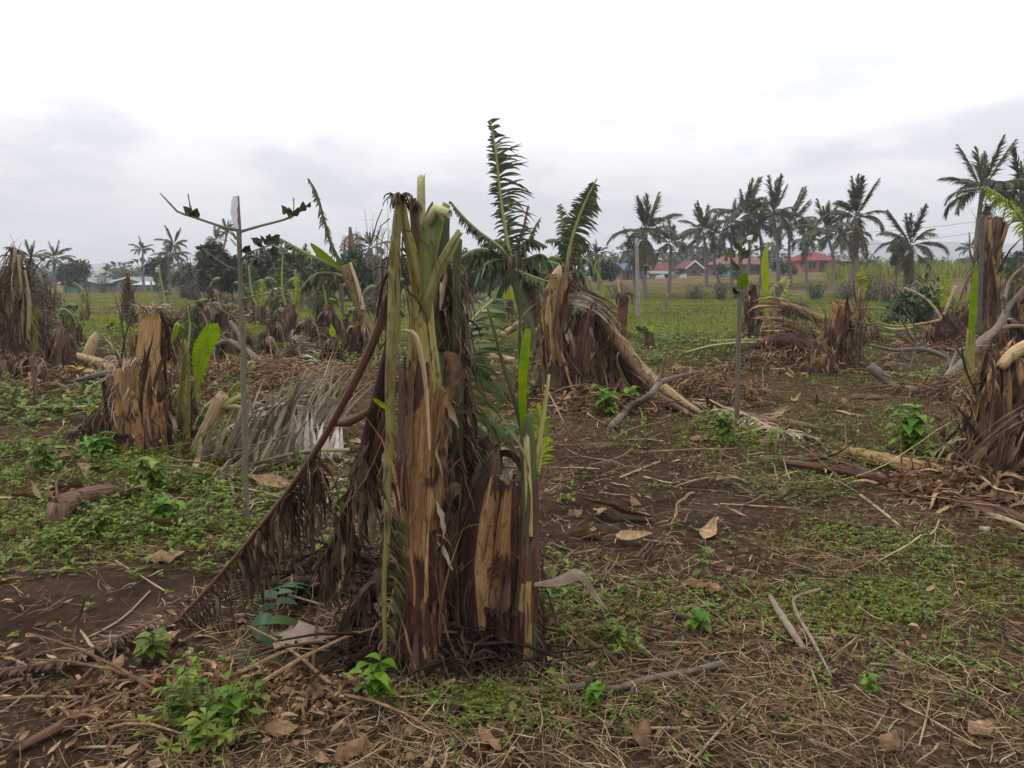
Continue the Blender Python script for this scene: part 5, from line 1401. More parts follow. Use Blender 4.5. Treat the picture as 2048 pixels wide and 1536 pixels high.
for k, a in enumerate((('low wrecked banana plant with dead leaves behind the forked branch', 450, 668, 46, 18, ('dead', 'dead', 'torn')), ('dead banana stump left of the forked branch', 410, 650, 40, 14, ('dead', 'dead')), ('wrecked banana plant just right of the forked branch', 545, 700, 60, 22, ('dead', 'dead', 'torn')), ('broken dry stump in front of the small torn leaf plants', 610, 710, 70, 26, ('dead', 'dead')), ('leafy banana regrowth under the leaning stem', 690, 680, 40, 16, ('blade', 'torn', 'dead')), ('slim wrecked banana plant below the bamboo', 770, 660, 70, 18, ('dead', 'torn', 'dead')), ('dead drooping banana plant beside the dark post', 640, 640, 60, 14, ('dead', 'dead', 'torn')), ('wilted banana plant with green leaves behind the dry brush', 500, 640, 50, 16, ('torn', 'torn', 'dead')),
                       ('short dead stump at the left edge under the tall dead plant', 10, 770, 60, 30, ('dead', 'dead')), ('wrecked banana plant right of the tall dead plant at left', 82, 730, 90, 24, ('dead', 'dead', 'torn')), ('small green banana regrowth left of the shredded stump', 160, 700, 50, 14, ('blade', 'torn')), ('dry broken plant between the hooked plant and the young bright one', 345, 690, 50, 18, ('dead', 'dead')),
                       ('brown collapsed plant at the left of the brush', 470, 720, 60, 30, ('dead', 'dead', 'dead')), ('ragged stump right of the sapling among the brush', 530, 735, 66, 26, ('dead', 'dead')), ('low dead plant with drooping ribs behind the frond pile', 590, 745, 56, 30, ('dead', 'dead', 'dead')), ('broken plant with a green shoot left of the brown dead rib', 665, 735, 60, 20, ('dead', 'blade', 'dead')), ('split dry stump beside the brown leaning rib', 710, 720, 74, 22, ('dead', 'dead')), ('shaggy dead plant in the field left of the forked branch', 385, 680, 60, 20, ('dead', 'dead', 'torn')), ('wilted plant with torn green leaf in front of the maroon roof', 425, 630, 54, 14, ('torn', 'dead')), ('broken plant with drooping leaf right of the maroon roof', 555, 650, 64, 16, ('torn', 'dead', 'torn')), ('dead plant among the shrubs at the left', 130, 690, 60, 18, ('dead', 'dead', 'torn')), ('leaning ragged plant left of the split brown stump', 60, 790, 80, 24, ('dead', 'dead')), ('torn regrowth beside the dark post', 720, 650, 50, 14, ('torn', 'torn', 'dead')),
                       ('dead banana plant right behind the tall broken one', 955, 690, 70, 20, ('dead', 'dead', 'torn')), ('wilted plant in the field right of the folded stem', 1300, 700, 34, 14, ('torn', 'blade')), ('dark dead plant behind the fallen dark stem', 1590, 690, 56, 26, ('dead', 'dead', 'torn')), ('shaggy dead plant right of the slim standing stem', 1745, 690, 40, 18, ('dead', 'dead')), ('dead plant behind the large bare branch', 2010, 720, 90, 28, ('dead', 'dead', 'dead')), ('wrecked banana plant near the tied stem at right', 1925, 680, 60, 22, ('dead', 'dead', 'torn')), ('dry plant at the right edge of the field', 2045, 680, 110, 26, ('dead', 'dead', 'torn')))):
    wreck(*a[:5], 440 + k, a[5])

# plant with the tall torn feather leaf
bb = gd(1062, 690); Yb = bb[1]
fe = thing('banana_plant', 'leaning banana plant with one tall torn upright leaf against the sky', 'banana plant', bb)
stem(fe, [(1066, 705, 28), (1058, 660, 26), (1046, 610, 24), (1034, 560, 22), (1022, 515, 18)], Yb, 'stalk_dark', seed=37, n=14)
leaf_feather(fe, [(1024, 530, 9), (1014, 480, 8), (1002, 400, 7), (992, 310, 5), (981, 242, 3)], Yb, 'leaf_palm', 'stalk_green', 110, .18, .50, .050, ang=8, grav=.6, wig=.09, t0=.06, side=(1, .25, 0), miss=.24, jit=.65)
leaf_feather(fe, [(1024, 525, 8), (1000, 495, 7), (960, 465, 6), (925, 432, 5), (902, 404, 3)], Yb - .2, 'leaf_palm', 'stalk_green', 90, .28, .36, .042, ang=10, grav=1.2, wig=.08)
leaf_feather(fe, [(1028, 530, 8), (1036, 490, 7), (1046, 460, 6), (1056, 412, 3)], Yb + .2, 'leaf_dead', 'midrib_brown', 50, .28, .28, .03, ang=10, grav=1.4, wig=.15)
leaf_feather(fe, [(1030, 530, 8), (1054, 490, 7), (1070, 455, 6), (1078, 440, 3)], Yb + .1, 'leaf_banana', 'stalk_green', 54, .3, .36, .035, ang=10, grav=1.0, wig=.08)
leaf_feather(fe, [(1026, 530, 8), (990, 505, 7), (950, 500, 6), (915, 520, 4)], Yb + .2, 'leaf_banana', 'stalk_green', 60, .2, .6, .04, ang=0, grav=1.9, wig=.08)
leaf_feather(fe, [(1030, 540, 8), (1060, 552, 8), (1090, 562, 7), (1130, 572, 4)], Yb - .1, 'leaf_banana', 'stalk_green', 50, .3, .35, .06, ang=0, grav=1.6, wig=.05)
leaf_feather(fe, [(1028, 530, 8), (1064, 520, 8), (1100, 524, 6), (1120, 530, 4)], Yb + .2, 'leaf_banana', 'stalk_green', 40, .3, .4, .06, ang=0, grav=1.6, wig=.05)
leaf_feather(fe, [(1028, 545, 8), (1014, 560, 8), (1000, 580, 6), (990, 610, 4)], Yb + .1, 'leaf_banana', 'stalk_dark', 40, .3, .4, .04, ang=0, grav=1.9, wig=.08)
leaf_feather(fe, [(1036, 545, 8), (1060, 570, 8), (1070, 610, 6), (1072, 650, 4)], Yb + .2, 'leaf_dead', 'midrib_brown', 40, .3, .3, .04, ang=20, grav=2, wig=.15)
for k, (a, b_, c_, d_) in enumerate((((1000, 520), (970, 530), (950, 570), .45), ((1010, 525), (985, 545), (975, 600), .4), ((1050, 520), (1085, 510), (1110, 540), .4), ((1045, 530), (1075, 545), (1090, 590), .4), ((1020, 505), (1000, 480), (965, 490), .35), ((1035, 500), (1060, 480), (1092, 492), .35), ((1015, 515), (960, 510), (925, 545), .45), ((1040, 545), (1050, 590), (1045, 640), .3))):
    leaf_feather(fe, [(1028, 530, 7), (*a, 6), (*b_, 5), (*c_, 3)], Yb + .15 * (k % 4), ('leaf_banana', 'leaf_palm', 'leaf_banana', 'leaf_dead')[k % 4], 'stalk_green', 44, d_ * .8, d_, .05, ang=0, grav=1.6, wig=.09, jit=.5)
hang(fe, pl([(1030, 540, 30), (1024, 500, 40)], Yb), 0, 1, 80, .4, .02, 'leaf_dead', seed=371, th=(0, 360))
bb = gd(1165, 690); Yb = bb[1]
fr = thing('banana_plant', 'banana plant behind the folded stem with a slanting torn leaf against the sky', 'banana plant', bb)
stem(fr, [(1150, 700, 26), (1142, 650, 24), (1134, 590, 22), (1132, 540, 16)], Yb + 1, 'stalk_dark', seed=38, n=14)
leaf_feather(fr, [(1132, 550, 9), (1138, 500, 8), (1152, 450, 7), (1172, 400, 5), (1194, 357, 3)], Yb + 1, 'leaf_palm', 'stalk_green', 100, .30, .46, .046, ang=5, grav=.7, wig=.05, t1=.93, side=(1, .2, 0))
leaf_feather(fr, [(1132, 550, 9), (1130, 500, 7), (1126, 450, 5), (1118, 412, 3)], Yb + 1.2, 'leaf_palm', 'stalk_green', 50, .2, .26, .03, ang=5, grav=.9, wig=.1)
leaf_feather(fr, [(1134, 560, 8), (1155, 540, 7), (1170, 560, 5), (1178, 600, 3)], Yb + 1, 'leaf_banana', 'stalk_green', 40, .3, .4, .04, ang=0, grav=1.8, wig=.1)
for lst, mt in (([(1200, 620, 0, -.5), (1206, 570, 0, -.5), (1190, 530, 0, -.5), (1212, 512, 0, -.5)], 'leaf_yellowgreen'), ([(1190, 610, 0), (1180, 570, 0), (1172, 550, 0)], 'leaf_bright')):
    m = MB(); p, _ = pl(lst, Yb + .5); blade(m, p, np.linspace(.06, .02, len(p)), (1, -.4, 0), cup=.3); part(m, 'leaf', MAT[mt], fr)
for k, (a, b_, c_) in enumerate((((1120, 520), (1100, 515), (1085, 545)), ((1150, 520), (1175, 520), (1190, 550)), ((1128, 500), (1112, 480), (1095, 480)), ((1140, 505), (1160, 490), (1178, 500)))):
    leaf_feather(fr, [(1133, 550, 7), (*a, 6), (*b_, 5), (*c_, 3)], Yb + 1 + .2 * k, ('leaf_banana', 'leaf_palm')[k % 2], 'stalk_green', 40, .32, .36, .05, ang=0, grav=1.5, wig=.09, jit=.5)
hang(fr, pl([(1134, 600, 30), (1132, 520, 30)], Yb + 1), 0, 1, 60, .4, .02, 'leaf_dead', seed=381)

# the folded stem
bb = gd(1118, 795); Yb = bb[1]
fo, ph = stump('banana_stump', 'snapped banana stem whose top folds down to the ground at the right', [(1112, 800, 50), (1110, 740, 46), (1108, 670, 42), (1114, 600, 40), (1118, 552, 36)], seed=41, nsh=6, shred=90, core_mat='sheath_yellow', mats=('sheath_tan', 'sheath_yellow', 'sheath_brown'), peel=.03, fibres=14, shredL=.28)
for k in range(3):
    sheath(fo, ph, 0, (.62, .5, .38)[k], (-200, -60, -130)[k], (-120, 40, -20)[k], ('sheath_brown', 'sheath_maroon', 'sheath_brown')[k], 410 + k, 1.2 + .05 * k, .05, .08)
# the folded top: upper strap and the long part lying down to the right
for k, (lst, mt, fl) in enumerate((([(1116, 560, 12), (1140, 572, 16), (1185, 615, 22), (1235, 682, 27), (1285, 742, 26, -.1), (1340, 786, 20, -.6), (1405, 828, 9, -1.25)], 'trunk_fallen', .12),
                                   ([(1125, 560, 14, -.1), (1160, 585, 24, -.15), (1210, 610, 22, -.15), (1245, 640, 10, -.1)], 'sheath_brown', .15),
                                   ([(1120, 600, 18, -.12), (1160, 598, 30, -.2), (1205, 618, 30, -.22), (1245, 665, 22, -.16)], 'sheath_brown', .18),
                                   ([(1235, 680, 30, .1), (1262, 745, 30, .12), (1300, 785, 24, -.1), (1350, 815, 12, -.8)], 'sheath_maroon', .15),
                                   ([(1290, 770, 16, -.2), (1330, 800, 16, -.7), (1395, 838, 7, -1.4)], 'midrib_brown', .1))):
    if k in (0, 3, 4):
        ps, rs, _o = stem(fo, lst, Yb, mt, 'folded_top' if k == 0 else 'dry_sheath', .03, fl, .02, 420 + k, 16, .2)
        clad(fo, (ps, rs), 30, .35, .025, ('trunk_fallen', 0, 0, 'sheath_brown', 'sheath_brown')[k], 430 + k, 0, .95)
    else:
        strap(fo, lst, Yb, 12, .14, 'sheath_brown' if k == 1 else 'frond_dry', seed=k)
fp = pl([(1135, 560, 40, -.15), (1215, 625, 50, -.15), (1250, 690, 40, -.1)], Yb)
hang(fo, fp, 0, 1, 110, .16, .012, 'leaf_dead', 'dead_shreds', .6, 1.8, .3, 421, rf=.7)
hang(fo, pl([(1250, 700, 40), (1300, 770, 40)], Yb), 0, 1, 60, .24, .012, 'leaf_dead', 'dead_shreds', .4, 2.2, .3, 422, rf=.7)
m = MB(); stem(fo, [(1112, 560, 26), (1116, 545, 20), (1120, 530, 4)], Yb - .05, 'sheath_pale', 'broken_tip', n=8)
lo, _ = leaf_feather(fo, [(1215, 660, 10, .1), (1240, 740, 8, .1), (1275, 800, 5, .1)], Yb, 'stalk_green', 'stalk_green', 50, .10, .10, .012, ang=60, grav=1.5, wig=.1, name='leaf_remnant')
for k, (lst, mt, lab, cm) in enumerate((([(1160, 800, 60), (1160, 740, 54), (1168, 680, 46), (1172, 625, 36)], ('sheath_maroon', 'sheath_brown', 'sheath_maroon'), 'dark rotten banana stump in front of the folded stem', 'sheath_maroon'), ([(1205, 790, 56), (1205, 730, 50), (1200, 670, 44), (1198, 630, 30)], ('sheath_maroon', 'sheath_tan', 'sheath_brown'), 'dark brown banana stump under the folded stem', 'sheath_brown'))):
    stump('banana_stump', lab, lst, seed=43 + k, nsh=8, shred=120, core_mat=cm, mats=mt, peel=.05, shredL=.3)
b2 = gd(1240, 745)
o = thing('banana_stump', 'slender dark brown stub standing behind the folded stem', 'banana stump', b2)
stem(o, [(1232, 745, 22), (1238, 690, 24), (1244, 640, 22), (1248, 590, 20)], b2[1], 'sheath_maroon', seed=47, n=14, jag=.04)
stem(o, [(1246, 680, 8, .3), (1240, 600, 6, .3), (1236, 560, 4, .3)], b2[1], 'stalk_green', 'leaf_stalk', seed=48, n=8)
rag(o, at(1248, 590, b2[1]), .06, 50, .22, .016, 'leaf_dead', 49, grav=2.4)
clump('small light green banana sucker seen through the gap right of the tall plant', [(1018, 660, 20), (1018, 630, 18), (1019, 600, 12)], [('blade', [(1019, 610, 0), (1012, 585, 0), (1014, 565, 0)], .2, .9, 0), ('blade', [(1020, 610, 0), (1026, 590, 0), (1028, 572, 0)], .18, .9, 0), ('dead', [(1018, 620, 5), (1030, 640, 4), (1036, 660, 3)], .3, .3, 20)], 366, 'sheath_brown')
for k, (lst, lab) in enumerate((([(935, 700, 16), (975, 685, 15), (1020, 660, 14), (1045, 640, 10)], 'tan fallen stem sloping up in the gap right of the tall plant'), ([(940, 712, 14), (980, 722, 15), (1030, 728, 12)], 'pale fallen stem lying flat in the gap right of the tall plant'))):
    branch('fallen_log', lab, [(a, b_, c_, gd(lst[0][0], lst[0][1])[1] if k == 0 else None) for a, b_, c_ in lst], 'trunk_fallen', gd(lst[0][0], lst[0][1]), cat='fallen stem', n=12)

# fallen branch in front of the folded stem
yb = gd(1225, 860)[1]
branch('fallen_branch', 'bent brown branch lying below the folded stem', [(1222, 862, 14), (1262, 825, 15), (1300, 790, 13, yb + .55), (1322, 765, 12, yb + .8), (1360, 752, 8, yb + .9), (1400, 742, 4, yb + .9)], 'bark_pale', twigs=[[(1315, 775, 8, yb + .75), (1322, 745, 6, yb + .75), (1328, 715, 3, yb + .7)]])

# second sapling
bb = gd(1473, 842); Yb = bb[1]
sp2 = thing('sapling', 'slender sapling with yellow green leaves right of the middle', 'sapling', bb)
stem(sp2, [(1473, 848, 11), (1475, 780, 10), (1477, 690, 10), (1479, 600, 9), (1480, 540, 8), (1482, 480, 6)], Yb, 'stem_sapling', 'trunk', jag=0, flute=.02, n=10, hollow=0)
for i, lst in enumerate(([(1480, 540, 4), (1465, 520, 4), (1448, 500, 3), (1430, 485, 2)], [(1481, 520, 4), (1500, 505, 3), (1530, 490, 2)], [(1480, 600, 4), (1495, 588, 3), (1510, 585, 2)], [(1482, 490, 4), (1490, 478, 3), (1500, 470, 2)])):
    stem(sp2, lst, Yb, 'stem_sapling', 'branch', jag=0, flute=0, n=6, seed=i, hollow=0)
for k, (x0, y0, x1, y1, wd, mt) in enumerate(((1482, 580, 1492, 545, 22, 'leaf_bright'), (1480, 545, 1462, 520, 16, 'leaf_sapling'), (1470, 515, 1456, 496, 14, 'leaf_sapling'), (1484, 515, 1500, 500, 16, 'leaf_sapling'), (1482, 520, 1490, 495, 18, 'leaf_sapling'), (1500, 505, 1518, 500, 12, 'leaf_sapling'), (1482, 590, 1465, 575, 12, 'leaf_dead_dark'), (1498, 590, 1512, 578, 14, 'leaf_dead_dark'),
                                             (1478, 575, 1470, 580, 12, 'leaf_dead_dark'), (1486, 490, 1480, 470, 12, 'leaf_sapling'), (1494, 478, 1506, 470, 10, 'plastic_film'), (1478, 560, 1465, 545, 14, 'leaf_sapling'), (1480, 500, 1468, 482, 12, 'leaf_sapling'))):
    m = MB(); a, b_ = at(x0, y0, Yb), at(x1, y1, Yb + random.uniform(-.1, .1)); wv = wd * mpp(Yb)
    blade(m, (a, (a + b_) / 2, b_), (wv * .3, wv, wv * .15), (random.uniform(.5, 1), -.5, random.uniform(-.3, .3)), cup=.25, nc=5, steps=8, rnd=random.random()); part(m, 'leaf' if mt != 'plastic_film' else 'plastic_scrap', MAT[mt], sp2)
# ------------------------------------------------------------------ mid-ground, right
stump('banana_stump', 'tan topped broken banana stump in the field at right', [(1672, 738, 50), (1674, 700, 48), (1680, 650, 42), (1682, 606, 34)], seed=51, nsh=7, shred=110, core_mat='sheath_tan', mats=('sheath_brown', 'sheath_tan', 'sheath_maroon'), peel=.05)
stump('banana_stump', 'low reddish brown split stump in front of the tan topped one', [(1640, 748, 40), (1640, 715, 36), (1636, 680, 26)], seed=52, nsh=6, shred=80, core_mat='sheath_maroon', mats=('sheath_tan', 'sheath_brown', 'sheath_maroon'), peel=.06)
clump('broken dark banana plant with a yellow green shoot right of the second sapling', [(1502, 682, 28), (1502, 640, 26), (1506, 600, 18), (1508, 570, 8)], [('blade', [(1528, 610, 0), (1532, 560, 0), (1530, 520, 0), (1536, 486, 0)], .17, .9, 0), ('yellow', [(1526, 620, 4), (1540, 580, 3), (1570, 555, 2)], .1, .14, 24), ('dead', [(1505, 600, 5), (1520, 620, 5), (1530, 660, 3)], .3, .3, 30)], 367, shred=110, nsh=6)
st = clump('broken dark banana stump with loose dead leaves left of the tan topped one', [(1548, 688, 44), (1550, 655, 40), (1556, 622, 28)], [('yellow', [(1552, 635, 4), (1560, 600, 3), (1578, 560, 2)], .06, .16, 24), ('dead', [(1552, 630, 5), (1530, 640, 5), (1520, 670, 3)], .3, .3, 30)], 368, shred=140, nsh=6)
for k, (lst, lab, mt) in enumerate((([(1562, 608, 16, 0), (1600, 622, 17, 0), (1645, 640, 15, 0)], 'cream coloured fallen stem propped on the stumps at right', 'trunk_fallen'), ([(1520, 690, 18, -.3), (1560, 680, 30, -.2), (1600, 690, 36, -.2), (1640, 710, 30, -.2)], 'dark rotten fallen stem between the stumps at right', 'sheath_maroon'), ([(1570, 645, 10, .2), (1600, 655, 14, .2), (1635, 670, 12, .2)], 'thin pale fallen stem behind the dark one at right', 'sheath_pale'))):
    q = gd(1600, 725); t_ = thing('fallen_log', lab, 'fallen stem', q); m = MB(); tube(m, *pl(lst, q[1]), n=14, flute=.1, wob=.1, seed=60 + k, jag=.03, hollow=.03); part(m, 'stem', MAT[mt], t_)
    hang(t_, pl(lst, q[1]), 0, 1, (30, 160, 30)[k], .4, .02, 'leaf_dead', seed=520 + k); clad(t_, pl(lst, q[1]), 40, .5, .06, mt, 540 + k, 0, .95); clad(t_, pl(lst, q[1]), 20, .4, .05, 'sheath_brown', 545 + k, 0, .95)
bb = gd(1480, 725)
lf = thing('fallen_leaf', 'green leaf rib with drooping torn blade lying left of the stumps', 'leaf', bb)
leaf_feather(lf, [(1540, 686, 7), (1480, 686, 7, -.3), (1420, 692, 6, -.6), (1370, 705, 3, -.8)], bb[1] + .3, 'leaf_banana', 'stalk_green', 40, .1, .35, .03, ang=10, grav=2.2, wig=.08)
leaf_feather(lf, [(1530, 680, 5), (1470, 680, 5, -.2), (1420, 682, 3, -.4)], bb[1] + .5, 'leaf_yellowgreen', 'stalk_green', 16, .1, .1, .02, ang=10, grav=2.2, wig=.08)
for k, (lst, lab) in enumerate((([(1745, 655, 10, 0), (1790, 660, 8, 0), (1830, 655, 5, 0)], 'yellow green stalk lying behind the tan topped stump at right'), ([(1690, 655, 8, .2), (1740, 668, 8, .2), (1790, 672, 6, .2)], 'lower yellow green stalk beside the tan topped stump'))):
    q = gd(1745, 675); t_ = thing('fallen_stalk', lab, 'stalk', q); m = MB(); tube(m, *pl(lst, q[1]), n=8); part(m, 'stem', MAT['stalk_green'], t_)
# slim plant right of the stumps
clump('slim standing banana stem with drooping tip right of the tan topped stump', [(1716, 720, 15), (1718, 660, 13), (1720, 600, 10), (1722, 560, 6)], [('yellow', [(1721, 600, 4), (1726, 560, 3), (1722, 535, 2)], .12, .12, 20)], 369, 'trunk_fallen', shred=50, nsh=2)

# bush and the cut plant behind
bb = gd(1830, 660); Yb = bb[1]
def leafball(mb, c, R, n, L, asp, g, shell_=0.5, grav=.6, flat_=.7, seg=3, ncol=3):
    v = nrm(g.normal(0, 1, (n, 3)))
    rr = g.random(n)**shell_
    p_ = np.asarray(c) + v * rr[:, None] * np.asarray(R)
    p_[:, 2] = np.maximum(p_[:, 2], height(p_[:, 0], p_[:, 1]) + .03)
    d = v + g.normal(0, .5, (n, 3)); d[:, 2] *= flat_
    LL = L * g.uniform(.5, 1.3, n)
    strips(mb, p_, d, LL, LL * asp, 'leaf', seg, grav=grav, wig=.05, ncol=ncol, fold=.15, g=g)
g = np.random.default_rng(77)
bu = thing('bush', 'dark green broad leaved bush in the field at right', 'bush', bb)
m = MB(); cc = at(1830, 615, Yb)
for k in range(11):
    leafball(m, cc + g.normal(0, 1, 3) * (.38, .35, .22), (.34, .34, .26), 110, .15, .6, g)
part(m, 'crown', MAT['bush_leaf'], bu)
m = MB()
for k in range(7):
    e = cc + g.normal(0, 1, 3) * (.35, .3, .2); tube(m, (bb, (bb + e) / 2 + (0, 0, .1), e), (.02, .014, .006), n=5, steps=6)
part(m, 'branches', MAT['bark'], bu)
clump('cut banana plant with pale bent leaf ribs beside the dark green bush', [(1890, 700, 50), (1888, 670, 46), (1886, 640, 34), (1884, 615, 16)], [('dead', [(1886, 640, 5), (1860, 650, 5), (1840, 690, 3)], .3, .3, 40), ('yellow', [(1888, 630, 4), (1890, 590, 4), (1886, 540, 3)], .12, .16, 30), ('dead', [(1888, 640, 5), (1915, 655, 5), (1925, 690, 3)], .3, .3, 40)], 370, shred=150, nsh=6)
st = bpy.context.scene.objects[[o.name for o in C.objects if o.get('label', '').startswith('cut banana plant with pale')][0]]
Yb = st.location.y
for lst in ([(1884, 640, 6), (1866, 612, 5), (1840, 590, 4.5), (1808, 575, 3)], [(1888, 630, 6), (1900, 600, 5), (1910, 575, 6), (1912, 572, 6)], [(1880, 640, 6), (1850, 646, 4), (1800, 652, 3), (1750, 645, 2)]):
    stalk(st, lst, Yb - .2, 'sheath_pale', seed=lst[2][0])
# stake-tied tall stem
bb = gd(1968, 690)
tl, ph = stump('banana_plant', 'tall broken dry banana stem tied to a stake at right', [(1972, 692, 34), (1972, 640, 30), (1974, 570, 26), (1978, 500, 32), (1986, 450, 34), (1988, 436, 24)], base=bb, seed=53, nsh=6, shred=170, core_mat='sheath_brown', mats=('sheath_brown', 'sheath_tan', 'sheath_maroon'), peel=.06, shredL=.4, cat='banana plant')
Yb = bb[1]
stalk(tl, [(2000, 600, 7), (1990, 540, 7), (1982, 480, 6), (1980, 440, 5)], Yb - .2, 'sheath_yellow')
sheath(tl, ph, .62, 1.0, -80, 40, 'sheath_tan', 531, 1.35, .04, .05)
leaf_feather(tl, [(1984, 440, 7), (1960, 520, 6), (1935, 560, 5), (1920, 600, 3)], Yb - .1, 'leaf_dead', 'midrib_brown', 40, .3, .3, .03, ang=20, grav=2.6, wig=.15, name='dead_leaf')
m = MB(); q = gd(1958, 695); tube(m, (q - (0, 0, .1), at(1960, 600, q[1]), at(1964, 480, q[1]), at(1965, 430, q[1])), (.05, .045, .04, .035), n=9, flute=.08, jag=.02); single(m, 'stake', MAT['bark'], q, 'grey wooden stake the tall dry banana stem is tied to', 'stake')
leaf_feather(tl, [(2085, 500, 8), (2045, 440, 8), (2010, 400, 6), (1975, 376, 3)], Yb, 'leaf_yellowgreen', 'stalk_green', 70, .5, .4, .03, ang=10, grav=1.0, wig=.05)
# bright spike leaf
bb = gd(1940, 800); Yb = bb[1]
sk2 = thing('banana_sucker', 'banana sucker with a single tall rolled green leaf at right', 'banana sucker', bb)
stem(sk2, [(1938, 805, 18), (1938, 760, 18), (1940, 700, 17), (1942, 660, 14)], Yb, 'stem_green', seed=54, n=12)
stalk(sk2, [(1936, 770, 8), (1928, 720, 7), (1908, 690, 4)], Yb, 'stalk_dark')
m = MB(); p, _ = pl([(1940, 700, 0), (1942, 640, 0), (1946, 580, 0), (1950, 540, 0), (1952, 522, 0)], Yb - .02)
blade(m, p, (.05, .08, .07, .05, .015), (1, -.2, 0), cup=.5, nc=7, steps=16); part(m, 'rolled_leaf', MAT['leaf_bright'], sk2)
stump('banana_stump', 'tan frayed stub in front of the big dark stump at the right edge', [(1962, 905, 62), (1958, 860, 58), (1952, 815, 48), (1950, 790, 40)], seed=55, nsh=6, shred=40, core_mat='sheath_tan', mats=('sheath_pale', 'sheath_tan', 'sheath_pale'), peel=.04, fibres=50)
# big dark clump at right edge
big, ph = stump('banana_stump', 'big dark rotten banana stump cut by the right edge', [(2030, 960, 150), (2032, 880, 140), (2034, 800, 110), (2036, 740, 90), (2034, 710, 70)], seed=56, nsh=12, shred=320, core_mat='sheath_maroon', mats=('sheath_brown', 'sheath_maroon', 'sheath_maroon'), peel=.14, shredL=.35)
Yb = big.location.y
strap(big, [(2070, 820, 20, -.3), (2020, 845, 26, -.4), (1975, 880, 24, -.4), (1930, 925, 22, -.35), (1880, 952, 14, -.3)], Yb, 9, .10, 'sheath_brown', seed=77)
stalk(big, [(2000, 735, 20, -.1), (2030, 705, 26, -.1), (2060, 690, 28, -.1)], Yb, 'trunk_fallen', 'broken_stem')
strap(big, [(1990, 705, 14, 0), (1998, 760, 26, -.1), (1990, 850, 30, -.2), (1978, 910, 20, -.3)], Yb, 8, .10, 'sheath_maroon', seed=78)
strap(big, [(2015, 870, 14, -.45), (2004, 910, 20, -.45), (1988, 965, 20, -.4)], Yb, 6, .08, 'sheath_brown', seed=79)
sheets(big, ph, .1, .9, 16, .3, .09, 'leaf_dead_dark', 561, (-220, -60), 1.15)
for k, mt in enumerate(('sheath_brown', 'leaf_dead', 'sheath_tan')): clad(big, ph, 60, .4, .09, mt, 560 + k)
for k in range(4):
    m = MB(); x0 = 1960 + 26 * k; p, _ = pl([(x0 + 20, 870 + 12 * k, 0, -.35), (x0, 900 + 8 * k, 0, -.42), (x0 - 14, 930 + 5 * k, 0, -.42)], Yb); blade(m, p, (.03, .07, .02), (.7, -.6, .3), cup=.3, nc=5, steps=10, wave=.1, seed=k); part(m, 'dead_flap', MAT['leaf_dead'], big)

# fallen long stems at right
for k, (lst, lab, mt) in enumerate((([(2070, 1062, 22), (1950, 1020, 20), (1830, 985, 20), (1700, 950, 20), (1560, 922, 12)], 'longest brown fallen banana rib in the right foreground', 'midrib_brown'),
                                    ([(1910, 962, 24), (1840, 948, 30), (1770, 930, 30), (1690, 905, 20)], 'thick yellow brown fallen stem left of the dark stump', 'sheath_yellow'),
                                    ([(2070, 1020, 14), (2010, 1002, 14), (1960, 985, 10)], 'short orange brown rib lying under the dark stump', 'midrib_brown'),
                                    ([(2060, 1070, 12), (1960, 1028, 10), (1870, 990, 8)], 'thin pale rib lying along the front of the long fallen rib', 'midrib_pale'))):
    branch('fallen_log', lab, lst, mt, cat='fallen stem', n=14, lift=.02, flute=.1)
# curled dry leaf strips along it
bb = gd(1900, 990)
t_ = thing('dry_leaf', 'row of pale curled dry leaf strips along the long fallen rib', 'dry leaf', bb)
pts = np.array([gd(a, b_) + np.array((0, 0, .06)) for a, b_ in ((2070, 1030), (1950, 1000), (1830, 972), (1740, 955))]); m = MB()
feather(None, m, pts, 0, 0, 70, 0.11, .13, .018, ang=20, grav=.9, wig=.3, t0=0, miss=.1, taper=False, jit=.5); part(m, 'leaf_strips', MAT['frond_dry'], t_)
bb = gd(1560, 850)
t_ = thing('dry_leaf', 'pale dry leaf with curled strips lying right of the second sapling', 'dry leaf', bb)
pts = np.array([gd(a, b_) + np.array((0, 0, .05)) for a, b_ in ((1430, 815), (1490, 840), (1560, 868), (1640, 885))]); m, mr = MB(), MB()
feather(mr, m, pts, .02, .008, 60, .25, .28, .03, ang=20, grav=.6, wig=.2, t0=.1, miss=.1, jit=.5); part(m, 'leaf_strips', MAT['frond_dry'], t_); part(mr, 'midrib', MAT['midrib_pale'], t_)
bb = gd(1330, 835)
branch('fallen_log', 'pale brown fallen rib running from the folded stem toward the second sapling', [(1300, 800, 14), (1380, 812, 12), (1480, 830, 10), (1560, 842, 6)], 'midrib_pale', cat='fallen stem')
branch('cut_log', 'short brown cut log lying in the grass at right', [(1830, 792, 20), (1790, 770, 20, gd(1790, 775)[1]), (1738, 732, 20, gd(1790, 775)[1] + .2)], 'bark_pale', cat='log', n=14)
y3 = gd(1885, 765)[1]
branch('fallen_branch', 'large bare pale forked branch fallen at right', [(1885, 768, 14), (1925, 725, 16, y3 + .2), (1965, 680, 16, y3 + .5), (1995, 655, 14, y3 + .7), (2020, 610, 10, y3 + .9), (2056, 570, 9, y3 + 1.0)], 'bark_pale', twigs=[
    [(1992, 658, 10, y3 + .7), (2030, 652, 8, y3 + .7), (2070, 655, 6, y3 + .7)], [(2006, 640, 8, y3 + .8), (2010, 615, 6, y3 + .8), (2006, 590, 4, y3 + .7)], [(2010, 600, 8, y3 + .9), (2020, 560, 6, y3 + 1), (2050, 530, 4, y3 + 1)], [(1960, 690, 12, y3 + .45), (1990, 665, 8, y3 + .5)]])
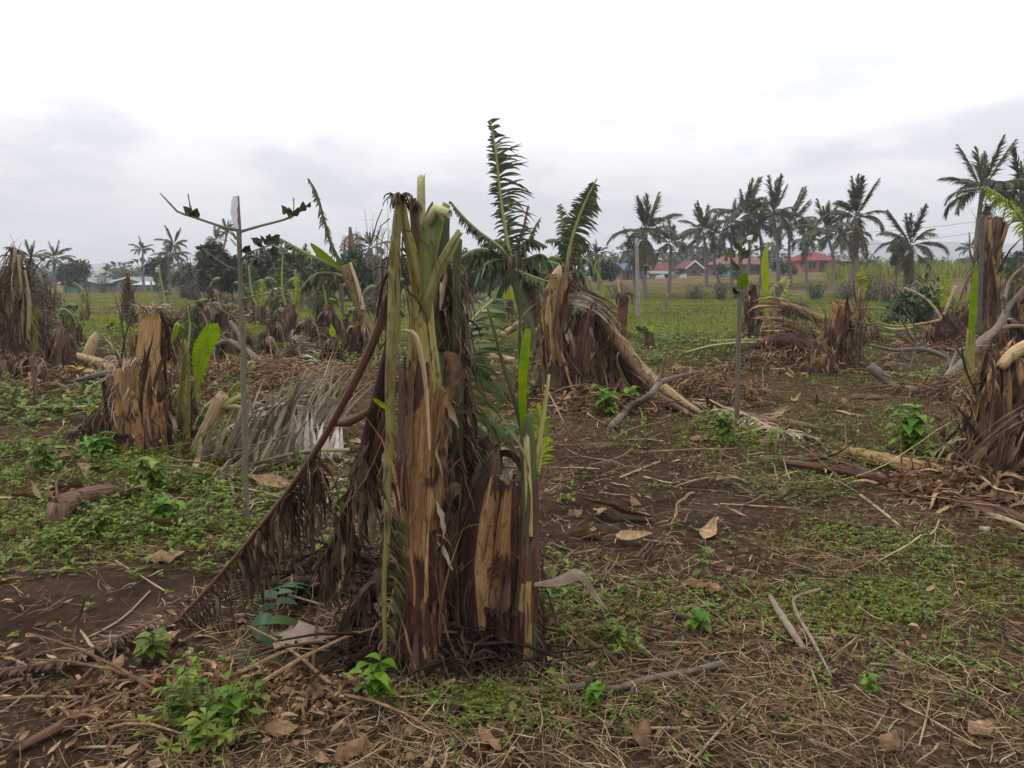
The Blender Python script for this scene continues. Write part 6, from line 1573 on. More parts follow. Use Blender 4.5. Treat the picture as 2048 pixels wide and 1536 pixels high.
branch('fallen_branch', 'crooked dark branch lying in front of the cut plant', [(1740, 690, 6, y3 + 1), (1790, 700, 7, y3 + 1), (1840, 698, 9, y3 + 1), (1868, 705, 10, y3 + 1), (1896, 718, 9, y3 + .9), (1898, 735, 7, y3 + .8)], 'bark', gd(1830, 715), twigs=[
    [(1800, 700, 5, y3 + 1), (1815, 720, 5, y3 + .9), (1835, 715, 3, y3 + .9)], [(1830, 700, 5, y3 + 1), (1828, 650, 4, y3 + 1), (1790, 600, 2, y3 + 1)], [(1840, 700, 4, y3 + 1), (1780, 660, 3, y3 + 1), (1700, 640, 2, y3 + 1.2)], [(1826, 680, 4, y3 + 1), (1786, 625, 3, y3 + 1), (1700, 618, 2, y3 + 1.1)], [(1818, 740, 4, y3 + .8), (1826, 715, 4, y3 + .9), (1832, 690, 3, y3 + 1)]])
branch('fallen_branch', 'pale thin branch lying behind the tall rolled leaf', [(1860, 790, 8), (1900, 740, 8, y3 + .2), (1920, 700, 6, y3 + .3), (1990, 690, 3, y3 + .4)], 'bark_pale')

# heaps of dry leaves and brush
def heap(label, cx_, cy_, rx, ry, hz, n, mat='litter', L=.3, W=.02, tw=60, name='brush_heap'):
    c = gd(cx_, cy_)
    g = np.random.default_rng(int(cx_ * 7 + cy_))
    a = g.random(n) * 6.283; r_ = np.sqrt(g.random(n))
    x, y = c[0] + rx * r_ * np.cos(a), c[1] + ry * r_ * np.sin(a)
    z = height(x, y) + hz * (1 - r_**2) * g.random(n) * (.5 + fbm(x * 2, y * 2, 91, 2)) + .02
    m = MB()
    d = np.stack((g.normal(0, 1, n), g.normal(0, 1, n), g.normal(0, .35, n)), -1)
    strips(m, np.stack((x, y, z), -1), d, L * g.uniform(.4, 1.4, n), W * g.uniform(.4, 1.8, n), 'strip', 4, grav=.8, wig=.22, curl=g.normal(0, .7, n), roll=g.normal(0, .8, n), g=g)
    k = g.choice(n, min(tw, n), replace=False)
    for i in k:
        dd = nrm(np.array((g.normal(), g.normal(), g.normal(0, .3)))[None])[0]; p0 = np.array((x[i], y[i], z[i]))
        tube(m, (p0, p0 + dd * .25 + (0, 0, .03), p0 + dd * .5), (.008, .006, .003), n=4, steps=4, rnd=g.random(), cap=False)
    o = m.build(name, MAT[mat]); return tag(o, label, 'brush heap', kind='stuff')
heap('tangled heap of dry leaves and twigs behind the sapling at left', 560, 765, 1.8, 1.8, .32, 3600, L=.3, W=.014, tw=320)
heap('pile of dry leaves left of the dead plant in the field', 430, 640, 2.0, 2.0, .5, 2200, L=.5, W=.025, tw=120)
heap('brown brush heap right of the folded stem', 1400, 790, .9, 1.1, .35, 2600, L=.2, W=.012, tw=90)
heap('brown brush heap under the tall rolled leaf at right', 1900, 785, .7, .7, .22, 2000, L=.3, W=.007, tw=120)
heap('dead leaves gathered under the big dark stump', 1990, 985, .75, .5, .18, 1300, L=.2)
heap('dead leaves gathered between the stumps at left', 200, 790, 1.6, 1.5, .4, 1800)
heap('dry frond pieces on the ground beside the dead leaf', 560, 985, .9, .5, .05, 160, 'frond_dry', L=.35, W=.014, tw=10)
heap('dead leaves heaped at the foot of the folded stem', 1170, 815, .9, .6, .22, 1100, L=.25)
heap('dark dead leaves at the foot of the tall plant', 880, 1310, .42, .22, .10, 900, 'leaf_dead_dark', L=.16, W=.012, tw=20)
heap('dead leaf mass left of the tall plant', 640, 1160, .34, .26, .14, 900, 'leaf_dead_dark', L=.2, W=.013, tw=20)
heap('dry leaf litter beside the lower left frond', 420, 1400, .6, .25, .03, 1600, L=.07, W=.010, tw=20)
heap('dry brush between the stumps in the right field', 1600, 735, 1.5, 1.0, .3, 900)
heap('brown dead leaves around the tall stem at the right', 1930, 700, 1.6, 1.6, .4, 1300, L=.4, tw=80)

# ------------------------------------------------------------------ foreground debris
branch('fallen_branch', 'pale brown crooked root lying in front of the stumps', [(1005, 1382, 11), (1080, 1383, 13), (1160, 1377, 12), (1225, 1388, 12), (1300, 1366, 14), (1380, 1352, 12), (1445, 1335, 13)], 'bark_pale', lift=.012, n=14, flute=.12)
branch('dead_wood', 'thick grey weathered stick lying at right of the foreground', [(1540, 1205, 9), (1560, 1245, 14), (1585, 1285, 15), (1608, 1312, 12)], 'bark_pale', cat='stick', n=14, flute=.14)
branch('dead_wood', 'bent peeled stick lying alongside the weathered one', [(1640, 1188, 7), (1588, 1212, 7), (1590, 1235, 7.5), (1604, 1265, 8), (1624, 1295, 8), (1648, 1330, 6), (1665, 1358, 3)], 'bark_pale', cat='stick', n=12, flute=.14)
for k, (lst, lab) in enumerate((([(1370, 1540, 6), (1430, 1470, 6), (1500, 1400, 5), (1535, 1372, 3)], 'long straight straw in the lower right foreground'), ([(1272, 1452, 7), (1362, 1455, 7)], 'short cut straw piece near the lower middle'),
                                ([(1655, 1500, 4), (1740, 1460, 4), (1765, 1430, 3)], 'thin bent straw at lower right'), ([(1838, 1490, 4), (1852, 1440, 5), (1860, 1395, 5)], 'pale curved straw near the right edge'), ([(1620, 1330, 5), (1640, 1380, 6), (1648, 1450, 4)], 'greenish straw below the weathered stick'),
                                ([(1330, 1190, 4), (1440, 1230, 4), (1520, 1285, 3)], 'thin dark twig left of the weathered stick'), ([(1720, 990, 5), (1780, 1030, 6), (1800, 1048, 4)], 'grey twig right of the long rib'), ([(160, 1290, 4), (240, 1240, 4), (300, 1180, 3)], 'thin straw across the bare soil at left'),
                                ([(150, 1496, 6), (250, 1497, 6)], 'short pale straw at the lower left'), ([(1240, 955, 5), (1320, 920, 4)], 'thin straw on the bare soil right of the stump'), ([(30, 1510, 20), (160, 1440, 26), (300, 1375, 16)], 'long brown dry rib in the lower left corner'),
                                ([(1090, 1250, 12), (1150, 1285, 14), (1210, 1310, 12), (1270, 1360, 9), (1340, 1385, 6)], 'dark twisted dry leaf rib trailing right from the sucker'), ([(1180, 950, 3), (1130, 850, 3, 4.6), (1090, 770, 2, 4.8)], 'thin bent stalk arching over the soil behind the sucker'),
                                ([(1740, 1330, 5), (1850, 1335, 5)], 'pale straw in the clover at right'), ([(1440, 1010, 4), (1600, 1015, 4)], 'long straw lying across the bare soil'), ([(230, 1120, 5), (330, 1180, 4)], 'twig on the soil below the green weeds'))):
    branch('dry_stalk', lab, lst, 'midrib_brown' if 'dark' in lab or 'brown' in lab else 'midrib_pale', cat='stalk', n=8, lift=.006, flute=.05)
# dead frond at lower left
bb = gd(150, 1340)
t_ = thing('dead_leaf', 'flattened dead leaf with dark comb like strips at lower left', 'dead leaf', bb)
pts = np.array([gd(a, b_) + np.array((0, 0, .05)) for a, b_ in ((330, 1262), (230, 1305), (120, 1345), (-30, 1372))]); m, mr = MB(), MB()
feather(mr, m, pts, .008, .006, 80, .05, .13, .011, ang=5, grav=.5, wig=.14, t0=0, miss=.08, taper=False, jit=.4); part(m, 'leaf_strips', MAT['leaf_dead'], t_); part(mr, 'midrib', MAT['midrib_brown'], t_)
# green torn leaf piece
bb = gd(590, 1310)
t_ = thing('fallen_leaf', 'torn green and tan leaf piece lying left of the tall plant', 'leaf', bb)
z0 = np.array((0, 0, .04))
m = MB(); pts = np.array([gd(525, 1318) + z0 * .3, gd(552, 1272) + z0 * 3, gd(570, 1225) + z0 * 3, gd(610, 1190) + z0])
feather(None, m, pts, 0, 0, 9, .12, .17, .055, ang=5, grav=.6, wig=.14, t0=0, miss=0, taper=False, jit=.5); part(m, 'leaf_strips', MAT['bush_leaf'], t_)
m = MB(); pts = (gd(545, 1300) + z0, gd(600, 1292) + z0 * 1.6, gd(648, 1300) + z0); blade(m, pts, (.13, .13, .10), (0.1, 1, .2), cup=.1, nc=7, steps=12, wave=.08); part(m, 'blade', MAT['frond_dry'], t_)
m = MB(); tube(m, (gd(580, 1228) + z0 * 2, gd(655, 1235) + z0), (.006, .004), n=6); part(m, 'midrib', MAT['midrib_pale'], t_)
bb = gd(760, 990)
t_ = thing('fallen_leaf', 'small torn green leaf on the ground behind the hanging rib', 'leaf', bb)
m = MB(); pts = np.array([gd(a, b_) + z0 * 3 for a, b_ in ((700, 1000), (740, 960), (770, 925))]); feather(None, m, pts, 0, 0, 16, .2, .2, .035, ang=10, grav=.8, wig=.05, t0=0); part(m, 'leaf_strips', MAT['leaf_banana'], t_)
bb = gd(1010, 890)
t_ = thing('fallen_leaf', 'pale green torn leaf lying behind the short stumps', 'leaf', bb)
m = MB(); pts = np.array([gd(a, b_) + z0 * 4 for a, b_ in ((960, 900), (1010, 880), (1080, 900))]); feather(None, m, pts, 0, 0, 22, .3, .3, .03, ang=10, grav=.9, wig=.06, t0=0); part(m, 'leaf_strips', MAT['leaf_banana'], t_)

# big single dry leaves
for k, (px_, py_, L, W, an, lab) in enumerate(((1290, 1480, .12, .075, 1.3, 'broad brown dry leaf standing on edge near the lower middle'), (330, 1120, .20, .09, .2, 'curled grey brown dry leaf on the soil below the weeds'), (1150, 1035, .10, .07, .4, 'pale dry leaf flat on the bare soil right of the sucker'),
                                              (1390, 1185, .14, .06, -.6, 'folded brown dry leaf in the middle of the soil'), (1425, 1190, .13, .05, -1.0, 'striped pale dry leaf beside the folded brown one'), (230, 1345, .10, .05, 1.4, 'small upright pale dry leaf at lower left'), (240, 1415, .14, .05, -.8, 'pale curled dry leaf near the lower left dry rib'),
                                              (1960, 1465, .09, .06, .3, 'small dry leaf at the lower right'), (440, 1500, .16, .06, .1, 'brown leaf lying under the lower left weeds'), (560, 1480, .14, .06, -.3, 'brown leaf right of the lower left weeds'), (1735, 800, .5, .10, -.2, 'pale broad dry leaf lying in the grass at right'), (1400, 880, .2, .09, .4, 'rust brown leaf on the soil below the brush heap'), (1540, 885, .25, .08, -.1, 'light dry leaf left of the long fallen rib'),
                                              (700, 1515, .12, .06, .9, 'tan dry leaf at the bottom edge'), (330, 1290, .12, .05, .4, 'light tan leaf beside the dead leaf tip'), (980, 1490, .12, .06, 2.2, 'brown dry leaf at the bottom middle'), (1780, 1490, .1, .06, .8, 'brown leaf on the soil at the lower right'))):
    c = gd(px_, py_) + (0, 0, .02); d = np.array((math.cos(an), math.sin(an), 0)); m = MB()
    blade(m, (c - d * L / 2, c - d * L * .2 + (0, 0, .02), c + d * L * .2 + (0, 0, .015), c + d * L / 2 + (0, 0, .03)), (W * .2, W, W * .9, W * .1), (-d[1], d[0], .3 if k else .8), cup=.16, nc=7, steps=12, wave=.12, seed=k, rnd=.45 + .4 * ((k * 37) % 10) / 10)
    single(m, 'dry_leaf', MAT['leaf_dead' if k == 10 else 'litter'], c, lab, 'dry leaf')
# stones
for k, (px_, py_, s_, lab) in enumerate(((1970, 1057, .03, 'small pale stone below the fallen rib at right'), (1800, 1310, .02, 'small pale pebble in the clover at right'))):
    c = gd(px_, py_); m = MB(); tube(m, (c - (0, 0, s_ * .3), c, c + (0, 0, s_ * .5), c + (0, 0, s_ * .9)), (s_ * .7, s_, s_ * .9, s_ * .3), n=10, steps=8, wob=.3, seed=k); single(m, 'stone', MAT['stone'], c, lab, 'stone')


# small upright weeds one can tell apart
def weed(label, px_, py_, hpx, nst, mat='weed_bright', lpx=26, seed=0, asp=.55):
    c = gd(px_, py_); s = mpp(c[1]); g = np.random.default_rng(seed + 900)
    r_ = thing('weed_plant', label, 'weed', c)
    ms, ml = MB(), MB()
    for k in range(nst):
        a = g.random() * 6.283; ln = g.uniform(.05, .4); H = hpx * s * g.uniform(.6, 1.05)
        e = c + np.array((math.cos(a) * ln * H, math.sin(a) * ln * H, H)); P = np.array((c, (c + e) / 2 + g.normal(0, .008, 3), e)); tube(ms, P, (.003, .0025, .0012), n=5, steps=6)
        q = spline(P, 12); nl = int(g.integers(5, 9)); i = np.linspace(3, 11, nl).astype(int)
        b_ = np.arange(nl) * 2.4 + g.random() * 6; d = np.stack((np.cos(b_), np.sin(b_), np.full(nl, .45)), -1) + g.normal(0, .15, (nl, 3))
        L = lpx * s * g.uniform(.6, 1.2, nl); strips(ml, q[i], d, L, L * asp, 'leaf', 5, grav=.9, wig=.05, ncol=3, fold=.14, g=g)
    part(ms, 'stem', MAT['weed'], r_); part(ml, 'leaves', MAT[mat], r_)
for k, a in enumerate((('bright broad leaved weed in front of the tall plant', 756, 1420, 110, 4, 'weed_bright', 42), ('leafy weed at the bottom edge left of the middle', 400, 1515, 90, 5, 'weed', 40), ('leafy weed at the lower left with a large bright leaf', 450, 1470, 90, 4, 'weed_bright', 40), ('small weed right of the lower left weeds', 510, 1425, 60, 3, 'weed', 34),
                       ('bright leafy weed beside the tip of the dead leaf', 305, 1325, 70, 4, 'weed', 40), ('tall thin weed on the soil right of the stumps', 1395, 1165, 95, 2, 'weed', 26), ('small leafy weed in the middle of the soil', 1395, 1270, 60, 3, 'weed_bright', 34), ('small weed at the right edge of the sucker', 1235, 1290, 50, 3, 'weed', 26),
                       ('bushy green weed under the folded stem', 1215, 835, 60, 9, 'weed_bright', 26), ('green weed right of the bushy one under the folded stem', 1265, 815, 40, 6, 'weed_bright', 24), ('tall green weed patch left of the tan frayed stub', 1815, 905, 95, 14, 'weed_bright', 34), ('green weed behind the long rib at right', 1870, 935, 50, 8, 'weed', 30),
                       ('weed standing at the foot of the second sapling', 1445, 880, 55, 9, 'weed', 26), ('leafy weed at the left edge of the weed patch', 90, 950, 70, 9, 'weed', 30), ('bright weed at the foot of the shredded stump', 200, 930, 60, 9, 'weed_bright', 34), ('leafy weed in the middle of the left weed patch', 300, 990, 70, 12, 'weed', 34), ('bright weed in front of the cut log', 200, 1080, 60, 9, 'weed', 26), ('big leafed weed right of the cut log', 330, 1060, 65, 9, 'weed_bright', 32),
                       ('small seedling at lower right', 1735, 1385, 40, 2, 'weed_bright', 26), ('seedling near the root in the foreground', 1190, 1405, 36, 3, 'weed_bright', 30), ('weed between the dead leaf and the hanging rib', 655, 1130, 60, 6, 'weed', 30), ('weed left of the tall plant foot', 560, 1180, 40, 4, 'weed', 26), ('weed beside the green torn leaf', 690, 1020, 50, 6, 'weed', 26), ('weed behind the sucker', 1130, 1010, 20, 3, 'weed', 16), ('green weed beside the second sapling heap', 1060, 800, 40, 8, 'weed', 22))):
    weed(*a, seed=k)
# ------------------------------------------------------------------ background: palms, trees, houses, fence
gg = np.random.default_rng(321)


def frond_mesh(kind, seed):
    """unit frond along +X (length 1), curving under its own weight"""
    g = np.random.default_rng(seed)
    sag = {'up': .10, 'arch': .55, 'droop': 1.0, 'dead': .35}[kind]
    u = np.linspace(0, 1, 9)
    ang = -sag * 1.5 * u**1.6
    pts = np.cumsum(np.c_[np.cos(ang), 0 * u + .04 * np.sin(u * 3 + seed), np.sin(ang)], 0) / 9
    mr, ml = MB(), MB()
    tt = 62
    feather(ml, ml, pts, .012, .004, tt, .30 if kind != 'up' else .20, .30 if kind != 'up' else .24, .032, ang=48 if kind == 'up' else 32, grav=.8 if kind == 'up' else (1.9 if kind == 'dead' else 1.3), t0=.16, wig=.13, miss=.2 if kind != 'dead' else .35, jit=.4, prof='blade', seg=3, seedg=g, steps=12, rib_n=4)
    o = ml.build('frond', MAT['leaf_palm_dead' if kind == 'dead' else ('leaf_palm_light' if seed % 3 == 0 else 'leaf_palm')])
    me = o.data
    bpy.data.objects.remove(o)
    return me


FR = {k: [frond_mesh(k, 40 + 7 * i + j * 101) for i in range(5)] for j, k in enumerate(('up', 'arch', 'droop', 'dead'))}


def palm(label, bx, cx_, cy_, D, rpx, n_up=5, n_ar=7, n_dr=4, n_dead=4, lean=0, wind=0.0, seed=0, skirt=0):
    g = np.random.default_rng(seed + 500)
    base = at(bx, 590, D); base[2] = height(base[0], base[1])
    top = at(cx_, cy_, D + lean)
    r_ = thing('coconut_palm', label, 'palm', base)
    s = rpx * mpp(D) * 1.16
    m = MB(); H = top[2] - base[2]
    mid_ = (base + top) / 2 + np.array((g.normal(0, .07) * H, 0, 0))
    tube(m, (base - (0, 0, .2), mid_, top), (.15 + .006 * H, .11, .09), n=10, steps=26, wob=.18, seed=seed, cap=False); part(m, 'trunk', MAT['palm_trunk'], r_)
    loc = Vector(top - np.array(r_.location))
    az0 = g.random() * 6.283; k = 0; wind = wind + g.normal(0, .16)
    n_up, n_ar, n_dr = max(2, n_up + int(g.integers(-2, 2))), max(1, n_ar + int(g.integers(-2, 3))), max(2, n_dr + int(g.integers(-2, 3)))
    for kind, n, el0, el1, sc in (('up', n_up + 2, 62, 88, 1.0), ('arch', n_ar + 2, 15, 55, 1.0), ('droop', n_dr + 3, -5, 30, 1.0), ('dead', n_dead // 2, -60, -20, .8), ('dead', (skirt + 1) // 2, -84, -50, .9)):
        for i in range(n):
            o = bpy.data.objects.new('frond', FR[kind][int(g.integers(5))]); C.objects.link(o); o.parent = r_
            az = az0 + k * 2.39996 + g.normal(0, .25); k += 1
            el = math.radians(g.uniform(el0, el1))
            ax = Vector((math.cos(az) * math.cos(el) + wind, math.sin(az) * math.cos(el), math.sin(el)))
            q = ax.to_track_quat('X', 'Z')
            o.rotation_mode = 'QUATERNION'; o.rotation_quaternion = q
            f = s * sc * g.uniform(.6, 1.2); o.scale = (f, f, f); o.location = loc - Vector((0, 0, (.25 if kind == 'dead' else 0)))
    return r_


for k, a in enumerate((
        ('coconut palm with a bushy dead skirt beside the concrete post', 1297, 1293, 468, 47, 62, 7, 3, 6, 10, 0, 0, 1, 12),
        ('slim coconut palm right of the concrete post', 1337, 1342, 490, 50, 42, 4, 6, 4, 2, 0, .1, 2, 0),
        ('coconut palm with leaning trunk above the red gable', 1412, 1407, 464, 60, 50, 6, 3, 7, 4, 0, 0, 3, 0),
        ('left palm of the tall pair above the turquoise wall', 1463, 1464, 450, 60, 50, 5, 3, 6, 5, 0, .15, 4, 0),
        ('right palm of the tall pair above the turquoise wall', 1486, 1488, 432, 58, 56, 7, 6, 5, 4, 0, .15, 5, 0),
        ('tallest palm of the row left of the coral house', 1557, 1548, 432, 56, 56, 6, 3, 8, 5, 0, -.1, 6, 0),
        ('palm with windblown crown left of the coral house', 1582, 1580, 450, 60, 54, 6, 5, 6, 6, 0, .1, 7, 0),
        ('palm standing in front of the coral house', 1660, 1652, 462, 52, 50, 4, 5, 6, 5, 0, -.15, 8, 0),
        ('tall palm with a long dead skirt right of the coral house', 1716, 1712, 436, 40, 60, 6, 5, 4, 5, 0, 0, 9, 16),
        ('low palm with spiky top and dead skirt at right', 1812, 1822, 492, 42, 62, 7, 4, 5, 6, 0, 0, 10, 12),
        ('tall palm with full crown near the right edge', 1960, 1964, 384, 36, 80, 4, 6, 9, 3, 0, .0, 11, 0),
        ('tall palm cut by the right edge', 2052, 2044, 392, 36, 76, 5, 7, 8, 4, 0, .1, 12, 0),
        ('palm with tangled crown between the leaning palm and the tall pair', 1440, 1442, 470, 64, 44, 4, 4, 6, 4, 0, .2, 31, 3),
        ('palm tucked between the tall pair and the tallest palm', 1520, 1518, 455, 62, 48, 5, 4, 6, 4, 0, -.2, 32, 2),
        ('short ragged palm right of the windblown crown', 1612, 1610, 480, 66, 40, 3, 3, 7, 5, 0, .2, 33, 3),
        ('ragged palm close left of the long skirted one', 1690, 1688, 470, 56, 44, 3, 4, 7, 6, 0, -.2, 34, 4),
        ('low ragged palm behind the bushy skirted palm', 1272, 1270, 505, 52, 40, 3, 3, 7, 6, 0, -.15, 35, 4),
        ('small distant palm at the far left above the dry shrubs', 60, 62, 515, 75, 26, 4, 6, 4, 2, 0, 0, 13, 0),
        ('distant palm above the green hut', 112, 110, 518, 70, 30, 3, 8, 5, 2, 0, 0, 14, 0),
        ('thin distant palm left of the round tree', 290, 286, 500, 80, 20, 4, 8, 3, 2, 0, 0, 15, 0),
        ('upper palm of the pair right of the round tree', 352, 348, 490, 75, 28, 5, 7, 4, 2, 0, .1, 16, 0),
        ('lower palm of the pair right of the round tree', 340, 340, 512, 72, 30, 4, 7, 5, 4, 0, 0, 17, 0),
        ('distant palm rising right above the leafy trees', 452, 454, 466, 70, 24, 4, 7, 4, 2, 0, 0, 18, 0),
        ('distant palm left of the one above the leafy trees', 432, 432, 482, 74, 22, 4, 6, 4, 2, 0, 0, 19, 0),
        ('palm with dead fronds behind the tall broken plant', 744, 742, 496, 45, 34, 6, 2, 5, 7, 0, 0, 20, 8),
        ('small palm behind the slanting torn leaf', 1196, 1196, 508, 55, 24, 7, 4, 3, 3, 0, 0, 21, 0),
        ('small far palm right of the low spiky palm', 1938, 1940, 500, 75, 24, 3, 6, 3, 1, 0, .2, 22, 0),
        ('low palm with dead fronds between the torn leaves', 1165, 1160, 520, 30, 34, 2, 2, 4, 10, 0, 0, 23, 8),
        ('palm with a mass of dead fronds behind the sapling', 598, 600, 545, 32, 44, 2, 3, 6, 10, 0, 0, 24, 10))):
    lab, bx, cx_, cy_, D, rp, nu, na, nr_, nde, ln, wi, sd_, sk_ = a
    palm(lab, bx, cx_, cy_, D, rp, nu, na, nr_, nde, ln, wi, sd_, sk_)


def tree(label, px_, py_top, D, wpx, seed, mat='tree_leaf', n=1500, lobes=9, name='leafy_tree', cat='tree', leaf=.30, base_frac=.25, ll=None):
    g = np.random.default_rng(seed)
    b_ = at(px_, 590, D); b_[2] = height(b_[0], b_[1]); top = at(px_, py_top, D); H = top[2] - b_[2]; R = wpx * mpp(D) / 2
    r_ = thing(name, label, cat, b_)
    ms, mc = MB(), MB()
    tube(ms, (b_ - (0, 0, .2), b_ + (0, 0, H * .3), b_ + (g.normal(0, .1), 0, H * .75)), (.05 * H * .5, .04 * H * .5, .02), n=8, steps=10, wob=.2, cap=False)
    for k in range(lobes):
        a = g.random() * 6.283; rr = R * .62 * math.sqrt(g.random()); z = H * g.uniform(base_frac + .15, .88)
        f = 1 - abs(z / H - .55) * .8
        c = b_ + np.array((math.cos(a) * rr * f * 1.05, math.sin(a) * rr * f, z)); q = R * g.uniform(.26, .46)
        leafball(mc, c, (q, q, min(q * .85, H * .2)), n // lobes, leaf * 1.08, .55, g, .55, seg=2, ncol=2)
        tube(ms, (b_ + (0, 0, H * g.uniform(.15, .35)), (b_ + c) / 2 + (0, 0, H * .12), c), (.05, .03, .012), n=5, steps=6, cap=False)
    part(ms, 'trunk', MAT['bark'], r_); part(mc, 'crown', MAT[mat], r_)


for k, a in enumerate((('round dark green tree behind the green hut', 158, 524, 75, 66, 1500), ('left half of the twin crowned trees behind the green hut', 132, 532, 78, 46, 900), ('dark round tree left of the distant palm pair', 314, 516, 68, 58, 1500), ('leafy tree left of the thin sapling', 428, 498, 48, 70, 1700), ('dark leafy tree right behind the thin sapling', 520, 500, 46, 90, 2000), ('low dense tree at the left of the dead palm', 400, 540, 50, 60, 1000), ('leafy tree behind the leaning stem', 680, 520, 44, 90, 1700), ('tree behind the tall broken plant', 770, 520, 46, 80, 1500),
                       ('green tree behind the pink roofed house', 960, 520, 70, 90, 1400), ('dark tree behind the slanting torn leaf', 1080, 525, 60, 80, 1300), ('round dark tree left of the coral house', 1558, 527, 85, 44, 900), ('tree right behind the coral house', 1640, 530, 100, 90, 900), ('brown leaved tree left of the low spiky palm', 1790, 472, 60, 50, 700), ('small green tree behind the red gable', 1440, 530, 85, 34, 700), ('tree behind the small blue roofed hut', 1225, 530, 75, 46, 800), ('leafy tree behind the right hand field edge', 2030, 505, 60, 70, 1200), ('tree left of the brown roofed house', 1370, 535, 95, 40, 700), ('low tree left of the pink roofed house', 905, 535, 50, 60, 1100), ('dark low tree at the left edge', -10, 535, 40, 50, 900), ('broad dark tree behind the torn leaf right of the sapling', 590, 512, 40, 110, 2600), ('dense olive tree between the leaning stem and the tall plant', 725, 528, 38, 90, 2200), ('dark olive tree left of the thin sapling trunk', 465, 520, 44, 90, 2200), ('low spreading tree behind the maroon roof', 400, 535, 56, 80, 1500), ('broad tree above the pink roof', 925, 508, 62, 100, 2000), ('leafy tree behind the tall torn leaf', 1030, 515, 50, 100, 2200), ('olive tree behind the folded stem', 1110, 520, 52, 90, 1800), ('tree left of the small blue hut', 1205, 525, 62, 60, 1200), ('small dark tree behind the red roofed house', 1325, 532, 105, 44, 600), ('tree between the gable and the rusty roof', 1425, 520, 105, 40, 700), ('olive tree behind the rusty roofed house', 1500, 512, 105, 60, 900), ('low tree between the rusty roof and the coral house', 1575, 530, 88, 40, 700), ('olive tree right of the coral house', 1725, 520, 90, 60, 900), ('grey green tree behind the low spiky palm', 1860, 520, 95, 70, 900), ('dark tree behind the tied stem', 1930, 515, 95, 60, 900), ('low dark tree right of the distant hut row', 330, 545, 88, 60, 900), ('dark tree behind the grey hut', 255, 540, 110, 50, 700), ('dry brown tree left behind the green hut', 60, 535, 100, 60, 700), ('olive tree at the far left edge behind the shrubs', 10, 530, 95, 70, 900), ('low olive tree in front of the pink roofed house', 985, 556, 60, 40, 600), ('olive bush tree beside the pale blue roof', 1100, 545, 66, 60, 900), ('tall leafy tree close left of the sapling trunk', 440, 488, 42, 90, 2600), ('tall dark tree close right of the sapling trunk', 545, 492, 42, 90, 2600), ('tree with uneven crown behind the dead thin plant', 705, 500, 44, 90, 2400), ('dark tree left of the bamboo canes', 660, 505, 46, 80, 2000), ('tree just behind the left rib of the tall plant', 800, 515, 42, 80, 1800), ('wide low tree in the gap right of the dark stem', 945, 525, 46, 90, 2200), ('small tree left of the maroon roof', 372, 530, 60, 50, 1000))):
    lab, px_, pt, D, wp, n = a
    tree(lab, px_, pt, D, wp, 700 + k, n=int(n * 1.3), mat='scrub_dry' if 'brown' in lab and 'leaved' in lab else 'tree_leaf', leaf=.34)


# bare twiggy shrubs and bamboo
def shrub(label, px_, py_top, D, wpx, seed, n=40, mat='scrub_dry', leaves=120, name='dry_shrub', cat='shrub', spread=.6):
    g = np.random.default_rng(seed); b_ = at(px_, 600, D); b_[2] = height(b_[0], b_[1]); H = at(px_, py_top, D)[2] - b_[2]; R = wpx * mpp(D) / 2
    m = MB(); r_ = thing(name, label, cat, b_)
    for k in range(n):
        a = g.random() * 6.283; s0 = b_ + np.array((math.cos(a), math.sin(a), 0)) * R * .5 * g.random(); e = s0 + np.array((math.cos(a) * R * spread * g.random(), math.sin(a) * R * spread * g.random(), H * g.uniform(.4, 1)))
        P = np.array((s0, (s0 + e) / 2 + g.normal(0, .05 * H, 3), e)); tube(m, P, (.018, .012, .005), n=4, steps=5, rnd=g.random(), cap=False)
        q = spline(P, 8)
        for j in (3, 4, 5, 6):
            v = g.normal(0, 1, 3) * (.5, .5, .4) + (0, 0, .5); e2 = q[j] + v * H * .16; tube(m, (q[j], (q[j] + e2) / 2 + g.normal(0, .03, 3), e2), (.009, .006, .003), n=3, steps=4, rnd=g.random(), cap=False)
    part(m, 'twigs', MAT['bark'], r_)
    if leaves:
        m = MB(); leafball(m, b_ + (0, 0, H * .5), (R, R, H * .48), leaves, .15, .5, g, .5, seg=2, ncol=2); part(m, 'leaves', MAT[mat], r_)


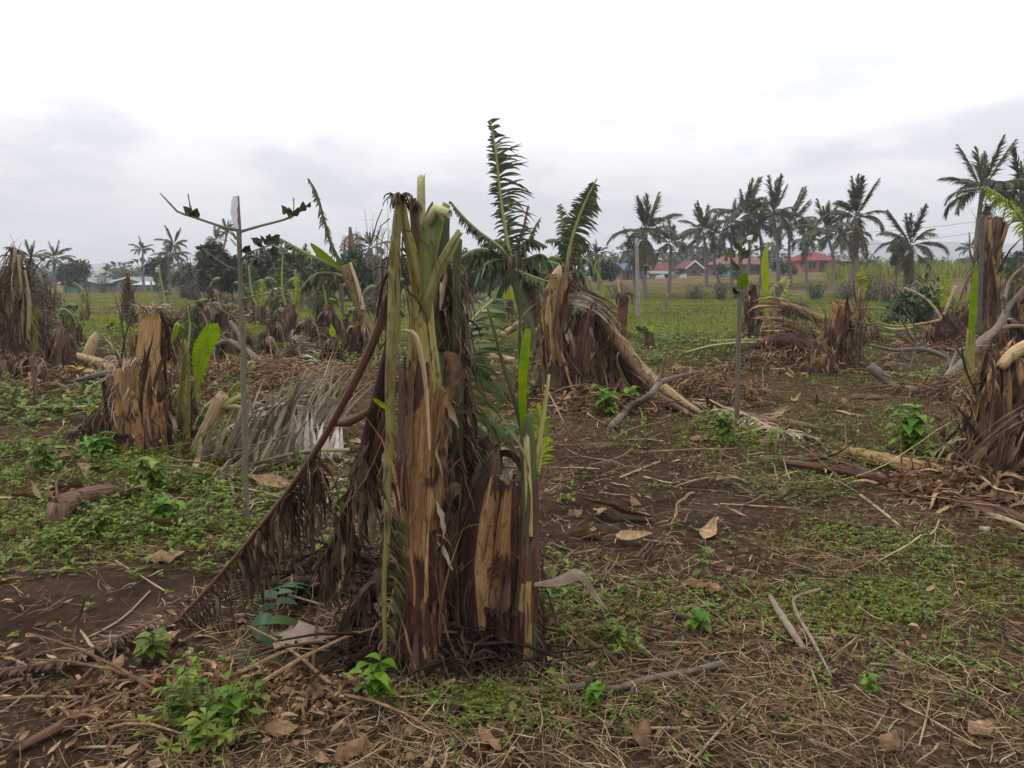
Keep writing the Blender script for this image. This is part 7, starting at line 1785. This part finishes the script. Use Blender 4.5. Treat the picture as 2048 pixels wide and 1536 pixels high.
for k, a in enumerate((('tangled brown dry shrub at the far left', 90, 545, 26, 70, 60, 500), ('olive dry shrub left of the dead plant in the field', 80, 615, 19, 70, 40, 380), ('bare purple brown shrub right of the green hut tree', 208, 535, 70, 36, 40, 30), ('leafless brown shrub at the left of the grey hut', 62, 570, 34, 60, 50, 300), ('dry brown shrub left of the bank behind the second sapling', 1440, 560, 46, 40, 40, 260), ('dry scrub on the bank right of the second sapling', 1560, 560, 46, 50, 40, 260), ('spiky dark shrub on the bank below the coral house', 1632, 560, 46, 44, 40, 260), ('dry grey scrub on the bank under the tall palm', 1740, 545, 44, 80, 60, 420), ('brown scrub on the bank left of the low palm', 1780, 560, 42, 60, 50, 300), ('brown scrub left of the pink roofed house', 930, 560, 46, 60, 50, 420), ('dry scrub right of the pink roofed house', 1060, 560, 46, 60, 50, 420), ('brown dry scrub at the right edge of the field', 2040, 520, 26, 60, 60, 500), ('dry scrub behind the leaning stem', 640, 565, 34, 80, 60, 600), ('dry brown scrub behind the tall plant at left', 760, 560, 36, 60, 60, 600), ('dry scrub left of the leafy trees', 385, 560, 46, 40, 50, 300), ('small dark green bush left of the debris', 370, 572, 50, 30, 30, 500), ('brown scrub under the right palm', 1890, 575, 34, 40, 40, 200), ('dry brown scrub on the bank behind the sapling pair', 1480, 565, 47, 50, 40, 300), ('dry scrub on the bank left of the concrete post', 1240, 565, 47, 60, 40, 300), ('dry scrub on the bank below the red gable', 1390, 568, 47, 50, 40, 260), ('grey scrub on the bank right of the coral house', 1690, 560, 47, 60, 50, 320), ('brown scrub on the bank near the right edge', 1990, 560, 40, 80, 60, 420), ('dry scrub below the maroon roof', 440, 585, 40, 60, 50, 320), ('dry scrub right of the picket fence', 330, 585, 60, 40, 40, 200), ('olive scrub behind the thin sapling', 500, 575, 36, 60, 50, 420), ('brown scrub behind the forked branch', 560, 590, 30, 60, 50, 420), ('dry scrub under the bare bamboo', 740, 590, 30, 60, 50, 420), ('brown scrub in the gap right of the tall plant', 960, 590, 40, 60, 50, 320), ('scrub right of the white roofed shed', 1075, 590, 40, 50, 50, 320))):
    lab, px_, pt, D, wp, n, lv = a
    shrub(lab, px_, pt, D, wp, 800 + k, n, 'bush_leaf' if 'green bush' in lab or 'spiky dark' in lab else 'scrub_dry', lv)
bb = at(752, 600, 38); bb[2] = height(bb[0], bb[1]); g = np.random.default_rng(9)
bam = thing('bamboo_clump', 'bare leafless bamboo canes left of the tall broken plant', 'bamboo', bb)
for k in range(13):
    x0 = 752 + g.normal(0, 6); x1 = x0 + g.normal(4, 14); yt = g.uniform(400, 500); m = MB(); b1_ = at(x0, 590, 38 + g.normal(0, .4)); b1_[2] = bb[2]; e = at(x1, yt, 38)
    tube(m, (b1_, (b1_ + e) / 2 + g.normal(0, .1, 3), e), (.03, .022, .007), n=5, steps=8, cap=False)
    for j in range(6):
        q = b1_ + (e - b1_) * g.uniform(.4, .98); v = g.normal(0, 1, 3) * (.5, .5, .2) + (0, 0, .3); tube(m, (q, q + v * .2, q + v * .4 + (0, 0, -.03)), (.008, .006, .003), n=3, steps=4, cap=False)
    part(m, 'cane', MAT['bark_pale'], bam)
for bx, lab in ((370, 'thin bare trees right of the palm pair'), (385, 'thin leafless saplings beside the leafy tree at left')):
    shrub(lab, bx, 505, 60, 30, bx, 26, leaves=0, name='bare_tree', cat='tree', spread=.3)

# far wood that reads as one mass
m = MB(); g = np.random.default_rng(55)
for k in range(230):
    th = g.uniform(-.72, .72); D = g.uniform(118, 300); x, y = math.tan(th) * D, D; R = g.uniform(1.2, 3.2); z = float(height(x, y)); leafball(m, (x, y, z + R * .9), (R * 1.3, R, R), 150, 1.15, .8, g, .6, seg=2, ncol=2)
o = m.build('far_wood', MAT['tree_leaf']); tag(o, 'far dark tree line under the hills', 'trees', kind='stuff')
# tall crop at right
m = MB(); n = 6000; x = g.uniform(22, 75, n); y = g.uniform(70, 96, n); ok = (x / y > .40); x, y = x[ok], y[ok]; n = len(x)
strips(m, pos(x, y), np.c_[g.normal(0, .3, (n, 2)), np.ones(n)], g.uniform(.8, 1.7, n), .12, 'blade', 3, grav=.8, wig=.08)
o = m.build('crop_field', MAT['grass']); tag(o, 'tall yellow green crop beyond the brown field at right', 'crop', kind='stuff')


# ------------------------------------------------------------------ houses
def box(mb, c, s, rnd=.5):
    cx_, cy_, cz = c; a, b_, h_ = s[0] / 2, s[1] / 2, s[2] / 2
    v = np.array([(x, y, z) for z in (-h_, h_) for x, y in ((-a, -b_), (a, -b_), (a, b_), (-a, b_))]) + (cx_, cy_, cz)
    mb.add(v, [(0, 3, 2, 1), (4, 5, 6, 7), (0, 1, 5, 4), (1, 2, 6, 5), (2, 3, 7, 6), (3, 0, 4, 7)], v[:, :2], rnd)


def quad(mb, pts, th=.06):
    p_ = np.asarray(pts, float); q = p_ - (0, 0, th); v = np.concatenate((p_, q))
    mb.add(v, [(0, 1, 2, 3), (7, 6, 5, 4), (0, 4, 5, 1), (1, 5, 6, 2), (2, 6, 7, 3), (3, 7, 4, 0)], v[:, :2], .5)


def house(label, x0, x1, D, wall_h, roof_h, wall, roof, kind='hip', depth=5.0, wins=(), door=None, name='house', over=.5, dz=0.0):
    a, b_ = at(x0, 560, D), at(x1, 560, D); cx_ = (a[0] + b_[0]) / 2; W = b_[0] - a[0]; cy_ = D + depth / 2; z = float(height(cx_, D)) + dz
    r_ = thing(name, label, 'house', (cx_, cy_, z)); m = MB(); box(m, (cx_, cy_, z + wall_h / 2 - .2), (W, depth, wall_h + .4)); wo_ = part(m, 'wall', MAT[wall], r_, smooth=False)
    m = MB(); e, t_ = z + wall_h, z + wall_h + roof_h; X0, X1, Ya, Yb_ = cx_ - W / 2 - over, cx_ + W / 2 + over, D - over, D + depth + over
    if kind == 'hip':
        k = min(W * .3, depth * .5)
        A, B_ = (X0 + k + over, cy_, t_), (X1 - k - over, cy_, t_)
        quad(m, ((X0, Ya, e), (X1, Ya, e), B_, A)); quad(m, ((X1, Yb_, e), (X0, Yb_, e), A, B_)); quad(m, ((X0, Yb_, e), (X0, Ya, e), A, A)); quad(m, ((X1, Ya, e), (X1, Yb_, e), B_, B_))
    elif kind == 'side':
        quad(m, ((X0, Ya, e), (X1, Ya, e), (X1, cy_, t_), (X0, cy_, t_))); quad(m, ((X1, Yb_, e), (X0, Yb_, e), (X0, cy_, t_), (X1, cy_, t_)))
    elif kind == 'gable':
        quad(m, ((X0, Ya, e), (cx_, Ya, t_), (cx_, Yb_, t_), (X0, Yb_, e))); quad(m, ((cx_, Ya, t_), (X1, Ya, e), (X1, Yb_, e), (cx_, Yb_, t_)))
        g_ = MB(); v = np.array([(cx_ - W / 2, D + .01, e), (cx_ + W / 2, D + .01, e), (cx_, D + .01, t_ - .12), (cx_, D + .01, t_ - .12), (cx_ - W / 2, D + depth, e), (cx_ + W / 2, D + depth, e), (cx_, D + depth, t_ - .12), (cx_, D + depth, t_ - .12)]); g_.add(v, [(0, 1, 2, 3), (7, 6, 5, 4), (0, 2, 6, 4), (1, 5, 6, 2)], v[:, :2], .5); part(g_, 'gable', MAT[wall], r_, smooth=False)
        f_ = MB(); quad(f_, ((X0, Ya - .03, e + .02), (cx_, Ya - .03, t_ + .02), (cx_, Ya - .06, t_ + .02), (X0, Ya - .06, e + .02)), .2); quad(f_, ((cx_, Ya - .03, t_ + .02), (X1, Ya - .03, e + .02), (X1, Ya - .06, e + .02), (cx_, Ya - .06, t_ + .02)), .2); part(f_, 'bargeboard', MAT['white_paint'], r_, smooth=False)
    else:
        quad(m, ((X0, Ya, e), (X1, Ya, e), (X1, Yb_, t_), (X0, Yb_, t_)))
    part(m, 'roof', MAT[roof], r_, smooth=False)
    for (u, wv, z0, z1) in wins:
        xc = cx_ - W / 2 + u * W; m = MB(); box(m, (xc, D - .005, z + (z0 + z1) / 2), (wv, .08, z1 - z0)); w_ = part(m, 'window', MAT['brown_wall'], r_, smooth=False)
        m = MB(); box(m, (xc - wv * .24, D - .05, z + (z0 + z1) / 2), (wv * .4, .03, (z1 - z0) * .82)); box(m, (xc + wv * .24, D - .05, z + (z0 + z1) / 2), (wv * .4, .03, (z1 - z0) * .82)); part(m, 'pane', MAT['glass_dark'], r_, w_, smooth=False)
    if door is not None:
        xc = cx_ - W / 2 + door * W; m = MB(); box(m, (xc, D - .005, z + min(2.0, wall_h - .1) / 2), (min(.9, W * .2), .08, min(2.0, wall_h - .1))); part(m, 'door', MAT['dark_opening'], r_, smooth=False)
    return r_, (cx_, D, z, W)


r_, (cx_, D, z, W) = house('coral walled house with a bright red hipped roof', 1604, 1674, 95, 1.75, 1.05, 'coral_wall', 'red_roof', 'hip', 6, ((.27, .9, .7, 1.6), (.88, .7, .7, 1.6)), .58, over=.35, dz=-.35)
m = MB(); quad(m, ((cx_ + W / 2 + .3, D - .5, z + 1.75), (cx_ + W / 2 + 2.4, D - .5, z + 1.7), (cx_ + W / 2 + 2.4, D + 4, z + 1.9), (cx_ + W / 2 + .3, D + 4, z + 1.9))); part(m, 'lean_to_roof', MAT['grey_wall'], r_, smooth=False)
m = MB(); box(m, (cx_ + W / 2 + 1.2, D + 2, z + .8), (2.0, 3, 1.7)); part(m, 'lean_to', MAT['dark_opening'], r_, smooth=False)
r_, (cx_, D, z, W) = house('house with a wide rusty brown roof and a turquoise wall', 1444, 1534, 90, 1.5, 1.3, 'brown_wall', 'rust_roof', 'hip', 7, ((.7, .9, .6, 1.3),), .85, over=.35, dz=-.3)
m = MB(); box(m, (cx_ - W / 2 + 1.0, D - .12, z + .85), (2.0, .2, 1.5)); tw_ = part(m, 'turquoise_panel', MAT['turquoise_wall'], r_, smooth=False)
m = MB(); box(m, (cx_ - W / 2 + .6, D - .25, z + .95), (.35, .06, .5)); part(m, 'window', MAT['glass_dark'], r_, tw_, smooth=False)
m = MB(); box(m, (cx_ - W / 2 + 1.4, D - .25, z + .95), (.3, .06, .5)); part(m, 'window', MAT['glass_dark'], r_, tw_, smooth=False)
house('house with a red gable left of the rusty roof', 1374, 1402, 92, 1.2, .9, 'brown_wall', 'maroon_roof', 'gable', 6, ((.5, .5, .5, 1.0),), None, over=.3, dz=-.3)
house('red roofed house left of the gable', 1305, 1338, 92, 1.0, .9, 'brown_wall', 'maroon_roof', 'side', 6, ((.7, .5, .4, .9),), .3, over=.3, dz=-.3)
house('low white walled shed below the red roofed house', 1303, 1345, 84, .8, .3, 'grey_wall', 'grey_roof', 'shed', 3, (), .7, 'shed', .2, -.3)
house('small hut under a bright blue sheet roof', 1246, 1264, 80, 1.0, .7, 'brown_wall', 'blue_sheet', 'side', 3, (), .5, 'hut')
house('narrow hut with blue sheet wall behind the bushy palm', 1278, 1292, 82, 1.4, .3, 'blue_sheet', 'grey_roof', 'shed', 3, (), None, 'hut')
house('house with a pinkish red roof in the gap right of the tall plant', 948, 1000, 78, 1.0, .9, 'grey_wall', 'red_roof', 'hip', 5, ((.7, .5, .4, .85), (.3, .5, .4, .85)), .5)
house('white roofed shed right of the pinkish red roof', 1004, 1040, 80, 1.1, .3, 'grey_wall', 'pale_roof', 'shed', 3, (), .5, 'shed')
house('hut with a pale blue roof behind the torn leaves', 1138, 1172, 75, 1.2, .6, 'grey_wall', 'bluegrey_roof', 'side', 3, (), .5, 'hut')
r_, (cx_, D, z, W) = house('green hut with a white edged gable at far left', 122, 200, 95, 1.15, .75, 'green_wall', 'grey_roof', 'gable', 5, ((.35, .5, .4, .9),), .65, 'hut')
m = MB(); box(m, (cx_ - W / 2 - .1, D - .5, z + .45), (1.3, .6, .9)); part(m, 'yellow_annex', MAT['yellow_wall'], r_, smooth=False)
r_, (cx_, D, z, W) = house('grey gabled hut with open front right of the green hut', 222, 292, 97, 1.1, .7, 'grey_wall', 'grey_roof', 'gable', 5, ((.3, .5, .3, .8),), .55, 'hut')
house('dark open shed between the green hut and the grey hut', 198, 222, 96, 1.1, .3, 'navy_cloth', 'grey_roof', 'shed', 3, (), .3, 'shed', .2)
house('low shed with a pale roof right of the grey hut', 268, 304, 93, .8, .35, 'dark_opening', 'pale_roof', 'shed', 2.4, (), None, 'shed', .25)
r_, (cx_, D, z, W) = house('house with a collapsed maroon roof left of the sapling', 412, 474, 78, .8, .6, 'brown_wall', 'maroon_roof', 'side', 5, ((.6, .5, .2, .6),), .3)
house('small white walled hut seen through the leaves right of the sapling', 540, 556, 80, 1.3, .4, 'white_paint', 'pale_roof', 'shed', 3, (), None, 'hut', .2)
# picket fence before the huts: each picket a part
q = at(170, 592, 91); fe_ = thing('picket_fence', 'low weathered picket fence in front of the huts at left', 'fence', (q[0], 91, height(q[0], 91)))
for k in range(46):
    xp = 150 + k * 3.3; q = at(xp, 592, 91); z = float(height(q[0], 91)); m = MB(); hh = .5 + .25 * random.random(); box(m, (q[0], 91, z + hh / 2 - .05), (.08, .05, hh)); part(m, 'picket', MAT['wood_post'], fe_, smooth=False)
m = MB(); a, b_ = at(148, 592, 91.05), at(302, 592, 91.05); za, zb = float(height(a[0], 91)), float(height(b_[0], 91)); tube(m, ((a[0], 91.05, za + .4), (b_[0], 91.05, zb + .4)), .025, n=5, steps=4); part(m, 'rail', MAT['wood_post'], fe_)
# debris by the sheds
for k, (px_, py_, s_, mt, lab) in enumerate(((1320, 571, .5, 'grey_wall', 'white sheet of debris left of the sheds'), (1366, 569, .4, 'grey_wall', 'pale debris board right of the white sheet'), (1345, 570, .4, 'brown_wall', 'brown debris board between the pale ones'), (395, 592, .9, 'maroon_roof', 'maroon roof sheet lying on the ground left of the sapling'))):
    D = 80 if k < 3 else 70; q = at(px_, py_, D); q[2] = height(q[0], D); m = MB(); quad(m, (q + (-s_, 0, .05), q + (s_, 0, .12), q + (s_ * .9, s_ * .7, .55), q + (-s_ * .8, s_ * .6, .4)), .04); single(m, 'debris_board', MAT[mt], q, lab, 'debris', smooth=False)

# concrete post, fence posts and barbed wire
q = gd(1277, 636); D = q[1]; m = MB(); tube(m, (q - (0, 0, .2), at(1275, 560, D), at(1273, 476, D)), (.085, .065, .055), n=12, steps=10); t_ = thing('concrete_post', 'tall grey concrete post standing in the green field', 'post', q); part(m, 'post', MAT['concrete'], t_)
m = MB(); tube(m, (at(1250, 473, D), at(1274, 475, D), at(1284, 474, D)), (.012, .012, .01), n=5, steps=4); part(m, 'arm', MAT['wire'], t_)
q = at(300, 580, 50); q[2] = height(q[0], 50)
m = MB(); top = at(316, 530, 50); q = np.array((top[0], 50, float(height(top[0], 50)))); tube(m, (q - (0, 0, .2), top), (.07, .05), n=8, steps=6); t_ = thing('utility_pole', 'thin pole with a small meter box beside the round tree at left', 'pole', q); part(m, 'pole', MAT['concrete'], t_)
m = MB(); box(m, at(316, 540, 49.85), (.25, .12, .3)); part(m, 'meter_box', MAT['white_paint'], t_, smooth=False)
q = at(304, 590, 90); q[2] = height(q[0], 90); m = MB(); tube(m, (q - (0, 0, .1), q + (0, 0, 1.2)), (.14, .13), n=8, steps=4); single(m, 'gate_post', MAT['concrete'], q, 'short pale concrete post at the right end of the huts', 'post')
for k, px_ in enumerate((1330, 1600, 1780)):
    q = gd(px_, 640); m = MB(); tube(m, (q - (0, 0, .1), q + (0.02, 0, .4), q + (.03 * (-1)**k, 0, .85)), (.045, .04, .035), n=7, flute=.1, jag=.02, seed=k, steps=8); single(m, 'fence_post', MAT['wood_post'], q, ('thin wooden fence post right of the concrete post', 'fence post beyond the tan topped stump', 'fence post beside the dark green bush')[k], 'post')
yF = gd(1330, 640)[1]
for k, z in enumerate((.25, .5, .75)):
    pts = []
    for px_ in np.linspace(1260, 2100, 13):
        p_ = at(px_, 640, yF); pts.append((p_[0], yF - .05, float(height(p_[0], yF)) + z + .03 * math.sin(px_)))
    m = MB(); tube(m, pts, .004, n=4, steps=50, cap=False)
    g = np.random.default_rng(k); c = spline(pts, 90); strips(m, c, g.normal(0, 1, c.shape), .05, .006, 'straw', 2)
    single(m, 'barbed_wire', MAT['wire'], pts[0], ('lowest', 'middle', 'top')[k] + ' strand of the barbed wire fence across the green field', 'wire')
for k, (y0, y1) in enumerate(((446, 440), (455, 436))):
    m = MB(); a, b_ = at(1282, 478 + 30 * k, 40), at(2100, 425 + 20 * k, 60); tube(m, (a, (a + b_) / 2 - (0, 0, .5), b_), .011, n=4, steps=24, cap=False); single(m, 'overhead_wire', MAT['wire'], a, ('upper', 'lower')[k] + ' overhead wire stretched from the concrete post side toward the right', 'wire')

# more young banana shoots out in the fields
for k, a in enumerate((('green banana shoot in the brown field left of the sapling', [(330, 640, 10), (330, 625, 9), (330, 612, 6)], [('torn', [(330, 615, 4), (328, 590, 4), (322, 560, 3), (318, 530, 2)], .25, .25, 26)], 'stalk_green'), ('dark green drooping banana plant left of the dead hooked one', [(170, 640, 12), (171, 620, 10), (172, 600, 6)], [('torn', [(172, 610, 4), (168, 585, 4), (156, 570, 3), (148, 565, 2)], .3, .4, 30), ('torn', [(172, 640, 4), (165, 670, 4), (160, 700, 3)], .3, .3, 26), ('yellow', [(172, 620, 4), (180, 600, 4), (182, 590, 3)], .1, .1, 12)], 'stalk_green'),
                       ('short banana shoot with light green leaves behind the leaning slab', [(220, 660, 12), (221, 652, 10), (222, 640, 6)], [('blade', [(221, 655, 0), (214, 650, 0), (208, 660, 0)], .4, .5, 0), ('blade', [(222, 650, 0), (228, 645, 0), (232, 660, 0)], .4, .5, 0)], 'stalk_green'), ('bright green shoot behind the dead drooping plant', [(662, 650, 10), (662, 635, 9), (663, 620, 6)], [('blade', [(663, 630, 0), (668, 605, 0), (672, 590, 0)], .35, .8, 0)], 'stalk_green'))):
    clump(a[0], a[1], a[2], 380 + k, a[3], shred=16, nsh=1)
for k, (px_, py_, lab) in enumerate(((1250, 680, 'green bush growing in the field left of the concrete post'), (1690, 640, 'green weeds behind the tan topped stump'), (1960, 610, 'green bush behind the stake tied stem'), (30, 620, 'green bush at the left edge behind the tall dead plant'))):
    bb = gd(px_, py_); g = np.random.default_rng(k + 60); bu = thing('bush', lab, 'bush', bb); m = MB()
    for j in range(8): leafball(m, bb + g.normal(0, 1, 3) * (.5, .4, .05) + (0, 0, .22), (.32, .3, .24), 70, .13, .55, g)
    part(m, 'leaves', MAT['weed'], bu)

# damp air between here and the hills
m = MB(); box(m, (0, 980, 58), (5200, 2150, 126)); hz = m.build('haze', MAT['ground']); hz.data.materials.clear()
hm = bpy.data.materials.new('haze'); hm.use_nodes = True; ht = hm.node_tree
for n_ in list(ht.nodes): ht.nodes.remove(n_)
vo = nd(ht, 'ShaderNodeVolumePrincipled'); vo.inputs['Color'].default_value = (.86, .88, .92, 1); vo.inputs['Density'].default_value = .0010; vo.inputs['Anisotropy'].default_value = .2
ho = nd(ht, 'ShaderNodeOutputMaterial'); lk(ht, vo.outputs[0], ho.inputs['Volume']); hz.data.materials.append(hm); hz['kind'] = 'stuff'
tag(hz, 'thin grey damp haze over the fields and hills', 'haze', kind='stuff')
